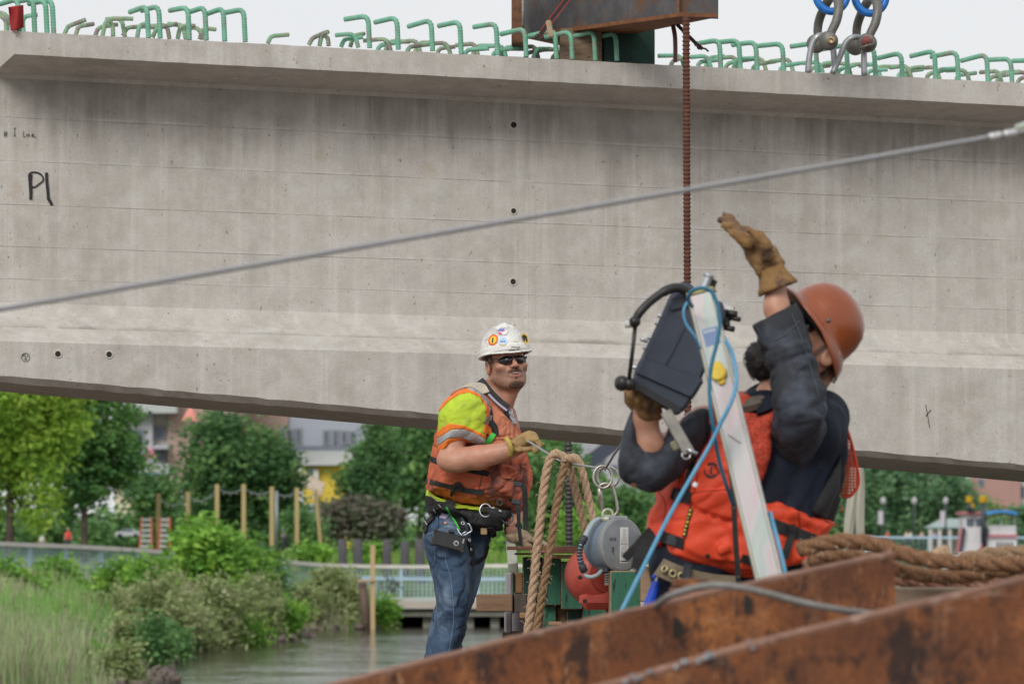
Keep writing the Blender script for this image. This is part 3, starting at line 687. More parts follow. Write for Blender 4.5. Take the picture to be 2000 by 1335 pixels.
for i, (x, yt, wd, D, m, lb) in enumerate(((40, 1265, 130, 70, L_bush, 'bright green scrub at the lowest left edge of the photo'), (130, 1205, 120, 77, L_olive, 'pale olive scrub in the lower marsh, left of its centre'), (250, 1200, 110, 80, L_olive, 'pale olive scrub in the lower marsh, right of its centre'), (200, 1262, 110, 69.5, L_bush, 'fresh green scrub near the bottom edge of the marsh'), (330, 1215, 80, 84, L_mid, 'green scrub leaning over the water at the marsh bend'), (90, 1170, 150, 84, L_olive, 'loose olive scrub left in the marsh below the dark green bush'), (210, 1150, 150, 88, L_olive, 'loose grey green scrub in the upper middle of the marsh'), (370, 1160, 130, 92, L_olive, 'grey green scrub between the marsh middle and the point'), (150, 1235, 130, 72, L_mid, 'dark green scrub in the lower left of the marsh'), (500, 1110, 130, 103, L_olive, 'olive scrub just right of the large bright bush'), (590, 1140, 90, 118, L_olive, 'grey brown scrub at the inlet beside the footbridge'), (230, 1085, 120, 99, L_bush, 'yellow green scrub under the left walkway railing'), (10, 1200, 110, 76, L_olive, 'olive scrub cut by the left edge'))):
    shrub(x, yt, 1200, wd, D, m, 300 + i, lb, n=4200, size=.075, lobes=11)
# marsh grass and reeds (uncountable)
def blades(n, region, h0, h1, wd, seed, droop=.35):
    rs = np.random.default_rng(seed); out = []
    px = rs.uniform(region[0], region[1], n); D = rs.uniform(region[2], region[3], n); X = (px - 1000) * D / F_PX
    ok = inland(X, D) > .15; X, D = X[ok], D[ok]; n = len(X)
    pn = np.array([mnoise.noise(Vector((a * .5, b * .22, seed))) for a, b in zip(X, D)])
    hgt = rs.uniform(h0 * .6, h1 * 1.1, n) * (1 + .7 * pn) * np.clip(.4 + inland(X, D) * .5, .4, 1); z = land_h(X, D) - .05
    an = rs.uniform(0, 6.28, n); ln = rs.uniform(.05, droop, n) * hgt; w_ = wd * rs.uniform(.6, 1.4, n)
    base = np.stack([X, D, z], 1); dr = np.stack([np.cos(an), np.sin(an), 0 * an], 1); sd = np.stack([np.cos(an * 1.7), .3 * np.sin(an * 1.7), 0 * an], 1)
    sd /= np.linalg.norm(sd, axis=1)[:, None]; up = V(0, 0, 1); 
    mid = base + dr * (ln * .35)[:, None] + up * (hgt * .6)[:, None]; tip = base + dr * ln[:, None] + up * hgt[:, None]
    W = sd * w_[:, None]
    q = np.stack([base - W, base + W, mid + W * .8, mid - W * .8, mid - W * .8, mid + W * .8, tip + W * .3, tip - W * .3], 1).reshape(-1, 3)
    return q, pn, n
M_blade = [leafmat('blade_green', (.10, .23, .05), (.18, .33, .08), (.26, .37, .14), 1.2), mat('blade_straw', (.38, .36, .22), (.46, .43, .29), scale=2, rough=.8, trans=.3),
           leafmat('blade_olive', (.20, .25, .12), (.30, .34, .19), None, 1.0), mat('blade_sere', (.20, .15, .11), (.28, .22, .17), scale=2, rough=.9, trans=.2)]
qs, ms = [], []
for (n_, reg, a, b, w_, sd_) in ((20000, (-20, 420, 64, 96), .4, .95, .012, 1), (16000, (-20, 480, 86, 108), .45, .95, .014, 2), (14000, (300, 620, 88, 112), .6, 1.15, .014, 3), (5000, (590, 780, 115, 122), .4, .8, .016, 4), (5000, (-20, 560, 108, 126), .3, .6, .016, 5)):
    q, pn, n = blades(n_, reg, a, b, w_, sd_); qs.append(q); rs = np.random.default_rng(sd_ + 50)
    X = q[0::8, 0]; D = q[0::8, 1]
    p2 = np.array([mnoise.noise(Vector((x_ * .35 + 9, d_ * .12, 3.3))) for x_, d_ in zip(X, D)]); r_ = rs.uniform(0, 1, n)
    mi = np.where(r_ < np.clip(.36 + p2 * 1.2, .08, .7) * np.clip((D - 70) / 9, .06, 1), 1, np.where(r_ > .9, 3, np.where(p2 + r_ * .5 > .25, 2, 0)))
    ms.append(np.repeat(mi, 2))
q = np.concatenate(qs); f = np.arange(len(q)).reshape(-1, 4)
g = _mesh('marsh_grass', q, f, None, None, (0, 0, 0), False, M_blade, np.concatenate(ms).astype(int).tolist())
tag(g, 'dense tall straw and green marsh grass along the water', 'marsh grass', None, 'stuff')
# meadow grass beyond the walkway
q1, pn, n = blades(9000, (540, 1280, 131, 165), .25, .55, .03, 8); 
g = _mesh('meadow_grass', q1, np.arange(len(q1)).reshape(-1, 4), None, None, (0, 0, 0), False, [leafmat('blade_meadow', (.09, .18, .03), (.15, .26, .05), (.24, .28, .1), .4)]); tag(g, 'bright meadow grass behind the walkway', 'grass', None, 'stuff')
# stony mud edge at the waterline
rs = np.random.default_rng(77); mb = MB()
for i in range(420):
    D = rs.uniform(66, 123); X = np.interp(D, SH_D, SH_X) + rs.uniform(-.5, .35); s_ = rs.uniform(.08, .3)
    mb.box((X, D, rs.uniform(-.02, .1)), (s_, s_, s_ * .6), ax=[nrm(rs.normal(size=3)) for _ in range(1)] * 1 + [V(0, 1, .2), V(0, -.2, 1)], bev=s_ * .2)
tag(mb.build('shore_stones', mat('shore_stone', (.16, .12, .10), (.1, .085, .07), scale=2, rough=.95), loc=(0, 0, 0)), 'brown stones and mud along the waterline', 'stones', None, 'stuff')

# ---------------------------------------------------------------- walkway railing (thin top rail, posts, mesh infill)
M_rail = mat('rail_white', (.62, .60, .56), (.52, .5, .47), scale=2, rough=.6); M_railb = mat('rail_blue', (.40, .55, .66), (.34, .49, .60), scale=2, rough=.6)
M_grid = mat('rail_mesh', (.30, .44, .46), (.36, .5, .5), scale=2, rough=.5)
def railing(pts, label, h=1.1, name='railing', pm=M_rail, infill=.13, toph=.11, step=2.4, deck=True):
    """pts: (px, y of top rail, D)"""
    t = thing(name, label, 'railing', P(*pts[len(pts) // 2]) - V(0, 0, h))
    path = catmull([P(*p) for p in pts], 10); seg = [0]
    for a, b in zip(path[:-1], path[1:]): seg.append(seg[-1] + np.linalg.norm(b - a))
    at = lambda s: np.array([np.interp(s, seg, [p[k] for p in path]) for k in range(3)])
    mb = MB(); mb.ribbon(path, .16, toph, V(0, 0, 1)); mb.build('top_rail', pm, t)
    mb = MB(); mb.ribbon([p - V(0, 0, h - .1) for p in path], .05, .06, V(0, 0, 1)); mb.build('bottom_rail', M_railb, t)
    s = 0
    while s < seg[-1]:
        p = at(s); mb = MB(); mb.box(p - V(0, 0, h / 2), (.09, .09, h)); mb.build('railing_post', M_railb, t); s += step
    mb = MB(); s = 0
    while s < seg[-1]:
        p = at(s); mb.box(p - V(0, 0, h / 2), (.022, .022, h - .12)); s += infill
    for k in range(1, 8): mb.ribbon([p - V(0, 0, h * k / 8) for p in path], .012, .012, V(0, 0, 1))
    mb.build('mesh_panel', M_grid, t)
    if deck:
        mb = MB(); mb.ribbon([p - V(0, -1.2, h + .1) for p in path], 2.6, .2, V(0, 0, 1)); mb.build('walkway_deck', mat('deck_pale', (.46, .41, .36), (.38, .34, .3), scale=1, rough=.85), t)
    return t
railing([(-160, 1050, 98), (0, 1061, 103), (150, 1067, 108), (300, 1076, 113), (430, 1086, 119), (570, 1098, 125)], 'pale railing with blue green mesh along the park walkway on the left')
railing([(560, 1097, 125), (640, 1103, 127), (800, 1106, 128), (1010, 1104, 128), (1560, 1104, 128)], 'white topped light blue railing of the footbridge behind the man in jeans', deck=False)
railing([(700, 1128, 122), (860, 1130, 122.5), (1010, 1130, 122.5), (1540, 1130, 122.5)], 'second lower light blue railing on the water side of the footbridge', h=.85, pm=M_railb, deck=False, step=3.4)
fb = thing('footbridge', 'low concrete footbridge with pale deck and dark openings over the water', 'footbridge', P(1000, 1215, 124))
mb = MB(); a = P(745, 1180, 122); b = P(1560, 1180, 122); mb.hexa([a + V(0, 0, -.12), b + V(0, 0, -.12), b + V(0, 6, -.12), a + V(0, 6, -.12), a + V(0, 0, .10), b + V(0, 0, .10), b + V(0, 6, .14), a + V(0, 6, .14)]); mb.build('deck', MC['deck_pale'], fb)
M_cg = mat('old_concrete', (.20, .20, .17), (.27, .265, .23), scale=2, rough=.9)
mb = MB(); a = P(755, 1192, 122.2); b = P(1560, 1192, 122.2); mb.hexa([a + V(0, 0, -.16), b + V(0, 0, -.16), b + V(0, 5, -.16), a + V(0, 5, -.16), a, b, b + V(0, 5, 0), a + V(0, 5, 0)]); mb.build('edge_beam', M_cg, fb)
for x0, x1 in ((752, 764), (826, 850), (905, 925), (958, 975), (1040, 1060), (1130, 1150), (1230, 1250), (1330, 1350), (1440, 1460), (1540, 1560)):
    mb = MB(); a = P(x0, 1203, 122.4); b = P(x1, 1203, 122.4); mb.box(((a[0] + b[0]) / 2, 124.5, a[2] / 2 - .4), (b[0] - a[0], 4, a[2] + .8)); mb.build('pier', M_cg, fb)
mb = MB(); a = P(750, 1203, 127); b = P(1560, 1203, 127); mb.box(((a[0] + b[0]) / 2, 127, .1), (b[0] - a[0], .3, 1.1)); mb.build('back_wall', mat('opening_shade', (.03, .035, .04), rough=.9), fb)  # near-black sheet behind the piers; its colour stands in for the openings' shade
# emblem panel, dark scribbled device on the railing
mb = MB()
rs = np.random.default_rng(4)
for i in range(22):
    a = P(742 + rs.uniform(0, 32), 1121 + rs.uniform(0, 30), 121.9); mb.tube([a, a + V(rs.uniform(-.25, .25), 0, rs.uniform(-.25, .25))], .018, 5)
tag(mb.build('bicycle_rack', mat('dark_steel', (.05, .055, .06), rough=.6), loc=P(758, 1165, 121.9)), 'dark tangled metal device fixed on the light blue footbridge railing', 'rack')
# planks and posts in the water
mp = mat('post_brown', (.16, .11, .085), (.1, .07, .055), scale=3, rough=.95, stretch=(1, 1, .2)); mo = mat('post_tan', (.50, .37, .20), (.42, .3, .16), scale=3, rough=.9, stretch=(1, 1, .2))
mb = MB(); mb.tube([P(707, 1135, 118.6), P(712, 1180, 118.6), P(718, 1250, 118.6)], .13, 10); tag(mb.build('mooring_post', mp, smooth=True), 'leaning weathered brown mooring post standing in the water', 'post')
mb = MB(); mb.box((P(728, 0, 118.4)[0], 118.4, 1.0), (.13, .07, 2.9)); tag(mb.build('plank_post', mo), 'upright light tan plank beside the brown mooring post in the water', 'post')
mb = MB(); mb.beam(P(698, 1133, 118.3), P(730, 1133, 118.3), .06, .05); tag(mb.build('cross_plank', mo), 'short tan crosspiece nailed between plank and mooring post', 'plank')

# timber posts with string lights
posts = [(309, 963, 1066), (367, 960, 1045), (424, 945, 1045), (476, 945, 1078), (531, 950, 1070), (580, 952, 1070)]
M_post = mat('new_timber', (.46, .36, .17), (.38, .29, .13), scale=2, rough=.85, stretch=(1, 1, .2))
pl_ = ['leftmost, next to the orange stepladders', 'second from the left, behind the bright bush', 'third from the left, behind the bright bush', 'fourth from the left with a small brace at its foot', 'fifth from the left beside the grey metal pole', 'sixth from the left beside the leaning one']
tops = []
for i, (x, yt, yb) in enumerate(posts):
    a, b = P(x, yt, 140), P(x, yb + 12, 140); mb = MB(); mb.box((a + b) / 2, (.15, .15, a[2] - b[2]), bev=.01)
    o = tag(mb.build('timber_post', M_post), 'thin upright timber post, ' + pl_[i], 'post', 'row of timber posts for string lights'); tops.append(a)
mb = MB(); mb.tube([P(616, 955, 142), P(628, 1080, 142)], .07, 6); o = tag(mb.build('timber_post', M_post), 'thin timber post leaning to the left, rightmost of the row', 'post', 'row of timber posts for string lights'); tops.append(P(616, 955, 142))
mb = MB(); mb.beam(P(477, 1060, 139.8), P(490, 1078, 139.8), .12, .06); tag(mb.build('post_brace', M_post), 'short slanting timber brace at the foot of the fourth post', 'brace')
mb = MB(); mb.tube([P(540, 958, 139), P(540, 1075, 139)], .06, 10); tag(mb.build('metal_pole', mat('pole_grey', (.25, .28, .3), rough=.5, metal=.4), smooth=True), 'thin grey metal pole right beside the fifth timber post', 'pole')
for i, (a, b) in enumerate(zip(tops[:-1], tops[1:])):
    path = [a + (b - a) * t / 12 - V(0, 0, .12 + .45 * 4 * (t / 12) * (1 - t / 12) * (.4 if i > 1 else .7)) for t in range(13)]
    t = thing('string_lights', 'sagging string of lights in gap %s of the timber post row' % ['one', 'two', 'three', 'four', 'five', 'six'][i], 'string lights', path[6], 'string lights between the timber posts')
    mb = MB(); mb.tube(path, .018, 5); mb.build('light_cord', MC['pole_grey'], t)
    for k in (3, 6, 9): mb = MB(); mb.lathe(path[k] - V(0, 0, .07), (0, 0, 1), [(0, -.045), (.03, -.02), (.03, .02), (.012, .045), (0, .045)], 8); mb.build('bulb', mat('bulb', (.16, .15, .12), rough=.3), t, smooth=True)
# stepladders
M_lad = mat('ladder_orange', (.55, .10, .03), rough=.5); M_alu = mat('ladder_alu', (.5, .5, .5), rough=.4, metal=.4)
for (x0, x1, yt, yb, tp, lb) in ((273, 296, 1010, 1072, 4, 'tall orange fibreglass stepladder standing left of the first timber post'), (311, 331, 1010, 1072, 3, 'orange fibreglass stepladder partly behind the bright green bush')):
    t = thing('stepladder', lb, 'ladder', P((x0 + x1) / 2, yb, 139), 'orange stepladders in the park')
    for xa, xb in ((x0, x0 + tp), (x1, x1 - tp + 3)):
        mb = MB(); mb.beam(P(xa, yb, 139), P(xb, yt, 139), .09, .06, up=(0, 1, 0)); mb.build('side_rail', M_lad, t)
        mb = MB(); mb.beam(P(xa, yb, 140.1), P(xb, yt, 139.2), .05, .05, up=(0, 1, 0)); mb.build('rear_rail', M_lad, t)
    for k in range(6):
        f = (k + .6) / 6; y = yb + (yt - yb) * f; mb = MB(); mb.beam(P(x0 + tp * f, y, 139), P(x1 - tp * .3 * f, y, 139), .09, .10, up=(0, 0, 1)); mb.build('step', M_alu, t)
# bollards
M_bol = mat('bollard_grey', (.07, .068, .075), (.11, .105, .112), scale=4, rough=.9, stretch=(1, 1, .3))
for i, (x, wd) in enumerate(((669, 18), (699, 19), (756, 17), (791, 18), (820, 20))):
    a = P(x, 1052 + (i == 3) * 4, 129.5); r = wd / 2 * 129.5 / F_PX; mb = MB(); mb.lathe((a[0], 129.5, 0), (0, 0, 1), [(0, 1.0), (r, 1.0), (r, a[2] - .05), (r * .8, a[2]), (0, a[2])], 14)
    tag(mb.build('bollard', M_bol, smooth=True, auto=40), ['leftmost dark grey pile of the five behind the footbridge railing', 'second dark grey pile from the left behind the footbridge railing', 'middle dark grey pile standing alone behind the footbridge railing', 'fourth and shortest dark grey pile behind the footbridge railing', 'rightmost dark grey pile, next to the man in jeans'][i], 'bollard', 'dark grey piles behind the footbridge')

# ---------------------------------------------------------------- buildings
M_win = mat('window_dark', (.07, .09, .13), (.12, .15, .19), scale=.5, rough=.2)
def building(name, label, D, wl, wins, dep=14, fr=None):
    """wl: (part, px0, y0, px1, y1, mat, forward) ; wins: (x, y, w, h)"""
    t = thing(name, label, 'building', P((wl[0][1] + wl[0][3]) / 2, 1078, D))
    for (nm, x0, y0, x1, y1, m, fw) in wl:
        a, b = P(x0, y1, D - fw), P(x1, y0, D - fw); mb = MB(); mb.hexa([V(a[0], a[1], a[2]), V(b[0], a[1], a[2]), V(b[0], a[1] + dep, a[2]), V(a[0], a[1] + dep, a[2]), V(a[0], a[1], b[2]), V(b[0], a[1], b[2]), V(b[0], a[1] + dep, b[2]), V(a[0], a[1] + dep, b[2])]); mb.build(nm, m, t)
    for (x, y, w_, h_, fw) in wins:
        a, b = P(x - w_ / 2, y + h_ / 2, D - fw - .1), P(x + w_ / 2, y - h_ / 2, D - fw - .1)
        mb = MB(); mb.box(((a[0] + b[0]) / 2, a[1], (a[2] + b[2]) / 2), (b[0] - a[0] + .3, .12, b[2] - a[2] + .3)); f = mb.build('window', fr or M_wf, t)
        mb = MB(); mb.box(((a[0] + b[0]) / 2, a[1] - .08, (a[2] + b[2]) / 2), (b[0] - a[0], .1, b[2] - a[2])); mb.build('pane', M_win, f)
    return t
M_wf = mat('window_frame', (.26, .27, .30), rough=.6)
W1 = mat('wall_offwhite', (.52, .50, .46), (.46, .44, .42), scale=.2, rough=.9); W2 = mat('wall_palegrey', (.42, .42, .46), (.36, .36, .40), scale=.2, rough=.9)
W3 = mat('wall_brick', (.42, .30, .26), (.37, .25, .22), scale=1, rough=.9); W4 = mat('wall_bluegrey', (.33, .36, .43), (.38, .40, .46), scale=.2, rough=.9)
W5 = mat('wall_cream', (.62, .54, .40), rough=.9); W6 = mat('wall_yellow', (.65, .48, .05), (.58, .43, .06), scale=.3, rough=.8); W7 = mat('roof_pale', (.48, .50, .50), (.40, .42, .42), scale=.3, rough=.8)
building('apartment_building', 'off white apartment building with brick wing seen between the dark tree and the round tree', 300,
    [('wall', 225, 700, 328, 930, W1, 0), ('wall', 250, 806, 298, 925, W2, 1.2), ('wall', 328, 700, 470, 935, W3, .5), ('roof', 240, 760, 345, 806, W7, 2.5), ('balcony', 298, 868, 328, 876, W2, 2.5), ('balcony', 286, 905, 330, 925, W2, 2.5)],
    [(313, 844, 13, 20, 0), (314, 886, 14, 26, 0), (272, 850, 12, 22, 1.2), (262, 885, 9, 18, 1.2)])
building('shop_building', 'low cream building with a blue roof edge in front of the apartment building', 270, [('wall', 225, 926, 320, 1075, W5, 0), ('blue_fascia', 245, 923, 310, 927, mat('fascia_blue', (.05, .2, .5), rough=.6), .5)], [(250, 960, 12, 14, 0), (290, 965, 12, 14, 0)])
building('townhouse_row', 'blue grey townhouse row with narrow windows and a brick end above the yellow building', 310,
    [('wall', 562, 700, 730, 880, W4, 0), ('wall', 470, 700, 562, 900, W3, .4), ('parapet', 560, 870, 720, 880, mat('dark_band', (.16, .18, .22), rough=.8), .8), ('lower_wall', 562, 880, 735, 905, W7, 1.2), ('terrace', 575, 903, 700, 910, mat('band_tan', (.42, .38, .32), rough=.8), 2)],
    [(567, 852, 6, 24, 0), (583, 850, 6, 22, 0), (637, 853, 6, 22, 0), (655, 857, 7, 30, 0), (672, 853, 6, 20, 0), (688, 853, 6, 18, 0), (553, 846, 6, 16, .4)])
building('yellow_shop', 'bright yellow building wall with a white corner behind the leaning post', 280, [('wall', 592, 908, 700, 1070, W6, 0), ('corner_trim', 612, 916, 622, 975, M_rail, .5), ('awning', 590, 903, 665, 908, W7, 1.0)], [(606, 925, 9, 14, .2)])
ca = thing('canopy', 'sloping tan market canopy below the yellow building', 'canopy', P(600, 990, 230)); mb = MB(); a = P(570, 938, 230); b = P(628, 968, 230); mb.hexa([a, b, b + V(0, 4, .6), a + V(0, 4, .6), a + V(0, 0, .15), b + V(0, 0, .15), b + V(0, 4, .8), a + V(0, 4, .8)]); mb.build('canopy_roof', mat('canopy_tan', (.5, .4, .3), rough=.8), ca)
mb = MB(); mb.box((P(602, 0, 231)[0], 231.5, 3.9), (1.4, .3, 2.2)); mb.build('canopy_sign', mat('sign_paleblue', (.42, .47, .6), rough=.6), ca)
mb = MB(); mb.box((P(590, 0, 231)[0], 232, 3.4), (.12, .12, 3.4)); mb.build('canopy_post', M_rail, ca)
mb = MB(); mb.box((P(612, 0, 231)[0], 232, 3.4), (.12, .12, 3.4)); mb.build('canopy_post', M_rail, ca)
# pink and white umbrella on the terrace, red one below
def patio_umbrella(x, y, wpx, D, m, label):
    t = thing('patio_umbrella', label, 'umbrella', P(x, y + 30, D)); r = wpx / 2 * D / F_PX
    mb = MB(); mb.lathe(P(x, y, D), (0, 0, 1), [(r, -.35), (r * .55, .15), (.05, .45), (0, .45)], 12); mb.build('canopy', m, t)
    mb = MB(); a = P(x, y, D); mb.tube([a + V(0, 0, .4), a - V(0, 0, 2.2)], .05, 8); mb.build('pole', M_rail, t)
patio_umbrella(293, 885, 26, 292, mat('pink_cloth', (.6, .2, .3), rough=.8), 'pink patio umbrella on the balcony of the off white building')
patio_umbrella(372, 810, 34, 240, mat('coral_cloth', (.7, .26, .22), rough=.8), 'coral red parasol just under the girder above the round tree')
# people far away in the park
def far_person(x, yt, hpx, D, shirt, trousers, label, cat='person', group='people far off in the park'):
    s = 1.75 if hpx is None else hpx * D / F_PX; b = P(x, yt, D) - V(0, 0, s); t = thing('person', label, cat, b, group); S = s / 1.75
    mb = MB(); sk = mat('far_skin', (.45, .28, .2), rough=.8)
    mb.lathe(b + V(0, 0, 1.62 * S), (0, 0, 1), [(0, -.13 * S), (.06 * S, -.12 * S), (.085 * S, 0), (.07 * S, .09 * S), (0, .13 * S)], 10)
    mb.tube([b + V(0, 0, 1.5 * S), b + V(0, 0, 1.3 * S), b + V(0, 0, .9 * S)], lambda i, tt: [.05, .13, .12][i] * S, 10)
    for s_ in (-1, 1): mb.tube(catmull([b + V(s_ * .19 * S, 0, 1.4 * S), b + V(s_ * .25 * S, .02, 1.12 * S), b + V(s_ * .2 * S, -.15 * S, .9 * S)], 3), .04 * S, 7)
    mb.build('body', sk, t, smooth=True)
    mb = MB(); mb.tube([b + V(0, 0, 1.48 * S), b + V(0, 0, 1.4 * S), b + V(0, 0, 1.15 * S), b + V(0, 0, .88 * S)], lambda i, tt: [.09, .21, .19, .18][i] * S, 12, sq=(1, .65)); mb.build('shirt', shirt, t, smooth=True)
    mb = MB()
    for s_ in (-1, 1): mb.tube([b + V(s_ * .09 * S, 0, .92 * S), b + V(s_ * .1 * S, -.02, .5 * S), b + V(s_ * .11 * S, 0, 0)], lambda i, tt: [.11, .075, .05][i] * S, 9)
    mb.build('trousers', trousers, t, smooth=True)
pb = mat('shirt_lilac', (.36, .36, .55), rough=.9); pr = mat('shirt_red', (.6, .06, .05), rough=.9); pw = mat('shirt_white', (.6, .6, .58), rough=.9); pk = mat('trousers_dark', (.04, .04, .06), rough=.9)
far_person(558, 1020, 60, 160, pb, pk, 'person in a lilac shirt walking past the timber posts'); far_person(133, 1030, 50, 170, pr, pk, 'person in a red shirt under the dark tree')
far_person(82, 1040, 40, 175, pw, pk, 'person in a white shirt under the yellow green tree')
# parked car glimpsed under the trees
def far_car(x, y, wpx, D, m, label):
    W = wpx * D / F_PX; b = P(x, y, D); t = thing('parked_car', label, 'car', b, 'cars parked beyond the park')
    pr_ = [(-.5, .12), (-.5, .3), (-.46, .36), (-.3, .38), (-.2, .5), (.12, .52), (.28, .4), (.46, .36), (.5, .28), (.5, .12)]
    mb = MB(); mb.prism([b + V(u * W, 0, v * W * .7) for u, v in pr_], V(0, 1.7, 0)); mb.build('body', m, t)
    mb = MB(); mb.prism([b + V(u * W, -.02, v * W * .7) for u, v in [(-.27, .385), (-.19, .48), (.11, .495), (.23, .395)]], V(0, 1.74, 0)); mb.build('window', M_win, t)
    for u in (-.32, .3): mb = MB(); mb.cyl(b + V(u * W, .1, .12 * W * .7), .09 * W, .2, (0, 1, 0), 16); mb.build('wheel', mat('tyre', (.02, .02, .02), rough=.9), t)
far_car(390, 1058, 60, 165, mat('car_white', (.6, .6, .6), rough=.3), 'white parked car behind the bright green bush')
far_car(250, 1050, 50, 168, mat('car_silver', (.4, .42, .45), rough=.3), 'silver parked car behind the orange stepladders')
far_car(720, 1050, 70, 240, MC['car_silver'], 'silver parked car under the dusky brown green shrubs')
far_car(645, 1052, 60, 235, mat('car_tan', (.35, .25, .2), rough=.5), 'tan parked car right of the leaning post')

# dark crane boom and pale vehicle seen in the gap under the girder
cb = thing('crane', 'dark slanting crane boom and pale cab seen under the girder behind the steel rings', 'crane', P(1165, 985, 260))
mb = MB(); mb.beam(P(1120, 925, 260), P(1260, 820, 260), .8, .9); mb.build('boom', mat('boom_dark', (.04, .05, .08), rough=.6), cb)
mb = MB(); mb.box(P(1150, 945, 260), (2.2, 2, 1.6), bev=.2); mb.build('cab', mat('cab_grey', (.10, .11, .14), rough=.6), cb)
mb = MB(); mb.box(P(1170, 978, 260), (2.9, 2, .75), bev=.12); mb.build('counterweight', W1, cb)
building('office_building', 'pale grey office building in the gap behind the crane boom', 420, [('wall', 1120, 780, 1300, 1000, W2, 0), ('wall', 1085, 830, 1120, 960, W7, .5)], [(1150, 900, 10, 12, 0), (1175, 900, 10, 12, 0), (1200, 915, 10, 12, 0), (1102, 890, 8, 40, .5)])

# ---------------------------------------------------------------- far bank on the right
for i, (x, yt, wd, D, m, sd_) in enumerate(((1660, 890, 200, 480, L_far, 51), (1760, 880, 210, 470, L_far, 52), (1840, 905, 150, 475, L_far, 53), (1560, 890, 220, 500, L_far, 54), (1440, 900, 200, 500, L_far, 55), (1925, 975, 110, 520, leafmat('leaf_pale', (.13, .18, .06), (.2, .25, .09), None, .12), 56), (2010, 985, 90, 500, L_far, 57), (1880, 960, 80, 490, MC['leaf_far'], 58))):
    tree(x, yt, 1082, wd, D, m, sd_, ['broad green tree on the far bank behind the hanging pale covers', 'tallest broad green tree on the far bank between the lamp posts', 'green tree on the far bank behind the green roofed pavilion', 'green tree on the far bank behind the man in the brown hard hat', 'green tree on the far bank hidden behind the sleeve', 'pale yellow green tree below the brick building', 'green tree at the right edge behind the blue boat awning', 'green tree between pavilion and riverboat'][i], n=[6000, 7000, 4500, 2500, 1500, 2500, 2000, 1800][i], size=.5, lobes=12, base_frac=.03, group='trees on the far bank')
building('brick_building', 'red brick building with white framed window on the far bank at the right', 540, [('wall', 1897, 800, 1993, 1040, mat('far_brick', (.42, .25, .22), (.37, .22, .19), scale=.3, rough=.9), 0), ('wall', 1865, 925, 1897, 1040, W1, 2), ('wall', 1993, 900, 2060, 1040, W1, -1)], [(1916, 942, 8, 11, 0), (1889, 945, 10, 18, 2), (1998, 960, 5, 20, -1)], dep=20)
for i, x in enumerate((1725, 1786, 1847)):
    t = thing('street_lamp', ['leftmost', 'middle', 'rightmost'][i] + ' of the three dark globe street lamps on the far bank', 'street lamp', P(x, 1085, 455), 'globe lamps on the far bank')
    mb = MB(); mb.tube([P(x, 1085, 455), P(x, 984, 455)], .11, 8); mb.build('pole', mat('lamp_pole', (.03, .045, .05), rough=.6), t, smooth=True)
    mb = MB(); mb.lathe(P(x, 977, 455), (0, 0, 1), [(.12, -.45), (.30, -.2), (.32, .1), (.16, .3), (.05, .42), (0, .42)], 12); mb.build('globe', mat('lamp_globe', (.42, .40, .42), rough=.4), t, smooth=True)
    if i != 1: mb = MB(); mb.box(P(x - (5 if i == 0 else 6), 1010, 454.8), (.55, .05, 1.5)); mb.build('banner', mat('banner_grey', (.5, .46, .5), rough=.8), t)
pv = thing('pavilion', 'green roofed pavilion on the far bank left of the riverboat', 'pavilion', P(1840, 1080, 460))
mb = MB(); a = P(1812, 1030, 458); b = P(1890, 1030, 458); c_ = P(1838, 1012, 461); d_ = P(1876, 1012, 461); mb.add([a, b, b + V(0, 6, 0), a + V(0, 6, 0), c_, d_], [(0, 1, 5, 4), (1, 2, 5), (2, 3, 4, 5), (3, 0, 4), (3, 2, 1, 0)]); mb.build('roof', mat('roof_green', (.30, .38, .37), rough=.8), pv)
for x in (1817, 1835, 1855, 1875): mb = MB(); mb.box(P(x, 1056, 458.4), (.4, .4, 3)); mb.build('pillar', M_rail, pv)
mb = MB(); mb.box(P(1850, 1058, 463), (3.6, .4, 2.4)); mb.build('back_wall', mat('wall_tan', (.4, .3, .22), rough=.9), pv)
railing([(1600, 1049, 452), (1760, 1049, 452), (1900, 1049, 452), (2060, 1049, 452)], 'light blue quay fence along the far bank', h=2.1, infill=.5, toph=.25, step=6, pm=M_railb, deck=False)
for i, (x, sh, lb) in enumerate(((1733, pr, 'person in a red top at the far quay fence'), (1778, pw, 'person in a white top at the far quay fence'), (1800, mat('shirt_pink', (.6, .35, .35), rough=.9), 'person in a pink top near the pavilion'), (1825, pb, 'person in a lilac top under the pavilion roof'), (1770, mat('shirt_cream', (.6, .55, .4), rough=.9), 'person in a cream top beside the one in white'))):
    far_person(x, 1036, 30, 454, sh, pk, lb, group='people on the far quay')
# riverboat
rbt = thing('riverboat', 'white riverboat with red trim, blue awning and two yellow topped black stacks', 'boat', P(1930, 1112, 430))
def bb(x0, y0, x1, y1, d0, dep, m, nm, parent=rbt, bev=0):
    a, b = P(x0, y1, 430 + d0), P(x1, y0, 430 + d0); mb = MB(); mb.box(((a[0] + b[0]) / 2, a[1] + dep / 2, (a[2] + b[2]) / 2), (b[0] - a[0], dep, b[2] - a[2]), bev=bev); return mb.build(nm, m, parent)
MW = mat('boat_white', (.66, .65, .65), (.58, .58, .6), scale=.6, rough=.5); MR = mat('boat_red', (.45, .16, .18), rough=.5); MD = mat('boat_dark', (.04, .05, .07), rough=.5)
bb(1868, 1085, 1992, 1113, -1, 8, MW, 'hull', bev=.3); bb(1928, 1050, 1986, 1086, 0, 6, MW, 'main_cabin'); bb(1926, 1043, 1988, 1049, -.3, 6.6, MR, 'trim_band')
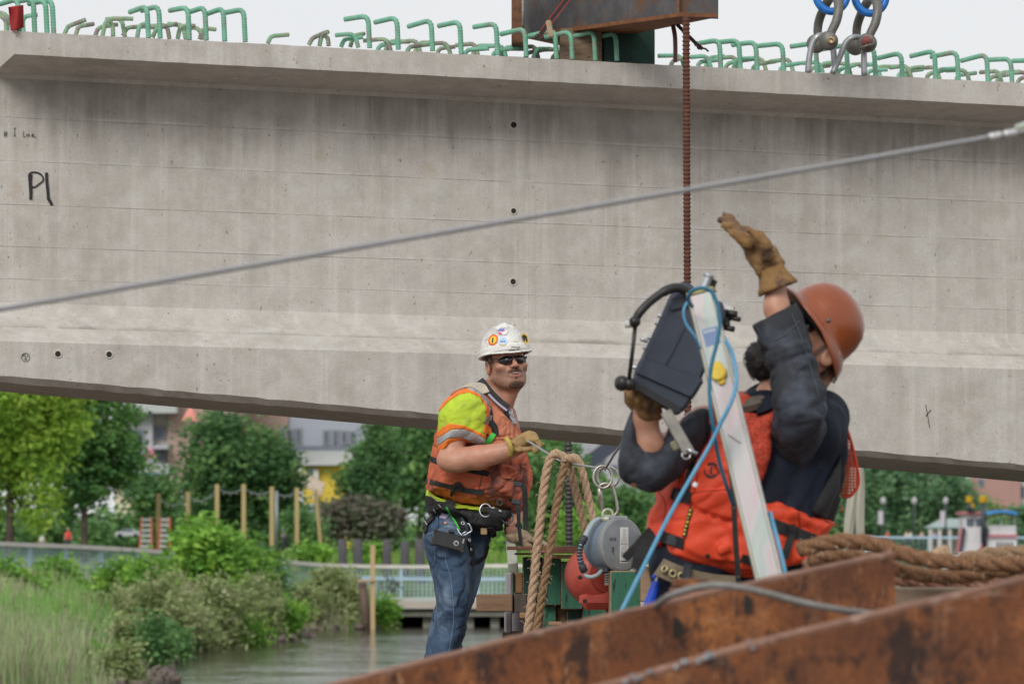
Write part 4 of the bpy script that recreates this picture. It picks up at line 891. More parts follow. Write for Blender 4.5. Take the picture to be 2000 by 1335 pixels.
bb(1929, 1025, 1985, 1043, 0, .2, MW, 'deck_railing'); bb(1882, 1012, 1918, 1086, 0, 5, MW, 'pilothouse'); bb(1878, 998, 1922, 1004, -.4, 6, MR, 'pilothouse_roof'); bb(1884, 1003, 1918, 1013, 0, 5, MW, 'pilothouse_top'); bb(1888, 1013, 1902, 1026, -.15, .2, M_win, 'window'); bb(1906, 1013, 1916, 1026, -.15, .2, M_win, 'window')
for k in range(5): bb(1947 + k * 7, 1058, 1950 + k * 7, 1072, -.15, .2, MD, 'window')
for xa, xb, yb, m_ in ((1871, 1876, 1078, MR), (1876, 1881, 1078, MD), (1917, 1921, 1078, MR), (1921, 1926, 1078, MD)):
    mb = MB(); mb.beam(P(xa, yb, 429.6), P(xb + 2, 1030, 429.6), .35, .3, up=(0, 1, 0)); mb.build('gangway', m_, rbt)
for x, yt, yb, r in ((1893, 980, 1000, .22), (1920, 980, 1060, .24), (1900, 990, 1000, .12)):
    mb = MB(); mb.tube([P(x, yb, 429), P(x, yt, 429)], r, 10); mb.build('stack', MD, rbt, smooth=True)
    mb = MB(); mb.lathe(P(x, yt - 5 * (r / .22), 429), (0, 0, 1), [(r * 1.2, -r * 1.5), (r * 1.8, -r), (r * 1.6, r * 1.1), (r * 2.0, r * 1.6), (0, r * 1.6)], 12); mb.build('stack_top', mat('stack_yellow', (.75, .45, .02), rough=.5), rbt, smooth=True)
mb = MB(); path = [P(1922 + 60 * t / 8, 1007 - 9 * math.sin(math.pi * (.15 + .7 * t / 8)), 431) for t in range(9)]; mb.ribbon(path, 5, .25, V(0, 0, 1)); mb.build('awning', mat('awning_blue', (.04, .26, .66), rough=.6), rbt)
for x in (1930, 1955, 1982): mb = MB(); mb.tube([P(x, 1045, 430), P(x, 1005, 430)], .06, 6); mb.build('awning_post', MW, rbt)
for i, (x, wd) in enumerate(((1640, 60), (1700, 60), (1845, 40))):
    W = wd * 440 / F_PX; b = P(x, 1110, 440); t = thing('moored_boat', ['low white motor boat moored behind the thick rope at the left', 'white motor boat moored in front of the blue quay fence', 'small white boat moored left of the riverboat'][i], 'boat', b, 'boats moored along the far quay')
    mb = MB(); mb.prism([b + V(u * W, 0, v) for u, v in ((-.5, .9), (-.4, -.1), (.42, -.1), (.5, 1.0), (.3, 1.05))], V(0, 2.2, 0)); mb.build('hull', MW, t)
    mb = MB(); mb.prism([b + V(u * W, .4, v) for u, v in ((-.2, .9), (-.12, 2.0), (.18, 2.0), (.28, 1.0))], V(0, 1.4, 0)); mb.build('cabin', MW, t)
    mb = MB(); mb.prism([b + V(u * W, .36, v) for u, v in ((-.15, 1.3), (-.1, 1.8), (.16, 1.8), (.22, 1.3))], V(0, 1.48, 0)); mb.build('window', M_win, t)
# pale draped covers hanging on a frame (the furled sails) left of the far trees
t = thing('furled_sails', 'two tall pale canvas covers hanging from the girder side behind the orange mesh', 'canvas cover', P(1668, 1055, 40))
for k, (xa, xb) in enumerate(((1650, 1668), (1672, 1690))):
    mb = MB(); n = 14; m_ = 18
    rings = []
    for i in range(n + 1):
        f = i / n; y = 912 + (1052 - 912) * f; cx = (xa + xb) / 2 + (4 if k == 0 else -2) * (1 - f) * 2 + 2 * math.sin(f * 5 + k); hw = (xb - xa) / 2 * (.75 + .35 * math.sin(f * 2.6)); rr_ = hw * 40 / F_PX
        for j in range(m_):
            an = 2 * math.pi * j / m_; q = 1 + .16 * math.sin(an * 4 + f * 3 + k); mb.v.append(tuple(P(cx, y, 40) + V(math.cos(an) * rr_ * q, math.sin(an) * rr_ * q, 0)))
    mb.f = [(i * m_ + j, i * m_ + (j + 1) % m_, (i + 1) * m_ + (j + 1) % m_, (i + 1) * m_ + j) for i in range(n) for j in range(m_)]; mb.m = [0] * len(mb.f)
    mb.build('canvas', mat('canvas_cover', (.42, .40, .33), (.34, .33, .27), scale=6, rough=.9, stretch=(1, 1, .3)), t, smooth=True)
# ================================================================== DECK, STEEL, TIMBER, ROPES, REELS
DECK_Z = 1.02
mb = MB(); mb.box((1.0, 14.0, DECK_Z - .3), (16, 17, .6)); deck = mb.build('barge_deck', mat('deck_steel', (.10, .07, .055), (.16, .12, .09), scale=2, rough=.85)); tag(deck, 'rusty steel deck of the work barge below the workers', None, None, 'structure')
# rusty foreground plates
def rust_plate():
    m = mat('plate_rust', (.25, .085, .028), (.125, .045, .022), scale=4.5, rough=.72, c3=(.42, .16, .05), s3=6, lo3=.52, hi3=.70, bump=.55, bscale=42, bdist=.004, detail=8, spec=.35)
    n = m.node_tree.nodes; L = m.node_tree.links; b = n['Principled BSDF']; src = b.inputs['Base Color'].links[0].from_socket
    tc = n.new('ShaderNodeTexCoord')
    def spots(scale, lo, hi, col, amt, st=(1, 1, 1)):
        nonlocal src
        mp = n.new('ShaderNodeMapping'); mp.inputs['Scale'].default_value = st; L.new(tc.outputs['Object'], mp.inputs[0])
        t = n.new('ShaderNodeTexNoise'); t.inputs['Scale'].default_value = scale; t.inputs['Detail'].default_value = 7; t.inputs['Roughness'].default_value = .7; L.new(mp.outputs[0], t.inputs['Vector'])
        r = n.new('ShaderNodeMapRange'); r.inputs['From Min'].default_value = lo; r.inputs['From Max'].default_value = hi; r.inputs['To Max'].default_value = amt; L.new(t.outputs['Fac'], r.inputs['Value'])
        x = n.new('ShaderNodeMix'); x.data_type = 'RGBA'; L.new(r.outputs[0], x.inputs[0]); L.new(src, x.inputs[6]); x.inputs[7].default_value = (*col, 1); src = x.outputs[2]
    spots(9, .55, .62, (.022, .016, .016), .9, (1, 1, .55)); spots(30, .54, .62, (.04, .02, .016), .75, (1, 1, .8)); spots(7, .58, .70, (.34, .16, .08), .65, (2.5, 1, .35)); spots(90, .45, .6, (.06, .03, .02), .45); spots(60, .60, .68, (.50, .26, .14), .6, (1, 1, .25)); spots(14, .62, .68, (.45, .30, .22), .5, (.2, 1, 2.2))
    L.new(src, b.inputs['Base Color']); return m
M_plate = rust_plate(); M_edge = mat('plate_edge_pale', (.26, .13, .08), (.15, .07, .045), scale=9, rough=.7, c3=(.38, .25, .19), s3=14, bump=.3, bscale=60, bdist=.003)
def plate(top, D0, D1, drop, name, label, extra=None, rim=.012):
    """top: list of photo px along the upper edge"""
    t = thing(name, label, 'steel beam', P(top[0][0], top[0][1], D0) - V(0, 0, drop))
    x0, x1 = top[0][0], top[-1][0]; path = []
    for (xa, ya), (xb, yb) in zip(top[:-1], top[1:]):
        for k in range(12):
            u = k / 12; path.append((xa + (xb - xa) * u, ya + (yb - ya) * u))
    path.append(top[-1]); Q = [P(x, y, D0 + (D1 - D0) * (x - x0) / (x1 - x0)) for x, y in path]; n = len(Q)
    dn = nrm(V(.03, .02, -1)); bk = V(-.004, .03, 0); rr_ = random.Random(int(D0 * 10))
    jj = [V(0, 0, rr_.uniform(-.0012, .0012)) for _ in Q]
    mb = MB()
    vs = [q + j + V(0, 0, -rim) for q, j in zip(Q, jj)] + [q + dn * drop for q in Q] + [q + dn * drop + bk for q in Q] + [q + bk + V(0, 0, -rim) for q in Q]
    fs = []
    for i in range(n - 1):
        for k in range(4): fs.append((k * n + i, k * n + i + 1, ((k + 1) % 4) * n + i + 1, ((k + 1) % 4) * n + i))
    fs += [(0, n, 2 * n, 3 * n), (n - 1, 4 * n - 1, 3 * n - 1, 2 * n - 1)]
    mb.add(vs, fs); mb.build('web_plate', M_plate, t)
    mb = MB(); mb.ribbon([q + j + bk * .5 + V(0, -.002, -rim * .5) for q, j in zip(Q, jj)], .024, rim * .8, V(0, -.2, 1)); mb.build('pale_edge', M_edge, t)  # paler brown strip along the upper edge of the beam
    # lower flange lying out of sight below
    mb = MB(); mb.ribbon([q + dn * drop + V(0, .1, 0) for q in Q], .3, .025, V(0, 0, 1)); mb.build('lower_flange', M_plate, t)
    return t, Q
pb_, QB = plate([(1120, 1353), (1480, 1250), (2090, 1103)], 7.2, 7.6, .42, 'steel_sheet_pile', 'nearest rusty steel beam in the bottom right corner, weld beads on its edge')
pa_, QA = plate([(560, 1356), (1000, 1243), (1205, 1195), (1430, 1143), (1747, 1075)], 8.3, 8.9, .40, 'steel_sheet_pile', 'second rusty steel beam, its square cut end just below the thick ropes')
rs = random.Random(12)
for i in range(15):
    u = rs.choice([.16, .2, .21, .3, .33, .34, .38, .42, .55]) + rs.uniform(-.02, .02) ; k = min(len(QB) - 2, int(u * (len(QB) - 1) * .9)); p = QB[k] + (QB[k + 1] - QB[k]) * rs.random() + V(0, -.004, rs.uniform(-.012, .006))
    mb = MB(); s_ = rs.uniform(.003, .0065); mb.lathe(p, nrm(V(rs.uniform(-1, 1), -1, .6)), [(0, -s_), (s_ * 1.2, -s_ * .5), (s_ * 1.1, s_ * .5), (0, s_ * .8)], 9); mb.build('weld_bead', mat('weld_bead', (.36, .38, .40), (.2, .2, .21), scale=90, rough=.45, metal=.4), pb_, smooth=True)
for (x, y, D_, rx, rz) in ((1322, 1226, 8.60, .016, .022), (1462, 1180, 8.70, .012, .020)):
    mb = MB(); n = 22; c = P(x, y, D_ - .02); R1 = [c + V(math.cos(a) * rx, 0, math.sin(a) * rz) for a in np.linspace(0, 2 * math.pi, n + 1)[:-1]]
    k = min(range(len(QA)), key=lambda i: abs((QA[i][0] / QA[i][1]) * F_PX + 1000 - x)); dd = QA[k][1] + .02 * (QA[k][2] - c[2]) - .0022 - c[1]
    R1 = [p + V(0, dd, 0) for p in R1]; mb.add(R1 + [p * V(1, 1, 1) + V(0, -.0002, 0) for p in [c + V(0, dd, 0)]], [(n, i, (i + 1) % n) for i in range(n)]); mb.build('bolt_hole', M_hole, pa_)
# second flange plate behind beam A's end
for i, (x0, y0, x1, y1, lb) in enumerate(((1318, 1130, 1384, 1146, 'flat rusty steel offcut on top, below the canvas belt'), (1312, 1147, 1376, 1160, 'rusty steel offcut in the middle of the small pile'), (1303, 1158, 1400, 1215, 'thick rusty steel offcut at the bottom of the small pile'))):
    a, b = P(x0, y1, 9.2 + .02 * i), P(x1, y0, 9.2 + .02 * i); mb = MB(); mb.box(((a[0] + b[0]) / 2, 9.3, (a[2] + b[2]) / 2), (b[0] - a[0], .16, b[2] - a[2]), bev=.003); tag(mb.build('steel_offcut', M_plate), lb, 'steel scrap', 'small pile of rusty steel offcuts')
# grey hose over the rusty beam
mb = MB(); mb.tube(catmull([P(x, y, d) for x, y, d in ((1255, 1205, 8.9), (1300, 1168, 8.55), (1345, 1150, 8.5), (1400, 1142, 8.5), (1470, 1151, 8.5), (1560, 1174, 8.52), (1640, 1190, 8.55), (1720, 1200, 8.75), (1790, 1215, 8.9))], 9), .0072, 12)
tag(mb.build('wire_rope', mat('hose_grey', (.16, .155, .145), (.23, .225, .21), scale=60, rough=.6, bump=.5, bscale=300, bdist=.001), smooth=True), 'dark grey cable lying over the second rusty beam', 'cable')

# long wire rope across the picture
M_wire = mat('wire_galv', (.27, .27, .28), (.36, .36, .37), scale=200, rough=.45, metal=.3)
def strandrope(path, R, name, m, label=None, cat='rope', nst=3, turns_per_m=9, parent=None, fuzz=0, seed=1, rs_=.56, m2=None, sides=9, group=None):
    """laid rope: nst strands twisted round the path, in one mesh"""
    seg = [0.]
    for a, b in zip(path[:-1], path[1:]): seg.append(seg[-1] + np.linalg.norm(b - a))
    L = seg[-1]; arr = np.array(path); n = max(24, int(L * turns_per_m * 9))
    ss = np.linspace(0, L, n); Q = [np.array([np.interp(s, seg, arr[:, k]) for k in range(3)]) for s in ss]
    T, N, B = frames(Q); mb = MB()
    for k in range(nst):
        pp = [Q[i] + (N[i] * math.cos(2 * math.pi * (k / nst + ss[i] * turns_per_m)) + B[i] * math.sin(2 * math.pi * (k / nst + ss[i] * turns_per_m))) * R * (1 - rs_) for i in range(n)]
        mb.tube(pp, R * rs_, sides)
    if fuzz:
        rg = random.Random(seed); mb.cm = 1 if m2 else 0
        for i in range(int(L * fuzz)):
            j = rg.randrange(1, n - 1); a = rg.uniform(0, 6.28); d = N[j] * math.cos(a) + B[j] * math.sin(a); p = Q[j] + d * R * .9; l = rg.uniform(.006, .028)
            d2 = nrm(d + T[j] * rg.uniform(-1.5, 1.5)); mb.ribbon([p, p + d2 * l * .6, p + nrm(d2 + V(0, 0, -.5)) * l], .0012, .0012, V(0, -1, 0))
        mb.cm = 0
    o = mb.build(name, [m, m2] if m2 else m, parent, smooth=True)
    if label: tag(o, label, cat, group)
    return o
a, b = P(-1400, 846.4, 8.067), P(1946, 266, 8.9)
wr = thing('guy_wire', 'long grey steel wire rope running diagonally across the whole girder', 'wire rope', (a + b) / 2)
strandrope([a + (b - a) * t / 10 for t in range(11)], .0062, 'wire', M_wire, parent=wr, nst=6, turns_per_m=14, rs_=.42, sides=6)
M_sleeve = mat('swage', (.6, .6, .6), (.45, .45, .46), scale=50, rough=.4, metal=.4)
d_ = nrm(b - a)
for k, x in enumerate((1944, 1973)):
    mb = MB(); c = P(x, 266 - (x - 1944) * .19, 8.88); mb.lathe(c, d_, [(.004, -.016), (.0085, -.013), (.009, -.004), (.0078, 0), (.009, .004), (.0085, .013), (.004, .016)], 14); mb.build('swage_sleeve', M_sleeve, wr, smooth=True)
mb = MB(); mb.tube([P(1940, 266, 8.88), P(1990, 258, 8.9), P(2060, 254, 8.92)], .006, 8); mb.build('wire_tail', M_wire, wr, smooth=True)
mb = MB(); mb.tube([P(1985, 251, 8.9), P(2060, 226, 8.95)], .009, 10); mb.build('thimble', mat('cap_yellow', (.45, .42, .2), (.3, .4, .45), scale=30, rough=.5), wr, smooth=True)

# ---------------------------------------------------------------- timber crib
G = 'timber and steel crib beside the man in jeans'
def blk(x0, y0, x1, y1, D, dep, m, lb, face=None, bev=.004, name='timber_block'): return block(x0, y0, x1, y1, D, dep, m, name, lb, 'timber block', G, bev, face)
blk(1021, 1087, 1060, 1168, 17.95, .6, M_timber, 'darkest green painted timber end, leftmost of the three upper ones', M_greend)
blk(1060, 1090, 1096, 1181, 17.90, .6, M_timber, 'green painted timber end, middle of the three upper ones behind the ropes', M_green)
blk(1096, 1096, 1137, 1189, 17.82, .6, M_timber, 'green painted timber end, right of the three upper ones, left of the red reel', M_green)
blk(1022, 1169, 1060, 1240, 18.0, .6, M_timber, 'dark green timber end under the darkest upper one', M_greend)
blk(1061, 1182, 1086, 1245, 17.95, .6, M_timber, 'narrow green timber end in the lower row between the two hanging ropes', M_green)
blk(1087, 1183, 1106, 1245, 18.0, .5, M_timberl, 'bare brown timber end in the lower row', None)
blk(1107, 1190, 1136, 1250, 17.9, .6, M_timber, 'dark green timber end in the lower row under the third upper one', M_greend)
blk(1137, 1181, 1184, 1210, 17.86, .6, M_timber, 'small green timber end below the red reel', M_green)
blk(1137, 1211, 1250, 1290, 17.9, .6, M_timberl, 'brown timber under the red reel, mostly behind the rusty beam', None)
blk(1192, 1114, 1251, 1230, 16.75, .6, M_timberl, 'large bright green cracked timber end right of the red reel', M_green)
blk(930, 1160, 1001, 1193, 17.9, .16, M_timberg if False else mat('timber_brown_h', (.17, .10, .06), (.24, .15, .09), scale=5, rough=.9, stretch=(1, 1, 9), bump=.5, bscale=30, bdist=.003, c3=(.07, .04, .03), s3=14, lo3=.6, hi3=.68), 'horizontal brown timber sticking out left behind the legs of the man in jeans')
blk(1004, 1118, 1021, 1158, 17.98, .3, mat('timber_tan', (.30, .17, .08), (.22, .12, .055), scale=5, rough=.9, stretch=(1, 1, 9), bump=.5, bscale=30, bdist=.003), 'short tan timber beside the darkest green one')
blk(1004, 1159, 1029, 1196, 17.92, .3, mat('timber_black', (.055, .042, .036), (.09, .07, .06), scale=5, rough=.9, stretch=(6, 1, 1), bump=.5, bscale=30, bdist=.003), 'nearly black timber end under the short tan one')
blk(1000.5, 1117, 1004, 1198, 17.96, .3, M_greend, 'thin dark strip beside the grey column')  # narrow dark upright strip between column and timbers
block(987, 1118, 1000, 1236, 18.15, .12, mat('column_grey', (.32, .29, .31), (.25, .225, .24), scale=4, rough=.7), 'steel_column', 'upper pale grey square steel column behind the brown timber', 'column')
block(985, 1194, 1030, 1234, 18.35, .12, MC['column_grey'], 'steel_box', 'wide pale grey steel box at the foot of the crib', 'column')
mb = MB(); mb.tube([P(1003, 1234, 18.2), P(1003, 1262, 18.2)], .05, 10); tag(mb.build('steel_stub', mat('dark_stub', (.05, .03, .025), rough=.8)), 'dark rusty stub under the grey steel box', 'steel stub')
a, b = P(995, 1030, 18.75), P(1003, 1118, 18.3); mb = MB(); mb.beam(a, b, .045, .10, up=(0, 1, 0), bev=.004)
tag(mb.build('aluminium_post', mat('alu_greenish', (.40, .41, .34), (.34, .35, .30), scale=10, rough=.5)), 'slanting pale greenish aluminium post left of the crib', 'post')
for x0, x1, dd, lb in ((1008, 1120, 0, 'left low support timber under the crib, down on the deck'), (1130, 1245, 0, 'right low support timber under the crib, down on the deck')):
    a, b = P(x0, 1262, 17.85), P(x1, 1262, 17.85); mb = MB(); mb.box(((a[0] + b[0]) / 2, 18.2, (a[2] + DECK_Z) / 2), (b[0] - a[0], .7, a[2] - DECK_Z)); tag(mb.build('timber_block', M_timber), lb, 'timber block', G)
# rusty plates on top
def plt(x0, y0, x1, y1, D, dep, lb, m=None): return tag(block(x0, y0, x1, y1, D, dep, m or M_redst, 'steel_plate', None, None, None, .002), lb, 'steel plate', 'rusty flat bars on the crib')
M_redst = mat('red_rust', (.15, .055, .03), (.09, .035, .022), scale=12, rough=.8, bump=.3, bscale=80, bdist=.002, c3=(.3, .2, .16), s3=30, lo3=.62, hi3=.7)
plt(990, 1066, 1128, 1073, 17.7, .5, 'long flat red brown steel bar under the resting glove')
plt(1058, 1070, 1133, 1080, 17.62, .3, 'shorter thick red brown bar right under the long one')
plt(1005, 1079, 1062, 1083, 17.75, .4, 'thin rusty shim left of the hanging ropes')
plt(1062, 1083, 1134, 1090, 17.72, .3, 'splintered tan plank strip on the green timber ends', mat('splinter', (.28, .15, .08), (.36, .24, .15), scale=20, rough=.9, stretch=(1, 1, 6)))
plt(1015, 1196, 1034, 1206, 17.75, .2, 'small brown wedge beside the hanging rope foot', MC['timber_tan'])
plt(1072, 1214, 1098, 1220, 17.7, .2, 'thin tan splinter of wood in the lower row', MC['splinter'])
plt(1184, 1181, 1191, 1215, 17.2, .2, 'upright rusty angle between red reel and bright green timber')
# junk right of the bright green timber
block(1252, 1106, 1330, 1175, 16.6, .4, M_timberl, 'timber_block', 'bare brown timber behind the blue handled tool', 'timber block', None)
block(1256, 1078, 1340, 1096, 16.5, .5, M_timberl, 'timber_block', 'light brown plank behind the hanging blue rope', 'timber block', None)
block(1262, 1040, 1330, 1050, 16.6, .5, M_redst, 'steel_plate', 'short rusty bar behind the orange life vest', 'steel plate', None)
t = thing('hand_tool', 'tool with a bright blue plastic handle hanging from the canvas belt', 'tool', P(1272, 1180, 12.2))
mb = MB(); mb.tube(catmull([P(1281, 1134, 12.2), P(1276, 1155, 12.2), P(1266, 1185, 12.2), P(1262, 1200, 12.2)], 5), lambda i, tt: .010 + .006 * math.sin(tt * 3), 12, sq=(1, .7)); mb.build('handle', mat('tool_blue', (.01, .07, .55), rough=.4), t, smooth=True)
mb = MB(); mb.tube([P(1284, 1122, 12.2), P(1281, 1136, 12.2)], .004, 8); mb.build('shank', M_alu, t)
mb = MB(); mb.tube(catmull([P(1276, 1128, 12.15), P(1284, 1118, 12.15), P(1292, 1124, 12.15)], 4), .006, 8); mb.build('holder_loop', MC['tool_blue'], t, smooth=True)
# dark rubber hose loop
mb = MB(); mb.tube(catmull([P(1246, 1118, 16.4), P(1256, 1085, 16.3), P(1275, 1058, 16.3), P(1300, 1050, 16.3)], 6), .012, 10); tag(mb.build('rubber_hose', mat('rubber', (.10, .11, .13), rough=.6), smooth=True), 'dark grey hose curving up beside the bright green timber', 'hose')

# ---------------------------------------------------------------- manila ropes over the thin cable
def manila(nm, a, b, c): return mat(nm, a, b, scale=120, rough=.95, c3=c, s3=260, lo3=.5, hi3=.65, bump=.9, bscale=420, bdist=.003, stretch=(1, 1, .35))
M_man = manila('manila', (.40, .27, .17), (.52, .37, .25), (.26, .16, .09)); M_man2 = manila('manila_brown', (.21, .125, .06), (.30, .19, .10), (.12, .07, .035)); M_fuzz = mat('fibre', (.55, .42, .28), rough=.9)
M_man3 = manila('manila_mid', (.33, .22, .13), (.44, .31, .2), (.2, .12, .07))
Dr = 17.35
def rp(pts, R, m, lb, D=Dr, seed=1, dv=0, tpm=8.5, fuzz=110, g='manila ropes hung over the thin cable'):
    path = catmull([P(x, y, D + dv * i) for i, (x, y) in enumerate(pts)], 12)
    return strandrope(path, R, 'manila_rope', m, lb, 'rope', 3, tpm, fuzz=fuzz, seed=seed, m2=M_fuzz, group=g)
rp([(1026, 1262), (1033, 1215), (1044, 1120), (1050, 1060), (1057, 1000), (1064, 940), (1073, 900), (1085, 885), (1098, 890), (1107, 900)], .0205, M_man, 'thick light manila rope, the leftmost strand hanging over the cable', seed=2, tpm=8)
rp([(1042, 1262), (1050, 1215), (1064, 1130), (1076, 1060), (1086, 990), (1096, 935), (1104, 905)], .0185, M_man2, 'dark brown manila rope hanging between the two light ones', D=17.3, seed=3, tpm=8)
rp([(1107, 900), (1116, 925), (1126, 965), (1137, 1010), (1147, 1050)], .0185, M_man3, 'tan manila rope passing behind the grey reel handle', D=17.5, seed=4, tpm=8)
rp([(1102, 900), (1110, 893), (1122, 893), (1132, 903), (1141, 935), (1149, 970), (1160, 1020), (1166, 1050)], .0185, M_man, 'light manila rope, the rightmost strand going down behind the grey reel', D=17.45, seed=5, tpm=8)
strandrope(catmull([P(x, y, 17.33 + d) for x, y, d in ((1099, 905, .02), (1103, 898, -.03), (1110, 897, -.04), (1115, 902, -.02), (1111, 907, .02), (1103, 907, .03), (1099, 903, .0))], 8), .012, 'rope_knot', M_man3, 'small knot of manila rope tied round the thin cable', 'knot', 3, 14, fuzz=60, m2=M_fuzz)
# thin cable held by the man, up to the ring
Dc = 17.38
tc_ = thing('steel_cable', 'thin steel cable running from the glove through the manila ropes to the steel rings', 'cable', P(1100, 900, Dc))
strandrope([P(1030, 860, 18.0), P(1062, 880, 17.7), P(1090, 897, 17.45), P(1108, 904, Dc), P(1135, 908, 17.3), P(1166, 913, 17.0)], .0052, 'cable', M_wire, parent=tc_, nst=6, turns_per_m=16, rs_=.42, sides=6)
strandrope([P(1181, 918, 16.9), P(1184, 912, 16.9), P(1200, 886, 16.6), P(1216, 864, 16.2), P(1250, 830, 15.2)], .0052, 'cable', mat('wire_dark', (.15, .145, .14), (.22, .21, .2), scale=200, rough=.5, metal=.3), parent=tc_, nst=6, turns_per_m=16, rs_=.42, sides=6)
M_ring = mat('steel_ring', (.30, .27, .23), (.42, .39, .35), scale=60, rough=.35, metal=.75)
for k, (x, y, ax, sx) in enumerate(((1177, 931, (.12, -1, .1), .82), (1188, 931, (-.5, -1, .05), .95))):
    mb = MB(); mb.torus(P(x, y, 16.9 + .02 * k), ax, .0465, .0052, 36, 10, sx=sx, u=(1, 0, 0)); tag(mb.build('steel_ring', M_ring, smooth=True), ['bare steel ring on the thin cable, left of the pair', 'bare steel ring on the thin cable, right of the pair'][k], 'ring', 'pair of steel rings over the grey reel')
cb_ = thing('carabiner', 'oval steel carabiner with screw sleeve linking rings and grey reel', 'carabiner', P(1188, 1005, 16.9))
mb = MB(); q = lambda x, y, d=0: P(x, y, 16.9 + d)
mb.tube(catmull([q(1171, 962), q(1170, 952), q(1176, 945), q(1186, 944), q(1196, 950), q(1201, 965), q(1205, 985), q(1206, 997), q(1200, 1006), q(1190, 1009), q(1182, 1006), q(1177, 1000)], 6), .0062, 12); mb.build('carabiner_body', M_ring, cb_, smooth=True)
mb = MB(); mb.lathe(q(1173.5, 975), nrm(q(1176, 998) - q(1170, 955)), [(.004, -.05), (.0075, -.046), (.0105, -.03), (.0105, -.004), (.0085, .0), (.0085, .022), (.006, .03), (.005, .05)], 14); mb.build('screw_sleeve', M_ring, cb_, smooth=True)
sw = mat('swivel_olive', (.42, .43, .33), (.33, .33, .26), scale=60, rough=.45, metal=.3)
# grey self retracting reel
gr_ = thing('fall_arrest_reel', 'blue grey round fall arrest reel with white label and ribbed black grip', 'fall arrest reel', P(1200, 1116, 16.95))
AX = nrm(V(.62, -.78, .02)); UPv = nrm(V(.0, 0, 1)); C0 = P(1212, 1063, 16.88)
M_reel = mat('reel_grey', (.17, .19, .205), (.235, .25, .26), scale=12, rough=.55, c3=(.3, .31, .31), s3=40, lo3=.62, hi3=.72, bump=.15, bscale=300, bdist=.001)
M_reelb = mat('reel_blue', (.12, .165, .21), (.17, .22, .27), scale=12, rough=.5, c3=(.3, .33, .35), s3=40, lo3=.64, hi3=.72)
R0 = .113; R_ = R0
side = nrm(np.cross(AX, UPv))
mb = MB(); mb.lathe(C0, AX, [(0, .012), (R0 * .93, .012), (R0, .006), (R0, -.012), (R0 * .97, -.014)], 48); mb.build('cover_plate', M_reel, gr_, smooth=True, auto=35)
mb = MB(); mb.torus(C0 + AX * .007, AX, R0 * .985, .0022, 48, 6); mb.build('cover_rim', mat('rim_tan', (.34, .31, .25), (.25, .25, .24), scale=50, rough=.7), gr_, smooth=True)
mb = MB(); mb.lathe(C0, AX, [(R0 * .97, -.014), (R0 * .985, -.05), (R0 * .96, -.10), (R0 * .86, -.125), (R0 * .5, -.135), (0, -.137)], 48); mb.build('drum', M_reelb, gr_, smooth=True)
tp_ = C0 + UPv * R0 * .97 - side * 0
mb = MB(); mb.box(C0 + UPv * R0 * .80 - AX * .045 + side * .0, (.085, .10, .058), (side, AX, UPv), .008); mb.build('top_lug', M_reel, gr_, smooth=True, auto=35)
mb = MB(); mb.torus(q(1187, 1004, -.01), (.1, -1, .1), .021, .0062, 26, 9); mb.build('swivel_eye', sw, gr_, smooth=True)
mb = MB(); mb.lathe(P(1186, 1010, 16.9), (0, 0, 1), [(0, -.02), (.03, -.02), (.028, 0), (.012, .012), (0, .012)], 16); mb.build('swivel_base', sw, gr_, smooth=True)
# label: white plate with printed lines
lc = C0 + AX * .0135 + side * -.002; lw, lh = .045, .148
u_, v_ = -side if np.dot(side, V(1, 0, 0)) < 0 else side, UPv
mb = MB(); mb.box(lc + v_ * (-.002) + u_ * .006, (lw, lh, .001), (u_, v_, AX)); mb.build('label', mat('label_white', (.68, .68, .67), (.55, .54, .52), scale=60, rough=.6, c3=(.4, .33, .26), s3=50, lo3=.66, hi3=.7), gr_)
rs = random.Random(4)
M_prt = mat('print_black', (.05, .05, .05), rough=.7); M_prg = mat('print_grey', (.33, .33, .34), rough=.7)
def textobj(s, c, u, v, nn, h, m, parent, name='printed_text', xs=1.0, sh=0):
    cu = bpy.data.curves.new(name, 'FONT'); cu.body = s; cu.size = h; cu.align_x = 'CENTER'; cu.align_y = 'CENTER'; cu.resolution_u = 3
    ob = bpy.data.objects.new('tmp', cu); COL.objects.link(ob); bpy.context.view_layer.update()
    me = bpy.data.meshes.new_from_object(ob.evaluated_get(bpy.context.evaluated_depsgraph_get())); bpy.data.objects.remove(ob); bpy.data.curves.remove(cu)
    mv = [np.asarray(c) + u * p.co.x * xs + v * p.co.y for p in me.vertices]; fs = [tuple(p.vertices) for p in me.polygons]; bpy.data.meshes.remove(me)
    if not fs: return None
    return _mesh(name, mv, fs, m, parent, None, False)
L0 = lc + v_ * (-.002) + u_ * .006 + AX * .0014
textobj('FRONT', L0 + v_ * .004, u_, v_, AX, .011, M_prt, gr_); textobj('FRANCE', L0 - v_ * .032, u_, v_, AX, .010, M_prt, gr_)
mb = MB(); mb.box(L0 - v_ * .066, (.036, .0045, .0006), (u_, v_, AX)); mb.build('printed_text', M_prt, gr_)
for k in range(17):
    y = .064 - k * .0078
    if abs(y - .004) < .008 or abs(y + .032) < .008 or y < -.058: continue
    w1 = rs.uniform(.016, .036); mb = MB(); mb.box(L0 + v_ * y, (w1, .0016, .0006), (u_, v_, AX)); mb.build('printed_text', M_prg, gr_)
textobj('4418', C0 + AX * .0135 - u_ * .052 + v_ * .022, u_, v_, AX, .022, M_prt, gr_, 'handwritten_number', .8)
mb = MB(); cc = C0 + AX * .0135 - u_ * .052 - v_ * .022
for pl in ([(-1, 2), (1, 1), (0, 0), (-1, -1), (1, -2), (0, -3)], [(1, 2), (-1, 1), (1, 0), (0, -1.5)]):
    mb.ribbon(catmull([cc + u_ * a * .005 + v_ * b * .006 for a, b in pl], 4), .0022, .0008, AX)
mb.build('handwritten_sign', M_prt, gr_)
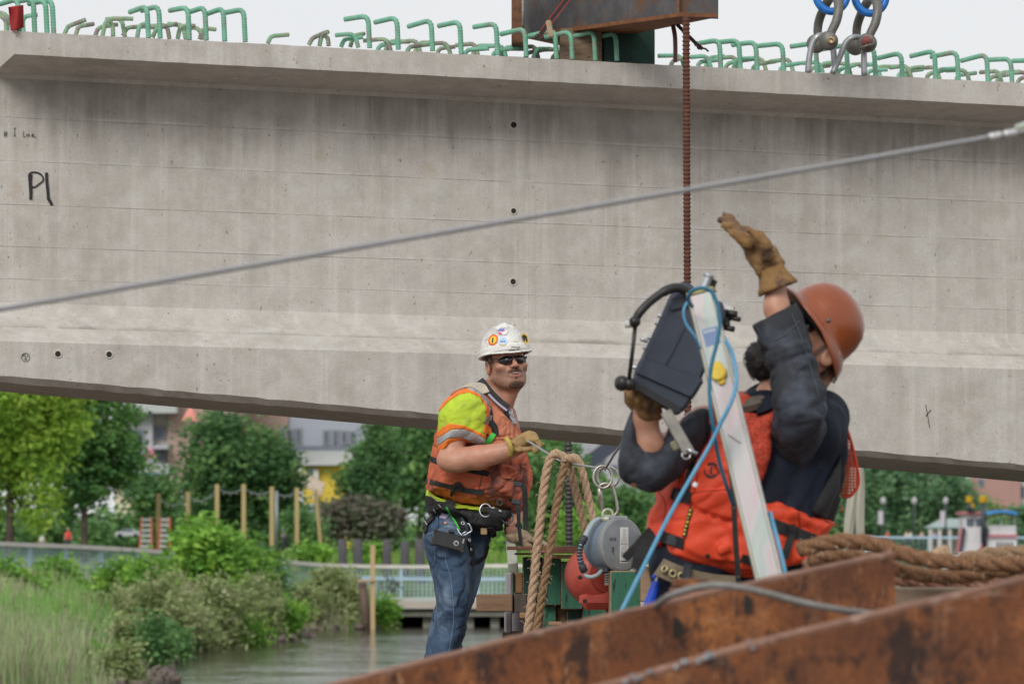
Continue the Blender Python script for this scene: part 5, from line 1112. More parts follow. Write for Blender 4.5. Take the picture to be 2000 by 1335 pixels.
# carrying handle with ribbed grip
hp = [q(1170, 1012, -.02), q(1158, 1020, -.05), q(1147, 1038, -.07), q(1139, 1056, -.08)]
mb = MB(); mb.tube(catmull(hp, 6), .013, 10, sq=(1, .7)); mb.build('handle_strap', mat('handle_pale', (.30, .36, .38), (.24, .29, .31), scale=30, rough=.6), gr_, smooth=True)
gp = catmull([q(1140, 1052, -.08), q(1134, 1065, -.09), q(1132, 1080, -.09), q(1134, 1096, -.09), q(1140, 1112, -.08)], 10)
mb = MB(); mb.tube(gp, .0085, 10); mb.build('grip_core', mat('grip_blue', (.22, .33, .42), rough=.5), gr_, smooth=True)
T_, _, _ = frames(gp)
for i in range(3, len(gp) - 4, 4):
    mb = MB(); mb.lathe(gp[i], T_[i], [(.008, -.0045), (.0135, -.0035), (.0135, .0035), (.008, .0045)], 14); mb.build('grip_rib', mat('grip_black', (.03, .033, .04), rough=.6), gr_, smooth=True)
for i in (1, len(gp) - 3):
    mb = MB(); mb.lathe(gp[i], T_[i], [(.009, -.018), (.016, -.014), (.016, .014), (.009, .018)], 14); mb.build('grip_collar', MC['grip_black'], gr_, smooth=True)
mb = MB(); mb.tube(catmull([q(1140, 1112, -.08), q(1144, 1123, -.08), q(1155, 1126, -.09), q(1168, 1121, -.08), q(1176, 1112, -.04)], 6), .0085, 10); mb.build('handle_strap', MC['handle_pale'], gr_, smooth=True)
mb = MB(); mb.box(q(1178, 1112, -.03), (.05, .05, .03), bev=.008); mb.build('lower_lug', MC['grip_black'], gr_)
# red reel behind
rr_ = thing('fall_arrest_reel', 'red round fall arrest reel tucked behind the blue grey one', 'fall arrest reel', P(1170, 1182, 17.05))
C1 = P(1178, 1122, 17.12); M_red = mat('reel_red', (.34, .045, .03), (.42, .07, .045), scale=14, rough=.5, c3=(.2, .06, .04), s3=40, lo3=.62, hi3=.72, bump=.2, bscale=200, bdist=.001)
AX1 = nrm(V(.45, -.9, .05))
mb = MB(); mb.lathe(C1, AX1, [(0, .035), (.07, .035), (.105, .02), (.12, -.01), (.128, -.06), (.12, -.12), (.07, -.14), (0, -.14)], 44); mb.build('housing', M_red, rr_, smooth=True)
mb = MB(); mb.box(P(1166, 1170, 17.12), (.15, .11, .085), bev=.03); mb.build('lower_housing', M_red, rr_, smooth=True, auto=60)
mb = MB(); mb.torus(C1 + AX1 * .03, AX1, .075, .005, 36, 8); mb.build('cover_ring', mat('red_dark', (.22, .03, .02), rough=.6), rr_, smooth=True)
for x, y in ((1133, 1127), (1142, 1173)): mb = MB(); mb.lathe(P(x, y, 17.0), (-.2, -1, 0), [(0, .004), (.009, .004), (.009, -.01)], 12); mb.build('screw_hole', M_hole, rr_)
mb = MB(); mb.box(P(1186, 1130, 17.02), (.022, .002, .05)); mb.build('label', MC['label_white'], rr_)
mb = MB()
for k in range(4): mb.box(P(1186, 1123 + 4.5 * k, 17.018), (.018, .001, .003))
mb.build('printed_text', M_prt, rr_)

# ---------------------------------------------------------------- thick hawser coil on the timber, right
M_haw = manila('hawser', (.19, .092, .042), (.29, .155, .08), (.08, .042, .025)); M_haw2 = manila('hawser_red', (.16, .075, .045), (.24, .12, .075), (.08, .04, .03)); M_haw3 = manila('hawser_light', (.25, .16, .09), (.33, .22, .13), (.15, .09, .05))
GC = 'thick laid ropes heaped on the timber at the right'
def hz(pts, R, m, lb, D, seed): return strandrope(catmull([P(x, y, D) for x, y in pts], 12), R, 'thick_rope', m, lb, 'rope', 3, 6.2, fuzz=70, seed=seed, m2=M_fuzz, group=GC, sides=12, rs_=.55)
hz([(1560, 1075), (1600, 1062), (1650, 1056), (1710, 1062), (1755, 1078), (1810, 1092), (1870, 1098), (1940, 1100), (2060, 1100)], .0225, M_haw, 'topmost thick rope running from behind the orange vest to the right edge', 10.6, 11)
hz([(1580, 1095), (1640, 1086), (1700, 1092), (1740, 1108), (1800, 1122), (1870, 1126), (1940, 1115), (2060, 1098)], .0215, M_haw, 'thick rope lying just below the topmost one', 10.7, 12)
hz([(1570, 1108), (1630, 1102), (1690, 1110), (1740, 1126)], .022, M_haw2, 'reddish brown thick rope at the left end of the heap', 10.8, 13)
hz([(1740, 1128), (1800, 1136), (1880, 1140), (1960, 1128), (2060, 1115)], .0205, M_haw2, 'lowest thick rope resting on the pale timber', 10.95, 14)
hz([(1880, 1092), (1930, 1082), (1990, 1078), (2060, 1080)], .021, M_haw3, 'pale thick rope at the back of the heap by the right edge', 11.1, 15)
mb = MB(); mb.box(P(1838, 1080, 10.9), (.05, .03, .035), (nrm(V(1, 0, .5)), V(0, 1, 0), nrm(V(-.5, 0, 1))), .008); tag(mb.build('rope_end', M_man), 'frayed pale rope end sticking up from the heap', 'rope end')
block(1700, 1147, 2080, 1240, 10.75, .6, M_timberg if False else mat('timber_pale', (.26, .19, .13), (.34, .26, .19), scale=6, rough=.95, stretch=(5, 1, 1), bump=.6, bscale=30, bdist=.004, c3=(.18, .12, .08), s3=16, lo3=.6, hi3=.7), 'timber_block', 'pale weathered timber under the heap of thick rope', 'timber block', None)
block(1560, 1118, 1700, 1300, 11.0, .6, M_timberg, 'timber_block', 'grey timber under the left end of the rope heap', 'timber block', None)
# ================================================================== IMPLICIT-SURFACE TOOLS (bodies, clothes, gloves)
_vr = np.random.default_rng(99).uniform(0, 1, (32, 32, 32)).astype(np.float32)
def vnoise(p):
    f = np.floor(p); t = p - f; i = f.astype(int) & 31; j = (i + 1) & 31; t = t * t * (3 - 2 * t)
    a, b, c = i[:, 0], i[:, 1], i[:, 2]; d, e, g = j[:, 0], j[:, 1], j[:, 2]; x, y, z = t[:, 0], t[:, 1], t[:, 2]
    return (((_vr[a, b, c] * (1 - x) + _vr[d, b, c] * x) * (1 - y) + (_vr[a, e, c] * (1 - x) + _vr[d, e, c] * x) * y) * (1 - z)
            + ((_vr[a, b, g] * (1 - x) + _vr[d, b, g] * x) * (1 - y) + (_vr[a, e, g] * (1 - x) + _vr[d, e, g] * x) * y) * z)
def wrinkle(Pn, amp, fr, dirn=(0, 0, 1), st=3.0, seed=0):
    """soft cloth folds: ridged noise stretched along dirn"""
    d = nrm(dirn); q = Pn - d * (Pn @ d)[:, None] * (1 - 1 / st); q = q * fr + seed * 7.31
    q = q + (vnoise(q * .6 + 3)[:, None] - .5) * 1.6
    n = 1 - np.abs(2 * vnoise(q) - 1); m = vnoise(q * 2.1 + 9)
    return amp * (n * n - .4) + amp * .4 * (m - .5)
def cap(Pn, a, b, ra, rb=None, fl=None):
    rb = ra if rb is None else rb; a = np.asarray(a, float); b = np.asarray(b, float); ab = b - a
    t = np.clip(((Pn - a) @ ab) / (ab @ ab), 0, 1); return np.linalg.norm(Pn - a - t[:, None] * ab, axis=1) - (ra + (rb - ra) * t)
def chain(Pn, pts, rs, k=.01):
    d = None
    for i in range(len(pts) - 1):
        e = cap(Pn, pts[i], pts[i + 1], rs[i], rs[i + 1]); d = e if d is None else smin(d, e, k)
    return d
def ell(Pn, c, r, R=None):
    q = Pn - np.asarray(c, float)
    if R is not None: q = q @ np.asarray(R, float).T
    r = np.asarray(r, float); k0 = np.linalg.norm(q / r, axis=1); k1 = np.linalg.norm(q / (r * r), axis=1); return k0 * (k0 - 1) / (k1 + 1e-9)
def smin(a, b, k):
    h = np.clip(.5 + .5 * (b - a) / k, 0, 1); return b * (1 - h) + a * h - k * h * (1 - h)
def smax(a, b, k): return -smin(-a, -b, k)
def proj(Pn): D = Pn[:, 1]; return 1000 + Pn[:, 0] * F_PX / D, 1080 - (Pn[:, 2] - H_CAM) * F_PX / D
def spoly(pts, n=4):
    """closed smooth polygon"""
    p = [V(*q) for q in pts]; m = len(p); out = []
    for i in range(m):
        p0, p1, p2, p3 = p[(i - 1) % m], p[i], p[(i + 1) % m], p[(i + 2) % m]
        for k in range(n):
            t = k / n; out.append(.5 * ((2 * p1) + (-p0 + p2) * t + (2 * p0 - 5 * p1 + 4 * p2 - p3) * t * t + (-p0 + 3 * p1 - 3 * p2 + p3) * t ** 3))
    return np.array(out)
def pd(Pn, poly, D):
    """signed distance (m) to a picture-plane outline standing at distance D"""
    X, Y = proj(Pn); x0, y0 = poly.min(0); x1, y1 = poly.max(0)
    bd = np.hypot(np.maximum(np.maximum(x0 - X, X - x1), 0), np.maximum(np.maximum(y0 - Y, Y - y1), 0)); res = bd + 8.; near = bd < 26
    if near.any():
        x, y = X[near], Y[near]; a = poly; b = np.roll(poly, -1, 0); best = np.full(len(x), 1e18); ins = np.zeros(len(x), bool)
        for i in range(len(a)):
            ex, ey = b[i] - a[i]; wx = x - a[i, 0]; wy = y - a[i, 1]; t = np.clip((wx * ex + wy * ey) / (ex * ex + ey * ey + 1e-12), 0, 1)
            rx = wx - t * ex; ry = wy - t * ey; np.minimum(best, rx * rx + ry * ry, out=best)
            if ey != 0: c = (a[i, 1] > y) != (b[i, 1] > y); ins ^= c & (x < a[i, 0] + wy * (ex / ey))
        res[near] = np.where(ins, -1, 1) * np.sqrt(best)
    return res * D / F_PX
def inflate(Pn, poly, D, d0, Hh, W):
    """rounded solid with the given outline; d0 = depth offset (number or f(px, py)), Hh = half thickness, W = rounding width"""
    s = pd(Pn, poly, D)
    if callable(d0): x, y = proj(Pn); d0 = d0(x, y)
    dz = Pn[:, 1] - D - d0; u = np.clip(1 + s / W, 0, None); return (np.sqrt(u * u + (dz / Hh) ** 2) - 1) * min(W, Hh)
def bump(Pn, poly, D, amt, soft): return amt * smooth01(-pd(Pn, poly, D) / soft)

def surfnet(fn, lo, hi, h):
    lo = np.asarray(lo, float); hi = np.asarray(hi, float); n = np.ceil((hi - lo) / h).astype(int) + 1; n = (n + 3) // 4 * 4 + 1
    # coarse pass
    nc = (n - 1) // 4 + 1; g = [lo[k] + np.arange(nc[k]) * h * 4 for k in range(3)]; G = np.stack(np.meshgrid(*g, indexing='ij'), -1).reshape(-1, 3)
    cv = fn(G).reshape(nc); Vv = np.repeat(np.repeat(np.repeat(cv, 4, 0), 4, 1), 4, 2)[:n[0], :n[1], :n[2]].astype(np.float32)
    near = np.abs(cv) < h * 4 * 2.4; nb = near.copy()
    s = np.sign(cv)
    for ax in range(3):
        d = np.diff(s, axis=ax) != 0; sl0 = [slice(None)] * 3; sl1 = [slice(None)] * 3; sl0[ax] = slice(0, -1); sl1[ax] = slice(1, None); nb[tuple(sl0)] |= d; nb[tuple(sl1)] |= d
    nn = nb.copy()
    for ax in range(3):
        sl0 = [slice(None)] * 3; sl1 = [slice(None)] * 3; sl0[ax] = slice(0, -1); sl1[ax] = slice(1, None); t = nn.copy(); nn[tuple(sl0)] |= t[tuple(sl1)]; nn[tuple(sl1)] |= t[tuple(sl0)]
    M = np.repeat(np.repeat(np.repeat(nn, 4, 0), 4, 1), 4, 2)[:n[0], :n[1], :n[2]]
    I = np.argwhere(M); Vv[M] = fn(lo + I * h)
    ins = Vv < 0; cs = [(0, 0, 0), (1, 0, 0), (0, 1, 0), (1, 1, 0), (0, 0, 1), (1, 0, 1), (0, 1, 1), (1, 1, 1)]; m = np.array(Vv.shape) - 1
    sub = lambda A, c: A[c[0]:c[0] + m[0], c[1]:c[1] + m[1], c[2]:c[2] + m[2]]
    cnt = sum(sub(ins, c).astype(np.int8) for c in cs); act = (cnt > 0) & (cnt < 8); A = np.argwhere(act); idx = np.full(m, -1); idx[act] = np.arange(len(A))
    cvs = [sub(Vv, c)[act] for c in cs]; pos = np.zeros((len(A), 3)); ct = np.zeros(len(A))
    for a in range(8):
        for b in range(a + 1, 8):
            df = [abs(cs[a][k] - cs[b][k]) for k in range(3)]
            if sum(df) != 1: continue
            va, vb = cvs[a], cvs[b]; w_ = (va < 0) != (vb < 0); t = np.where(w_, va / np.where(w_, va - vb, 1), 0); p = np.array(cs[a]) + t[:, None] * (np.array(cs[b]) - np.array(cs[a])); pos += p * w_[:, None]; ct += w_
    Pv = lo + (A + pos / ct[:, None]) * h; F = []
    for ax in range(3):
        u, v = [(1, 2), (2, 0), (0, 1)][ax]; sl0 = [slice(0, m[k]) for k in range(3)]; sl1 = list(sl0); sl1[ax] = slice(1, m[ax] + 1)
        a = ins[tuple(sl0)]; b = ins[tuple(sl1)]; E = np.argwhere(a != b); E = E[(E[:, u] > 0) & (E[:, v] > 0)]
        if not len(E): continue
        du = np.zeros(3, int); du[u] = 1; dv = np.zeros(3, int); dv[v] = 1; gi = lambda q: idx[q[:, 0], q[:, 1], q[:, 2]]
        Q = np.stack([gi(E - du - dv), gi(E - dv), gi(E), gi(E - du)], 1); f = a[E[:, 0], E[:, 1], E[:, 2]]; Q[~f] = Q[~f][:, ::-1]; F.append(Q)
    F = np.concatenate(F) if F else np.zeros((0, 4), int); return Pv, F[(F >= 0).all(1)]

def sdf_obj(name, fn, box, D, dr, h, m, parent, attrs=None, relax=1):
    """box = (px0, py0, px1, py1) of the picture; dr = depth range round D"""
    a = P(box[0], box[3], D + dr[1]); b = P(box[2], box[1], D + dr[1]); a2 = P(box[0], box[3], D + dr[0]); b2 = P(box[2], box[1], D + dr[0])
    lo = np.minimum(a, a2); hi = np.maximum(b, b2); lo[1] = D + dr[0]; hi[1] = D + dr[1]
    vs, fs = surfnet(fn, lo, hi, h)
    if len(fs) == 0: print('EMPTY', name); return None
    N = len(vs)
    for _ in range(relax):      # light smoothing of the net
        i = fs.ravel(); j = np.roll(fs, -1, 1).ravel(); c = np.bincount(i, minlength=N) + np.bincount(j, minlength=N)
        s = np.stack([np.bincount(i, vs[j, k], N) + np.bincount(j, vs[i, k], N) for k in range(3)], 1); vs = vs * .5 + .5 * s / np.maximum(c, 1)[:, None]
    o = _mesh(name, vs, fs, m, parent, None, True)
    for k, f in (attrs or {}).items():
        A = o.data.attributes.new(k, 'FLOAT', 'POINT'); A.data.foreach_set('value', f(vs).astype(np.float32))
    return o

def drape(pts, fn, D, off=.002, d_start=-.6, d_end=.5, step=.004):
    """picture points -> points on the first surface met along the camera ray"""
    ds = np.arange(d_start, d_end, step); out, nr_ = [], []
    last = None
    for (x, y) in pts:
        k = V((x - 1000) / F_PX, 1, (1080 - y) / F_PX); L = V(0, 0, H_CAM) + (D + ds)[:, None] * k; v = fn(L) - off; w_ = np.argmax(v < 0)
        if v[w_] >= 0: d = last if last is not None else 0.
        else:
            i = max(w_ - 1, 0); t = v[i] / (v[i] - v[w_]) if w_ > 0 else 0; d = ds[i] + t * step
        last = d; p = P(x, y, D + d); e = .004
        g = fn(np.array([p + V(e, 0, 0), p - V(e, 0, 0), p + V(0, e, 0), p - V(0, e, 0), p + V(0, 0, e), p - V(0, 0, e)])); gn = nrm(V(g[0] - g[1], g[2] - g[3], g[4] - g[5]))
        if gn[1] > -.15: gn = nrm(gn + V(0, -.6, 0))
        out.append(p); nr_.append(gn)
    return out, nr_
def dstrap(pts, fn, D, wd, th, name, m, parent, off=.002, n=6, **kw):
    pp = [tuple(q) for q in catmull([V(*p) for p in pts], n)]; a, b = drape(pp, fn, D, off + th / 2, **kw)
    for _ in range(2): a = [a[0]] + [(a[i - 1] + 2 * a[i] + a[i + 1]) / 4 for i in range(1, len(a) - 1)] + [a[-1]]
    b = [nrm(sum(b[max(0, i - 2):i + 3])) for i in range(len(b))]
    mb = MB(); mb.ribbon(a, wd, th, b); return mb.build(name, m, parent, smooth=False)
def dpatch(quad, fn, D, name, m, parent, off=.002, th=.002, nu=10, nv=10, **kw):
    """patch of cloth laid on a surface, corners given clockwise in picture px"""
    q = [V(*p) for p in quad]; pts = [tuple((q[0] * (1 - u) + q[1] * u) * (1 - v) + (q[3] * (1 - u) + q[2] * u) * v) for v in np.linspace(0, 1, nv) for u in np.linspace(0, 1, nu)]
    a, b = drape(pts, fn, D, off + th, **kw); a2 = [p - n_ * (th + off) for p, n_ in zip(a, b)]; N = nu * nv
    fs = [(j * nu + i, j * nu + i + 1, (j + 1) * nu + i + 1, (j + 1) * nu + i) for j in range(nv - 1) for i in range(nu - 1)]
    fs += [tuple(N + k for k in f[::-1]) for f in fs]; ring = list(range(nu)) + [(j + 1) * nu - 1 for j in range(1, nv)] + [N - 1 - i for i in range(1, nu)] + [j * nu for j in range(nv - 2, 0, -1)]
    fs += [(ring[i], ring[(i + 1) % len(ring)], N + ring[(i + 1) % len(ring)], N + ring[i]) for i in range(len(ring))]
    return _mesh(name, a + a2, fs, m, parent, None, False)

def head_local(Pn, c, S, F, U, sc): q = (Pn - c) / sc; return np.stack([q @ S, q @ F, q @ U], 1)
def head_sdf(q):
    """adult head, metres; x side, y face, z up; origin between the ears at eye height"""
    far = np.linalg.norm(q, axis=1) - .17
    nr = far < .02
    if not nr.all():
        out = far + .0; 
        if nr.any(): out[nr] = head_sdf(q[nr])
        return out
    d = ell(q, (0, -.008, .035), (.076, .096, .090)); d = smin(d, ell(q, (0, .028, -.045), (.063, .067, .080)), .03)
    d = smin(d, ell(q, (0, .062, -.092), (.033, .032, .026)), .028)                         # chin
    for s in (-1, 1):
        d = smin(d, cap(q, (s * .057, .0, -.062), (s * .022, .066, -.1), .019, .018), .025)       # jaw line
        d = smin(d, ell(q, (s * .044, .064, -.028), (.024, .022, .018)), .018)               # cheekbone
        d = smax(d, -ell(q, (s * .031, .102, -.001), (.017, .014, .011)), .012)              # eye socket
        d = smin(d, ell(q, (s * .031, .083, -.001), (.0125, .0125, .0125)), .003)            # eyeball
        d = smin(d, cap(q, (s * .020, .0885, .006), (s * .043, .079, .006), .0045), .006)    # lid
    d = smin(d, cap(q, (-.040, .080, .019), (.040, .080, .019), .009), .014)                 # brow
    d = smin(d, cap(q, (0, .092, .004), (0, .113, -.034), .0065, .0115), .008)               # nose
    for s in (-1, 1): d = smin(d, ell(q, (s * .0125, .103, -.037), (.0085, .011, .008)), .006); d = smax(d, -ell(q, (s * .0065, .110, -.0455), (.0035, .005, .004)), .002)
    d = smin(d, ell(q, (0, .088, -.062), (.030, .014, .022)), .014)                          # muzzle
    d = smin(d, cap(q, (-.021, .0945, -.0565), (.021, .0945, -.0565), .0045), .004); d = smin(d, cap(q, (-.017, .0955, -.0755), (.017, .0955, -.0755), .0052), .004)
    d = smax(d, -ell(q, (0, .104, -.0655), (.0195, .014, .0062)), .002)                      # mouth
    for s in (-1, 1):
        e = ell(q, (s * .080, -.006, -.012), (.009, .019, .031)); e = smax(e, -ell(q, (s * .089, .0, -.008), (.007, .010, .019)), .004); d = smin(d, e, .006)
    return d

def skin_mat(name, c, ruddy, stub):
    m = mat(name, c, tuple(k * .86 for k in c), scale=35, rough=.48, bump=.12, bscale=420, bdist=.0012, c3=ruddy, s3=16, lo3=.5, hi3=.75)
    n = m.node_tree.nodes; L = m.node_tree.links; b = n['Principled BSDF']; src = b.inputs['Base Color'].links[0].from_socket
    b.inputs['Subsurface Weight'].default_value = .12; b.inputs['Subsurface Radius'].default_value = (.008, .003, .0015); b.inputs['Subsurface Scale'].default_value = 1
    tc = n.new('ShaderNodeTexCoord'); t = n.new('ShaderNodeTexNoise'); t.inputs['Scale'].default_value = 500; t.inputs['Detail'].default_value = 2; L.new(tc.outputs['Object'], t.inputs['Vector'])
    at = n.new('ShaderNodeAttribute'); at.attribute_name = 'stub'; mu = n.new('ShaderNodeMath'); mu.operation = 'MULTIPLY'; L.new(at.outputs['Fac'], mu.inputs[0])
    rg = n.new('ShaderNodeMapRange'); rg.inputs['From Min'].default_value = .3; rg.inputs['From Max'].default_value = .6; rg.inputs['To Min'].default_value = .5; L.new(t.outputs['Fac'], rg.inputs['Value']); L.new(rg.outputs[0], mu.inputs[1])
    x = n.new('ShaderNodeMix'); x.data_type = 'RGBA'; L.new(mu.outputs[0], x.inputs[0]); L.new(src, x.inputs[6]); x.inputs[7].default_value = (*stub, 1)
    at2 = n.new('ShaderNodeAttribute'); at2.attribute_name = 'lip'; y = n.new('ShaderNodeMix'); y.data_type = 'RGBA'; L.new(at2.outputs['Fac'], y.inputs[0]); L.new(x.outputs[2], y.inputs[6]); y.inputs[7].default_value = (.34, .11, .09, 1)
    L.new(y.outputs[2], b.inputs['Base Color']); return m
M_leather = mat('leather_tan', (.36, .24, .09), (.27, .17, .07), scale=14, rough=.8, c3=(.12, .08, .05), s3=22, lo3=.52, hi3=.7, bump=.5, bscale=110, bdist=.002)
M_leather2 = mat('leather_brown', (.27, .15, .05), (.18, .095, .035), scale=12, rough=.8, c3=(.075, .042, .03), s3=16, lo3=.48, hi3=.66, bump=.5, bscale=110, bdist=.002)
M_leatherp = mat('leather_pale', (.38, .29, .19), (.29, .21, .13), scale=14, rough=.8, c3=(.14, .1, .07), s3=22, lo3=.52, hi3=.7, bump=.5, bscale=110, bdist=.002)
M_webk = mat('webbing_black', (.012, .012, .013), (.022, .022, .024), scale=60, rough=.85, bump=.3, bscale=600, bdist=.0008)
# ================================================================== WORKER IN THE WHITE HARD HAT
D1m = 18.6
m1 = thing('person', 'worker in white hard hat, sunglasses, lime shirt, orange vest and jeans holding a cable', 'person', (P(880, 1428, D1m)))
q1 = lambda x, y, d=0: P(x, y, D1m + d)
pz = lambda pts: [(800 + a / 3.707, 600 + b / 3.707) for a, b in pts]      # zoom-1 notes
pw = lambda pts: [(800 + a / 3.607, 920 + b / 3.607) for a, b in pts]      # zoom-2 notes
pv_ = lambda pts: [(820 + a / 5.135, 860 + b / 5.135) for a, b in pts]
yaw, pit, rol = math.radians(17), math.radians(11), math.radians(5.5)
F1 = V(math.sin(yaw) * math.cos(pit), -math.cos(yaw) * math.cos(pit), math.sin(pit)); U1 = nrm(V(0, 0, 1) - F1 * F1[2]); S1 = np.cross(F1, U1)
U1, S1 = nrm(U1 * math.cos(rol) + S1 * -math.sin(rol) * -1), None
S1 = np.cross(F1, U1)                                   # his right-to-left axis seen from the front
HS1 = 1.1; HC1 = q1(989, 709, -.02)
hl1 = lambda Pn: head_local(Pn, HC1, S1, F1, U1, HS1)
hp1 = lambda x, y, z: HC1 + (S1 * x + F1 * y + U1 * z) * HS1
# --- clothing shapes
vest_p = spoly([(928, 750), (946, 756), (965, 775), (985, 790), (999, 797), (1012, 835), (1022, 868), (1034, 900), (1038, 935), (1033, 960), (1028, 985), (1018, 1006), (985, 999), (950, 994), (915, 992), (880, 981), (838, 966), (832, 950), (834, 925), (841, 885), (850, 840), (862, 800), (880, 772), (900, 758)])
slv_p = spoly(pz([(345, 612), (410, 592), (470, 592), (540, 645), (580, 720), (580, 800), (562, 920), (545, 992), (470, 990), (360, 985), (300, 1025), (235, 1098), (218, 1040), (208, 960), (203, 850), (200, 770), (240, 700), (290, 650)]))
def vest0(Pn): return inflate(Pn, vest_p, D1m, lambda x, y: .02 - .0006 * (x - 935), .19, .13)
pock = spoly([(966, 925), (1006, 935), (1003, 975), (960, 962)], 3); flap = spoly([(972, 905), (1009, 913), (1007, 937), (978, 931)], 3)
vneck = spoly([(940, 745), (946, 757), (972, 796), (1004, 829), (1011, 838), (1006, 815), (998, 797), (1010, 770), (975, 730)], 2)
def vest1(Pn):
    d = vest0(Pn) - bump(Pn, pock, D1m, .016, .02) - bump(Pn, flap, D1m, .012, .01) + wrinkle(Pn, .013, 13, (0, .3, 1), 2.2, 1) + wrinkle(Pn, .007, 36, (1, 0, .4), 2.0, 2)
    x, y = proj(Pn); d = d + .006 * np.exp(-((y - (985 + (x - 900) * .1)) / 5) ** 2)
    return d
def vest1c(Pn): return smax(vest1(Pn), -pd(Pn, vneck, D1m), .008)
def inner1(Pn): return inflate(Pn, vest_p, D1m, lambda x, y: .02 - .0006 * (x - 935), .165, .15) + .02
def slv1(Pn):
    d = inflate(Pn, slv_p, D1m, -.17, .105, .085); d = smin(d, cap(Pn, q1(915, 800, -.1), q1(920, 790, .0), .07), .05)
    return d + wrinkle(Pn, .008, 16, (.4, 0, 1), 2.4, 4) + wrinkle(Pn, .0035, 40, (.8, 0, .4), 2.0, 5)
arm_R = [q1(908, 800, -.15), q1(876, 898, -.21), q1(935, 893, -.26), q1(992, 880, -.28), q1(1012, 872, -.29)]
arm_L = [q1(985, 810, .15), q1(1016, 925, .10), q1(1004, 990, -.02), q1(1002, 1034, -.10)]
nlegp = spoly([(826, 1036), (829, 1075), (840, 1111), (846, 1142), (850, 1183), (846, 1215), (843, 1250), (842, 1290), (840, 1350), (893, 1350), (899, 1272), (902, 1252), (911, 1234), (917, 1195), (921, 1150), (922, 1100), (920, 1050), (905, 1010), (850, 1000)])
flegp = spoly([(890, 1005), (962, 1010), (964, 1032), (959, 1053), (951, 1086), (939, 1128), (930, 1164), (917, 1200), (905, 1250), (890, 1350), (826, 1350), (829, 1280), (836, 1233), (843, 1197), (868, 1150), (885, 1090)])
def jeans1(Pn, w_=True):
    a = inflate(Pn, nlegp, D1m, -.09, .10, .075); b = inflate(Pn, flegp, D1m, .09, .10, .075); x, y = proj(Pn)
    d = smin(a, b, .012 + .03 * np.clip((1100 - y) / 60, 0, 1)); 
    for s_, xx in ((-.09, 868), (.1, 860)): d = smin(d, cap(Pn, q1(xx, 1330, s_), q1(xx, 1412, s_), .062, .06), .02)
    if w_:
        kn = np.exp(-((y - 1215) / 45) ** 2) + .5 * np.exp(-((y - 1095) / 30) ** 2) + .35
        d = d + wrinkle(Pn, .012, 17, (1, 0, .45), 2.6, 7) * kn + wrinkle(Pn, .004, 46, (1, 0, -.3), 2.2, 8) * kn
    return d
def body1(Pn):
    d = head_sdf(hl1(Pn)) * HS1
    nk = smin(cap(Pn, hp1(0, -.02, -.03), q1(962, 782, .02), .062, .068), cap(Pn, hp1(-.01, .03, -.08), q1(980, 800, -.02), .04, .045), .03)
    d = smin(d, nk, .02); d = smin(d, cap(Pn, q1(962, 790, .02), q1(930, 830, .03), .075, .11), .04)
    d = smin(d, inner1(Pn) + .05, .03)
    d = smin(d, chain(Pn, arm_R[:2], [.06, .05]), .03); d = smin(d, chain(Pn, arm_R[1:], [.052, .055, .041, .036]), .012)
    d = smin(d, ell(Pn, q1(893, 903, -.235), (.06, .05, .045)), .02)
    d = smin(d, chain(Pn, arm_L, [.055, .05, .046, .034]), .02)
    d = smin(d, jeans1(Pn, False) + .025, .02)
    return d + wrinkle(Pn, .0012, 30, (1, 0, 0), 2, 3)
def stub1(Pn):
    q = hl1(Pn); f = smooth01((-.028 - q[:, 2] + .25 * np.clip(np.abs(q[:, 0]) - .03, 0, 1)) / .03) * smooth01((q[:, 1] + .015) / .03) * smooth01((.135 + q[:, 2]) / .02)
    f = f * .62; hair = smooth01((np.abs(q[:, 0]) - .058) / .006) * smooth01((q[:, 2] + .03) / .03) * smooth01((.045 - q[:, 1]) / .02); return np.where(np.linalg.norm(q, axis=1) < .2, np.maximum(f, hair * .8), 0)
def lip1(Pn):
    q = hl1(Pn); a = np.exp(-((q[:, 2] + .0585) / .004) ** 2 - (q[:, 0] / .019) ** 4) + np.exp(-((q[:, 2] + .0745) / .005) ** 2 - (q[:, 0] / .016) ** 4) + 1.2 * (np.exp(-((q[:, 2] + .066) / .005) ** 2 - (q[:, 0] / .018) ** 4))
    return np.clip(a, 0, 1) * (q[:, 1] > .08) * (np.linalg.norm(q, axis=1) < .2)
M_skin1 = skin_mat('skin_tanned', (.50, .25, .165), (.50, .19, .13), (.10, .06, .045))
# body: fine head piece and coarser rest would split it, so one net at 3.6 mm
sdf_obj('body', body1, (815, 640, 1075, 1420), D1m, (-.42, .36), .0038, M_skin1, m1, {'stub': stub1, 'lip': lip1})
# shirt
M_lime = mat('shirt_lime', (.48, .62, .03), (.40, .55, .03), scale=10, rough=.8, c3=(.26, .30, .07), s3=9, lo3=.48, hi3=.72, bump=.2, bscale=500, bdist=.001)
M_org = mat('trim_orange', (.80, .20, .02), (.70, .16, .02), scale=20, rough=.75, c3=(.45, .13, .05), s3=14, lo3=.6, hi3=.75)
M_refl = mat('reflective_grey', (.36, .36, .37), (.28, .28, .30), scale=20, rough=.35, spec=.7, c3=(.2, .19, .18), s3=14, lo3=.6, hi3=.75)
M_polo = mat('polo_black', (.016, .016, .018), (.03, .03, .033), scale=30, rough=.85)
sh1 = sdf_obj('shirt', slv1, (840, 745, 975, 905), D1m, (-.32, .12), .004, M_lime, m1)
def shellcut(base, poly, off, Dm): return lambda Pn: smax(base(Pn) - off, pd(Pn, poly, Dm), .001)
P_or1 = np.array(pz([(195, 912), (240, 862), (290, 838), (390, 852), (470, 888), (560, 930), (560, 960), (460, 906), (385, 880), (300, 885), (190, 955)]))
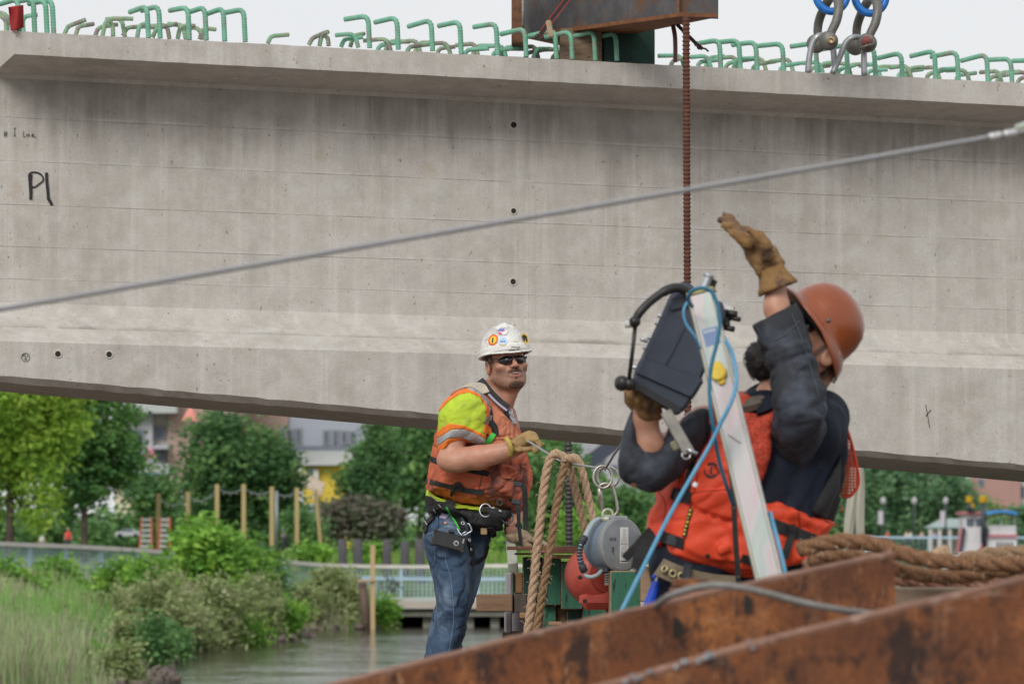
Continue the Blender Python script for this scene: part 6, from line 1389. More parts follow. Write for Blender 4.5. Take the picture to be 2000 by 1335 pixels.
P_sil = np.array(pz([(190, 955), (300, 885), (385, 880), (460, 906), (560, 960), (560, 1000), (480, 992), (440, 972), (370, 943), (290, 945), (190, 1010)]))
P_or2 = np.array(pz([(190, 1010), (290, 945), (370, 943), (445, 974), (430, 990), (360, 978), (300, 988), (200, 1055)]))
P_or3 = np.array(pz([(180, 740), (250, 680), (330, 600), (430, 575), (500, 590), (585, 700), (600, 850), (570, 850), (552, 800), (552, 725), (505, 650), (430, 615), (360, 630), (290, 672), (200, 765)]))
P_sil2 = np.array(pz([(370, 575), (440, 568), (520, 590), (600, 700), (600, 800), (583, 800), (570, 715), (500, 625), (420, 590)]))
for nm, pl, o_, m_ in (('orange_band', P_or1, .0025, M_org), ('reflective_band', P_sil, .003, M_refl), ('orange_band', P_or2, .0025, M_org), ('orange_band', P_or3, .0025, M_org), ('reflective_band', P_sil2, .0038, M_refl)):
    sdf_obj(nm, shellcut(lambda Pn: smax(slv1(Pn), Pn[:, 1] - D1m + .06, .01), pl, o_, D1m), (840, 740, 975, 900), D1m, (-.32, 0), .0034, m_, sh1, relax=0)
bx = (840, 740, 1045, 1015)
sdf_obj('polo_shirt', lambda Pn: smax(inner1(Pn) - .012, -(cap(Pn, q1(985, 745, -.05), q1(978, 790, -.07), .045, .035)), .01), bx, D1m, (-.25, .3), .0055, M_polo, m1)
# collar: two folded bands with a pale stripe
def band_on(pts, wd, th, m_, nm, up, par=m1):
    mb = MB(); mb.ribbon(catmull(pts, 6), wd, th, up); return mb.build(nm, m_, par, smooth=False)
cpts = [q1(938, 742, .06), q1(944, 748, -.03), q1(957, 765, -.10), q1(975, 783, -.13), q1(993, 797, -.14)]
band_on(cpts, .032, .006, M_polo, 'collar', V(-.3, -1, .45)); band_on([p + V(-.006, -.006, -.010) for p in cpts], .009, .003, mat('stripe_lilac', (.36, .34, .42), rough=.8), 'collar_stripe', V(-.3, -1, .45))
cp2 = [q1(1004, 770, .02), q1(1006, 785, -.03), q1(1002, 797, -.10), q1(1006, 812, -.13)]
band_on([q1(996, 798, -.12), q1(1000, 812, -.135), q1(1006, 826, -.14)], .02, .005, mat('placket_grey', (.45, .45, .52), (.03, .03, .03), scale=160, rough=.8), 'placket', V(0, -1, .2))
# vest
M_vest1 = mat('vest_dirty_orange', (.56, .12, .045), (.44, .10, .045), scale=6, rough=.75, c3=(.17, .065, .045), s3=7, lo3=.48, hi3=.72, bump=.2, bscale=300, bdist=.001)
vst = sdf_obj('life_vest', vest1c, (820, 740, 1050, 1020), D1m, (-.28, .28), .004, M_vest1, m1)
fp = np.array([(947, 759), (1004, 829), (1011, 838), (1016, 862), (1000, 900), (970, 895), (955, 860), (952, 800), (944, 765)], float)
sdf_obj('front_mesh_panel', shellcut(lambda Pn: smax(vest1c(Pn), Pn[:, 1] - D1m, .01), fp, .0022, D1m), (935, 750, 1030, 905), D1m, (-.28, .02), .0036, mat('vest_mesh_faded', (.52, .20, .11), (.42, .13, .07), scale=320, rough=.9, detail=1, bump=.5, bscale=320, bdist=.001), vst, relax=0)
fpd = np.array([(958, 900), (1016, 905), (1030, 905), (1028, 990), (1000, 1000), (955, 985), (948, 960), (960, 940)], float)
sdf_obj('front_pocket_panel', shellcut(lambda Pn: smax(vest1c(Pn), Pn[:, 1] - D1m, .01), spoly(fpd, 2), .0022, D1m), (940, 890, 1040, 1010), D1m, (-.28, .02), .0036, mat('vest_brown_orange', (.40, .10, .05), (.27, .075, .045), scale=9, rough=.85, c3=(.12, .05, .04), s3=12, lo3=.45, hi3=.62, bump=.3, bscale=250, bdist=.001), vst, relax=0)
S = lambda pts, wd, nm='vest_strap', m_=M_webk, th=.003, off=.001, par=None, fn=vest1, **k: dstrap(pts, fn, D1m, wd, th, nm, m_, par or vst, off, **k)
S([(841, 896), (852, 900), (866, 904)], .026); S([(905, 913), (930, 920), (955, 925)], .026)
S([(832, 938), (855, 944), (885, 952), (915, 958), (945, 961)], .024)
S([(1004, 941), (1012, 944), (1018, 948)], .022); S([(995, 974), (1005, 980), (1012, 982)], .02)
S([(893, 943), (886, 950), (884, 960), (881, 968)], .014, th=.004, off=.005, nm='strap_loop'); S([(893, 943), (900, 948), (899, 960)], .016, th=.004, off=.005, nm='strap_loop')
S([(1007, 937), (1015, 935), (1021, 860)], .004, nm='zip', m_=mat('zip_dark', (.06, .03, .03), rough=.6))
S([(978, 932), (990, 937), (1000, 939), (1008, 937)], .004, nm='flap_seam', m_=MC['zip_dark'], off=.0005)
S([(943, 920), (939, 940), (934, 962), (932, 975)], .003, nm='side_seam', m_=MC['zip_dark'], off=.0003)
# hanging tails
def tail(pts, wd, nm, m_=M_webk, par=vst, th=.003): 
    mb = MB(); mb.ribbon(catmull([q1(*p) for p in pts], 6), wd, th, V(.1, -1, 0)); return mb.build(nm, m_, par)
tail([(1018, 946, -.27), (1024, 955, -.28), (1026, 985, -.27), (1027, 1015, -.26), (1027, 1034, -.26)], .024, 'strap_tail'); tail([(1009, 980, -.27), (1012, 995, -.28), (1014, 1030, -.27), (1018, 1066, -.26)], .017, 'strap_tail')
mb = MB(); mb.box(q1(1009, 980, -.275), (.045, .012, .022), (nrm(V(1, 0, -.2)), V(0, 1, 0), nrm(V(.2, 0, 1))), .004); mb.build('buckle', MC['grip_black'], vst)
mb = MB(); mb.box(q1(1012, 945, -.275), (.04, .012, .022), (nrm(V(1, 0, -.2)), V(0, 1, 0), nrm(V(.2, 0, 1))), .004); mb.build('buckle', MC['grip_black'], vst)
mb = MB(); mb.prism([q1(1026, 930, -.05), q1(1032, 935, -.06), q1(1039, 953, -.05), q1(1032, 958, -.05), q1(1024, 948, -.06)], V(0, .02, 0)); mb.build('side_tab', M_vest1, vst)
band_on([q1(893, 760, .08), q1(915, 752, .0), q1(936, 754, -.08), q1(946, 768, -.12)], .05, .006, mat('shoulder_patch', (.50, .46, .38), (.4, .34, .27), scale=20, rough=.9), 'shoulder_pad', V(-.2, -.5, 1))
S([(958, 793), (961, 815), (959, 838)], .012, nm='webbing', m_=M_webk, fn=lambda Pn: smin(vest1(Pn), slv1(Pn), .01)); 
both = lambda Pn: smin(vest1(Pn), slv1(Pn), .01)
S([(965, 846), (957, 858), (949, 868)], .024, nm='green_strap', m_=mat('strap_green', (.05, .48, .06), rough=.7), fn=both, off=.006); S([(957, 822), (966, 835), (968, 850)], .03, nm='chest_strap', fn=both, off=.004)
dpatch([(949, 826), (962, 826), (961, 850), (945, 845)], both, D1m, 'orange_patch', M_org, vst, off=.002)
dpatch([(950, 812), (962, 810), (958, 828), (948, 826)], both, D1m, 'strap_keeper', mat('keeper_tan', (.3, .22, .18), (.2, .14, .1), scale=50, rough=.6), vst, off=.004)
# shirt hem, black undershirt, jeans
hemp = spoly([(834, 955), (850, 968), (900, 984), (950, 988), (975, 990), (978, 1006), (940, 1003), (905, 998), (880, 1002), (850, 990), (833, 978)])
sdf_obj('shirt_hem', lambda Pn: inflate(Pn, hemp, D1m, 0, .165, .03) + wrinkle(Pn, .003, 30, (0, 0, 1), 2, 3), (820, 945, 990, 1015), D1m, (-.24, .2), .005, M_lime, sh1)
blkp = spoly([(836, 975), (880, 985), (940, 995), (1000, 992), (996, 1010), (982, 1022), (981, 1035), (950, 1036), (915, 1030), (905, 1016), (870, 1005), (838, 1005)])
sdf_obj('undershirt', lambda Pn: inflate(Pn, blkp, D1m, 0, .155, .03) + wrinkle(Pn, .004, 26, (.3, 0, 1), 2, 13), (820, 960, 1010, 1045), D1m, (-.24, .2), .005, M_polo, m1)
def denim():
    m = mat('denim', (.020, .042, .085), (.045, .085, .15), scale=7, rough=.85, c3=(.20, .27, .36), s3=5, lo3=.46, hi3=.68, bump=.25, bscale=700, bdist=.0008, stretch=(1, 1, .7)); return m
jn = sdf_obj('jeans', jeans1, (815, 1000, 975, 1425), D1m, (-.26, .26), .0042, denim(), m1)
M_seam = mat('denim_seam', (.16, .22, .32), (.08, .12, .2), scale=200, rough=.9)
J = lambda pts, wd=.004, m_=M_seam, nm='seam', off=.0008, th=.0016, par=jn: dstrap(pts, jeans1, D1m, wd, th, nm, m_, par, off)
J([(868, 1075), (872, 1100), (880, 1125), (884, 1160), (886, 1200), (884, 1230), (878, 1265), (873, 1300)]); J([(828, 1045), (838, 1042), (850, 1038)]); J([(849, 1068), (850, 1085), (848, 1098), (843, 1104)], .003)
J([(868, 1020), (885, 1024), (899, 1027)], .003); J([(866, 1028), (884, 1032), (900, 1036)], .003); J([(861, 1016), (862, 1030), (863, 1052)], .003)
J([(945, 1080), (938, 1094), (926, 1096)], .004, M_seam); J([(948, 1045), (955, 1055), (953, 1072), (943, 1085), (925, 1090)], .003)
mb = MB(); mb.lathe(drape([(870, 1021)], jeans1, D1m, .002)[0][0], (-.1, -1, 0), [(0, .003), (.006, .002), (.006, -.003)], 12); mb.build('rivet', mat('copper', (.6, .3, .2), rough=.3, metal=.7), jn)
J([(853, 1008), (854, 1020), (853, 1030)], .012, mat('denim_dark', (.04, .08, .16), rough=.9), 'belt_loop', .002, .003)
dpatch([(860, 1001), (876, 1005), (871, 1012), (858, 1009)], jeans1, D1m, 'lining', mat('lilac_lining', (.4, .36, .5), rough=.8), jn, off=.004)
# harness
hs = bpy.data.objects.new('harness', None); 
def hfn(Pn): return smin(smin(jeans1(Pn), inflate(Pn, blkp, D1m, 0, .155, .03), .01), inflate(Pn, hemp, D1m, 0, .165, .03), .01)
hst = dstrap([(832, 985), (850, 985), (872, 988), (884, 993)], hfn, D1m, .034, .005, 'harness', M_webk, m1, .006)
Hs = lambda pts, wd, nm='harness_strap', m_=M_webk, off=.006, th=.004, fn=hfn: dstrap(pts, fn, D1m, wd, th, nm, m_, hst, off)
Hs([(884, 978), (866, 990), (850, 1003), (838, 1016), (826, 1026)], .040); Hs([(876, 984), (886, 1000), (896, 1018), (907, 1038)], .036, off=.011)
Hs([(872, 990), (878, 1002), (890, 1020), (898, 1036)], .008, 'green_edge', mat('strap_green', (.05, .48, .06)), off=.013)
Hs([(834, 978), (842, 982), (848, 996)], .05, 'hip_pad', off=.004, th=.01); Hs([(829, 1012), (832, 1030), (828, 1040)], .02)
Hs([(912, 1048), (918, 1058), (922, 1070), (924, 1085)], .024, off=.008); Hs([(922, 1098), (936, 1096), (948, 1084), (954, 1066)], .018, off=.008); Hs([(955, 1030), (962, 1036), (966, 1048)], .03, off=.006)
Hs([(940, 992), (965, 997), (985, 1003), (1000, 1006)], .036, 'waist_belt', off=.012, fn=lambda Pn: smin(hfn(Pn), vest1(Pn), .01))
for a, b in (((856, 984), (861, 990)), ((846, 994), (851, 1001)), ((840, 1001), (844, 1007)), ((829, 1016), (834, 1024))): Hs([a, b], .003, 'stitching', mat('stitch_white', (.5, .5, .52), rough=.8), off=.011, th=.001)
for (x, y, r) in ((904, 1021, .0095), (917, 1054, .0085), (920, 1072, .007), (963, 991, .009), (977, 997, .008)):
    c, n_ = drape([(x, y)], lambda Pn: smin(hfn(Pn), vest1(Pn), .01), D1m, .0175); mb = MB(); mb.torus(c[0], n_[0], r * .75, r * .28, 16, 6); mb.build('eyelet', M_sleeve, hst, smooth=True)
M_alu2 = mat('buckle_silver', (.5, .52, .55), (.4, .42, .45), scale=60, rough=.3, metal=.8)
bk = [q1(894, 1040, -.235), q1(900, 1044, -.24), q1(913, 1038, -.24), q1(920, 1034, -.24), q1(917, 1024, -.24), q1(912, 1022, -.24)]
mb = MB(); mb.tube(catmull([q1(893, 1031, -.23), q1(897, 1039, -.235), q1(904, 1045, -.24), q1(915, 1040, -.24), q1(921, 1035, -.24), q1(917, 1024, -.24), q1(913, 1021, -.235)], 5), .0038, 8); mb.tube([q1(902, 1043, -.245), q1(911, 1037, -.245)], .005, 8); mb.build('leg_buckle', M_alu2, hst, smooth=True)
mb = MB(); mb.torus(q1(948, 996, -.205), nrm(V(.2, -1, .2)), .030, .0042, 30, 8, sx=.85, u=(1, 0, 0)); mb.build('d_ring', M_alu2, hst, smooth=True)
mb = MB(); mb.torus(q1(991, 1010, -.2), nrm(V(.3, -1, .3)), .027, .0042, 30, 8, u=(1, 0, 0)); mb.build('d_ring', mat('ring_dark', (.06, .07, .08), rough=.4, metal=.5), hst, smooth=True)
mb = MB(); mb.torus(q1(976, 981, -.235), nrm(V(.3, -1, .1)), .0125, .003, 20, 8, u=(1, 0, 0)); mb.build('d_ring', MC['grip_black'], vst, smooth=True)
mb = MB(); mb.box(q1(945, 1037, -.15), (.03, .01, .03), bev=.003); mb.build('belt_buckle', MC['pin_brass'], jn)
# phone in its holster case
ux = nrm(V(66, 0, -17)); uz = nrm(V(.25, 0, 1)); ph = thing('phone', 'phone in a rugged black case clipped sideways on the hip of the man in jeans', 'phone', q1(877, 1076, -.225))
mb = MB(); mb.box(q1(877.5, 1056, -.225), (.153, .018, .070), (ux, V(0, 1, 0), uz), .007); mb.build('case', mat('case_black', (.018, .018, .019), (.026, .026, .027), scale=60, rough=.6, bump=.2, bscale=600, bdist=.0005), ph, smooth=True, auto=30)
for sx, sz in ((-1, -1), (1, -1), (1, 1), (-1, 1)): mb = MB(); mb.box(q1(877.5, 1056, -.225) + ux * sx * .070 + uz * sz * .029, (.02, .022, .018), (ux, V(0, 1, 0), uz), .005); mb.build('corner_bumper', MC['case_black'], ph, smooth=True, auto=30)
mb = MB(); mb.lathe(q1(891, 1060, -.2355), (0, -1, 0), [(0, .002), (.0125, .002), (.0125, -.001)], 24); mb.build('round_window', mat('logo_grey', (.3, .31, .33), rough=.4), ph)
mb = MB(); mb.lathe(q1(891.3, 1060.5, -.2385), (0, -1, 0), [(0, .0006), (.0055, .0005), (.006, -.0005)], 12); mb.build('emblem', MC['case_black'], ph)
mb = MB(); mb.box(q1(905, 1056, -.236), (.007, .002, .022), (ux, V(0, 1, 0), uz), .0008); mb.build('camera_window', MC['logo_grey'], ph)
mb = MB(); mb.box(q1(881, 1037, -.20), (.024, .03, .012), (ux, V(0, 1, 0), uz), .003); mb.build('belt_clip', MC['grip_black'], ph)
# boots on the mat
mb = MB()
for s_, xx in ((-.09, 868), (.1, 862)):
    b = q1(xx, 1428, s_); mb = MB(); mb.tube(catmull([b + V(0, 0, .19), b + V(0, 0, .07), b + V(.06, -.03, .045), b + V(.16, -.08, .04), b + V(.21, -.1, .035)], 4), lambda i, t: .062 - .016 * t, 14); mb.build('boot', mat('boot_brown', (.10, .06, .035), rough=.7), m1, smooth=True)
mb = MB(); mb.box((P(890, 0, 18.6)[0], 18.65, (1.0 + 1.37) / 2), (1.1, 1.5, .37)); tag(mb.build('timber_mat', M_timberg), 'timber crane mat under the boots of the man in jeans', 'timber mat')
# gloves
pR = spoly(pz([(688, 938), (730, 955), (770, 930), (830, 905), (872, 890), (915, 905), (935, 940), (925, 990), (890, 1020), (850, 1018), (790, 1045), (722, 1080), (735, 1020), (712, 985)]))
def gloveR(Pn):
    d = inflate(Pn, pR, D1m, -.31, .038, .035); c0, c1 = q1(1002, 878, -.30), q1(989, 881, -.29); 
    for i, (x, y, dd) in enumerate(((1030, 847, -.30), (1035, 849, -.325), (1039, 853, -.35), (1040, 858, -.37))):
        a, b, c, e = q1(x - 10, y + 3, dd), q1(x + 8, y + 1, dd - .005), q1(x + 14, y + 13, dd - .012), q1(x + 5, y + 23, dd - .004); d = smin(d, chain(Pn, [a, b, c, e], [.0125, .0125, .0115, .0105], .003), .0035)
    d = smin(d, chain(Pn, [q1(1012, 878, -.34), q1(1032, 877, -.37), q1(1050, 872, -.36), q1(1060, 867, -.35)], [.013, .012, .0115, .0085], .004), .005)
    return d + wrinkle(Pn, .0035, 42, (1, 0, 0), 2, 21)
gr1 = sdf_obj('glove', gloveR, (978, 828, 1076, 902), D1m, (-.43, -.22), .0028, M_leather, m1)
mb = MB(); mb.ribbon(catmull([q1(987, 854, -.34), q1(993, 862, -.36), q1(998, 876, -.36), q1(996, 891, -.33)], 5), .02, .006, V(-.2, -1, .1)); mb.build('glove_cuff', mat('leather_yellow', (.50, .38, .08), (.4, .29, .08), scale=40, rough=.8), gr1, smooth=True)
pL = spoly([(986, 1046), (995, 1040), (1012, 1031), (1027, 1036), (1041, 1047), (1050, 1057), (1047, 1064), (1037, 1063), (1030, 1070), (1016, 1064), (1003, 1060)])
def gloveL(Pn):
    d = inflate(Pn, pL, D1m, -.12, .042, .03)
    for i, dd in enumerate((-.15, -.13, -.108, -.088)): d = smin(d, chain(Pn, [q1(1036, 1053, dd), q1(1052, 1056, dd), q1(1062 + (2, 6, 4, -2)[i], 1063, dd)], [.0125, .0115, .0095], .003), .004)
    d = smin(d, chain(Pn, [q1(1022, 1060, -.16), q1(1034, 1066, -.175), q1(1039, 1079, -.17)], [.0135, .012, .010], .004), .005)
    return d + wrinkle(Pn, .003, 42, (1, 0, -.4), 2, 22)
sdf_obj('glove', gloveL, (978, 1022, 1080, 1092), D1m, (-.23, -.02), .0028, M_leatherp, m1)
mb = MB(); mb.tube([q1(1004, 1024, -.08), q1(1001, 1036, -.10)], .0395, 18, sq=(1, .9)); mb.build('wristband', M_polo, m1, smooth=True)
# --- hard hat
MH = mat('hat_white', (.74, .73, .70), (.66, .65, .62), scale=8, rough=.35, c3=(.50, .47, .42), s3=20, lo3=.6, hi3=.78, spec=.5)
HF = nrm(F1 * math.cos(-.06) + U1 * math.sin(-.06)); HU = nrm(np.cross(S1, F1) * 1.0); HU = nrm(U1 - HF * np.dot(U1, HF)); HSd = np.cross(HF, HU)
hat0 = hp1(0, -.008, .047)
def hat_local(Pn): q = Pn - hat0; return np.stack([q @ HSd, q @ HF, q @ HU], 1)
def hat_sdf(Pn):
    q = hat_local(Pn); z = q[:, 2]; an = np.arctan2(q[:, 0], q[:, 1]); r = np.hypot(q[:, 0] / .108, (q[:, 1]) / .134)
    dome = (np.sqrt((q[:, 0] / .108) ** 2 + (q[:, 1] / .134) ** 2 + (np.clip(z + .005, 0, None) / .135) ** 2) - 1) * .11; dome = smax(dome, -(z + .012), .004)
    for s in (-.03, 0, .03): dome = smin(dome, cap(q, (s, -.06, .118 - abs(s) * .3), (s, .06, .112 - abs(s) * .3), .014 if s == 0 else .008), .014)
    peak = np.clip(np.cos(an), 0, 1) ** 2; rr = np.sqrt(q[:, 0] ** 2 + q[:, 1] ** 2); base = .111 / np.sqrt((np.sin(an)) ** 2 + (np.cos(an) * .111 / .137) ** 2); lim = base + .007 + .030 * peak
    zb = -.010 - .020 * peak * np.clip((rr - .09) / .09, 0, 2); brim = np.maximum(rr - lim, np.abs(z - zb) - .0035); d = smin(dome, brim, .006)
    d = smin(d, np.maximum(np.abs(rr - base - .002) - .004, np.abs(z - .004) - .012), .003)
    inn = (np.sqrt((q[:, 0] / .103) ** 2 + (q[:, 1] / .129) ** 2 + (np.clip(z, 0, None) / .128) ** 2) - 1) * .105; return smax(d, -inn, .002)
hh = sdf_obj('hard_hat', hat_sdf, (930, 615, 1065, 725), D1m, (-.24, .22), .0032, MH, m1)
def sticker(x, y, rx, ry, mats, ang=0, nm='sticker'):
    """round sticker laid on the hat: mats = [(scale, material)]"""
    c0, n0 = drape([(x, y)], hat_sdf, D1m, .001)
    for k, (sc_, m_) in enumerate(mats):
        pts = [(x, y)] + [(x + (math.cos(a) * rx * math.cos(ang) - math.sin(a) * ry * math.sin(ang)) * sc_, y + (math.cos(a) * rx * math.sin(ang) + math.sin(a) * ry * math.cos(ang)) * sc_) for a in np.linspace(0, 2 * math.pi, 25)[:-1]]
        a, b = drape(pts, hat_sdf, D1m, .0008 + .0007 * k); _mesh(nm, a, [(0, i, i % 24 + 1) for i in range(1, 25)], m_, hh, None, False)
so, sy_, sb, sw_, sdk = mat('st_orange', (.75, .13, .02), rough=.4), mat('st_yellow', (.8, .55, .04), rough=.4), mat('st_blue', (.30, .50, .72), (.6, .66, .72), scale=60, rough=.4), mat('st_white', (.72, .70, .70), rough=.4), mat('st_dark', (.06, .05, .04), rough=.5)
sfl, srd = mat('st_flagblue', (.16, .16, .45), rough=.4), mat('st_flagred', (.6, .04, .10), rough=.4)
hz_ = lambda a, b: (930 + a / 7.41, 620 + b / 7.41)
x, y = hz_(245, 322); sticker(x, y, 9.2, 11.5, [(1, so), (.68, sy_)], .5)
x, y = hz_(385, 340); sticker(x, y, 9.7, 9.7, [(1, sb), (.62, mat('st_blue2', (.18, .36, .62), (.4, .55, .7), scale=120, rough=.4))])
x, y = hz_(380, 203); sticker(x, y, 11.6, 6.8, [(1, sdk), (.94, sw_)], -.06)
x, y = hz_(705, 300); sticker(x, y, 6.2, 11, [(1, sy_), (.7, sdk)], -.45)
def hpoly(pts, m_, nm='sticker_print', off=.0022):
    a, b = drape([hz_(*p) for p in pts], hat_sdf, D1m, off); _mesh(nm, a, [tuple(range(len(a)))], m_, hh, None, False)
hpoly([(305, 190), (340, 163), (400, 156), (415, 170), (375, 200), (330, 196)], sfl)
for k in range(3): hpoly([(302 + 12 * k, 205 + 14 * k), (310 + 12 * k, 199 + 12 * k), (372 + 4 * k, 222 + 8 * k), (362 + 4 * k, 230 + 8 * k)], srd)
for k in range(3): hpoly([(378 + 16 * k, 200 - 11 * k), (388 + 16 * k, 193 - 11 * k), (394 + 16 * k, 202 - 11 * k), (384 + 16 * k, 209 - 11 * k)], srd)
hpoly([(545, 322), (595, 322), (600, 345), (550, 345)], mat('st_paleyellow', (.7, .6, .2), (.7, .7, .65), scale=200, rough=.5)); hpoly([(228, 300), (246, 283), (250, 300), (243, 360), (225, 368)], sdk, off=.0032)
hpoly([(350, 335), (420, 332), (415, 352), (355, 355)], mat('st_ship', (.12, .2, .42), rough=.5), off=.0032); hpoly([(330, 372), (350, 392), (380, 402), (420, 392), (440, 370), (425, 380), (380, 388), (348, 378)], sy_, off=.0032)
c_, n_ = drape([hz_(572, 462)], hat_sdf, D1m, .0015); uu = nrm(V(1, 0, 0) - n_[0] * n_[0][0] - V(0, 0, .08)); 
mb = MB()
for a_ in np.linspace(515, 630, 9): 
    c_, n_ = drape([hz_(a_, 425 + (a_ - 515) * .04)], hat_sdf, D1m, .0012); mb.box(c_[0], (.0045, .0008, .003), (uu, n_[0], nrm(np.cross(uu, n_[0]))))
mb.build('name_writing', M_prt, hh)
# hat band inside, hair, sunglasses, beard, teeth
def hair1(Pn):
    q = hl1(Pn); d = head_sdf(q) * HS1 - .005 - .003 * (vnoise(Pn * 260) - .5)
    reg = np.maximum(np.maximum(q[:, 1] - .030, -(q[:, 2] + .030 + .5 * np.clip(-q[:, 1] - .02, 0, .1))), -(np.abs(q[:, 0]) - .055) * (q[:, 1] > -.05)) ; ears = np.minimum(ell(q, (.08, .002, -.02), (.05, .030, .045)), ell(q, (-.08, .002, -.02), (.05, .030, .045))); return smax(smax(d, reg * HS1, .004), -ears, .004)
sdf_obj('hair', hair1, (940, 660, 1045, 760), D1m, (-.16, .2), .0032, mat('hair_brown', (.035, .024, .018), (.06, .042, .03), scale=120, rough=.7), m1)
def beard1(Pn):
    q = hl1(Pn); d = head_sdf(q) * HS1 - .0022 - .007 * (vnoise(Pn * 360) - .5)
    chin = ell(q, (0, .078, -.110), (.033, .036, .0155)); mou = np.maximum(np.abs(q[:, 2] + .0505 + .25 * np.abs(q[:, 0])) - .0062, np.abs(q[:, 0]) - .030); mou = np.maximum(mou, .07 - q[:, 1])
    sid = np.minimum(cap(q, (.029, .083, -.060), (.030, .074, -.092), .0045), cap(q, (-.029, .083, -.060), (-.030, .074, -.092), .0045)); soul = ell(q, (0, .1, -.084), (.008, .02, .004))
    return smax(d, smin(smin(chin, mou, .003), np.minimum(sid, soul), .003), .001)
sdf_obj('beard', beard1, (965, 700, 1035, 780), D1m, (-.2, .06), .0024, mat('beard_brown', (.05, .028, .018), (.16, .09, .06), scale=260, rough=.8), m1)
mb = MB(); mb.box(hp1(0, .0995, -.0645), (.031, .006, .0062), (S1, F1, U1), .002); mb.build('teeth', mat('teeth', (.62, .58, .52), rough=.35), m1, smooth=True)
sg = MB(); M_lens = mat('lens_black', (.012, .012, .014), rough=.12, spec=.8)
gl = None
for s in (-1, 1):
    mb = MB(); n = 20; cx = s * .0305; ring = []
    prof = [(math.cos(a) * .0285 * (1.0 if math.cos(a) * s < 0 else 1.08), math.sin(a) * (.014 if math.sin(a) > 0 else .021) * (1 - .18 * abs(math.cos(a)) ** 3)) for a in np.linspace(0, 2 * math.pi, n + 1)[:-1]]
    f_ = lambda x, z, o: hp1(x, .1005 + .006 - .55 * max(0, abs(x) - .012) ** 1.35 * 3.2 + o, z - .005)
    vs = [f_(cx + a, b, 0) for a, b in prof] + [f_(cx, 0, .003)] + [f_(cx + a * .97, b * .97, -.004) for a, b in prof] + [f_(cx, 0, -.003)]
    fs = [(n, i, (i + 1) % n) for i in range(n)] + [(2 * n + 1, n + 1 + (i + 1) % n, n + 1 + i) for i in range(n)] + [(i, n + 1 + i, n + 1 + (i + 1) % n, (i + 1) % n) for i in range(n)]
    mb.add(vs, fs)
    if gl is None: gl = mb.build('sunglasses', M_lens, m1, smooth=True)
    else: mb.build('lens', M_lens, gl, smooth=True)
    mb = MB(); mb.tube(catmull([f_(s * .058, .006, 0), hp1(s * .068, .070, .006), hp1(s * .077, .03, .006), hp1(s * .081, -.005, .002)], 5), .0028, 8); mb.build('temple', M_lens, gl, smooth=True)
mb = MB(); mb.tube(catmull([hp1(-.010, .1055, .004), hp1(0, .110, .006), hp1(.010, .1055, .004)], 5), .0032, 8); mb.build('bridge', M_lens, gl, smooth=True)
# ================================================================== BEARDED WORKER IN THE BROWN HARD HAT, WINCH ARM
D2m = 12.3
m2 = thing('person', 'bearded worker in brown hard hat, navy coverall and bright orange vest raising one glove', 'person', P(1440, 1080, D2m) * V(1, 1, 0) + V(0, 0, DECK_Z))
q2 = lambda x, y, d=0: P(x, y, D2m + d)
p5 = lambda pts: [(1380 + a / 3.3375, 400 + b / 3.3375) for a, b in pts]
p6 = lambda pts: [(1200 + a / 2.902, 720 + b / 2.902) for a, b in pts]
p7 = lambda pts: [(1440 + a / 3.708, 760 + b / 3.708) for a, b in pts]
F2 = nrm(V(-.57, -.10, .80)); U2 = V(.80, .16, .55); U2 = nrm(U2 - F2 * (U2 @ F2)); S2 = np.cross(F2, U2); HS2 = 1.04; HC2 = q2(1611, 690, 0)
hp2 = lambda x, y, z: HC2 + (S2 * x + F2 * y + U2 * z) * HS2
hl2 = lambda Pn: head_local(Pn, HC2, S2, F2, U2, HS2)
hc = HC2 + F2 * .045 + U2 * .02 + V(-12, 0, 25) * D2m / F_PX; HUp = nrm(V(.82, .05, .57)); FH = nrm(F2 - HUp * (F2 @ HUp)); SH = np.cross(FH, HUp)
def inhat(Pn):
    q = Pn - hc; x, y, z = q @ SH, q @ FH + .012, q @ HUp; f = (np.sqrt((x / .102) ** 2 + (y / .110) ** 2 + (np.clip(z, 0, None) / .122) ** 2) - 1) * .1
    return f - .35 * np.clip(-z + .0, 0, None)
slv2p = spoly([(1458, 604), (1490, 575), (1528, 552), (1555, 585), (1572, 628), (1584, 661), (1593, 703), (1596, 730), (1611, 757), (1612, 770), (1609, 792), (1604, 834), (1596, 890), (1585, 935), (1545, 945), (1526, 890), (1518, 823), (1511, 785), (1503, 735), (1491, 688), (1481, 662)], 3)
def slv2(Pn):
    d = inflate(Pn, slv2p, D2m, lambda x, y: -.15 - .12 * np.clip((y - 600) / 180, 0, 1) + .20 * smooth01((y - 800) / 140), .070, .055)
    d = smin(d, cap(Pn, q2(1556, 830, -.19), q2(1590, 862, .0), .062, .09), .08)
    x, y = proj(Pn); d = smax(d, ((x - 1470) * -44 + (y - 634) * -81) / 92.2 * D2m / F_PX, .003); cu = cap(Pn, q2(1508, 570, -.155), q2(1519, 632, -.158), .052, .046); d = smax(d, -cu, .003)
    return d + wrinkle(Pn, .015, 11, (.9, 0, .5), 2.4, 31) * smooth01((y - 640) / 40) + wrinkle(Pn, .006, 26, (.9, 0, .2), 2.2, 32)
torp = spoly([(1380, 792), (1440, 765), (1500, 760), (1560, 768), (1612, 776), (1640, 800), (1651, 840), (1652, 885), (1645, 940), (1632, 985), (1605, 1050), (1575, 1130), (1300, 1130), (1272, 1060), (1290, 960), (1330, 880)])
def tor2(Pn): return inflate(Pn, torp, D2m, lambda x, y: .0005 * (1470 - x) * .3, .155, .13) + wrinkle(Pn, .020, 10, (.5, 0, 1), 3, 33) + wrinkle(Pn, .008, 24, (.4, 0, 1), 2.5, 34)
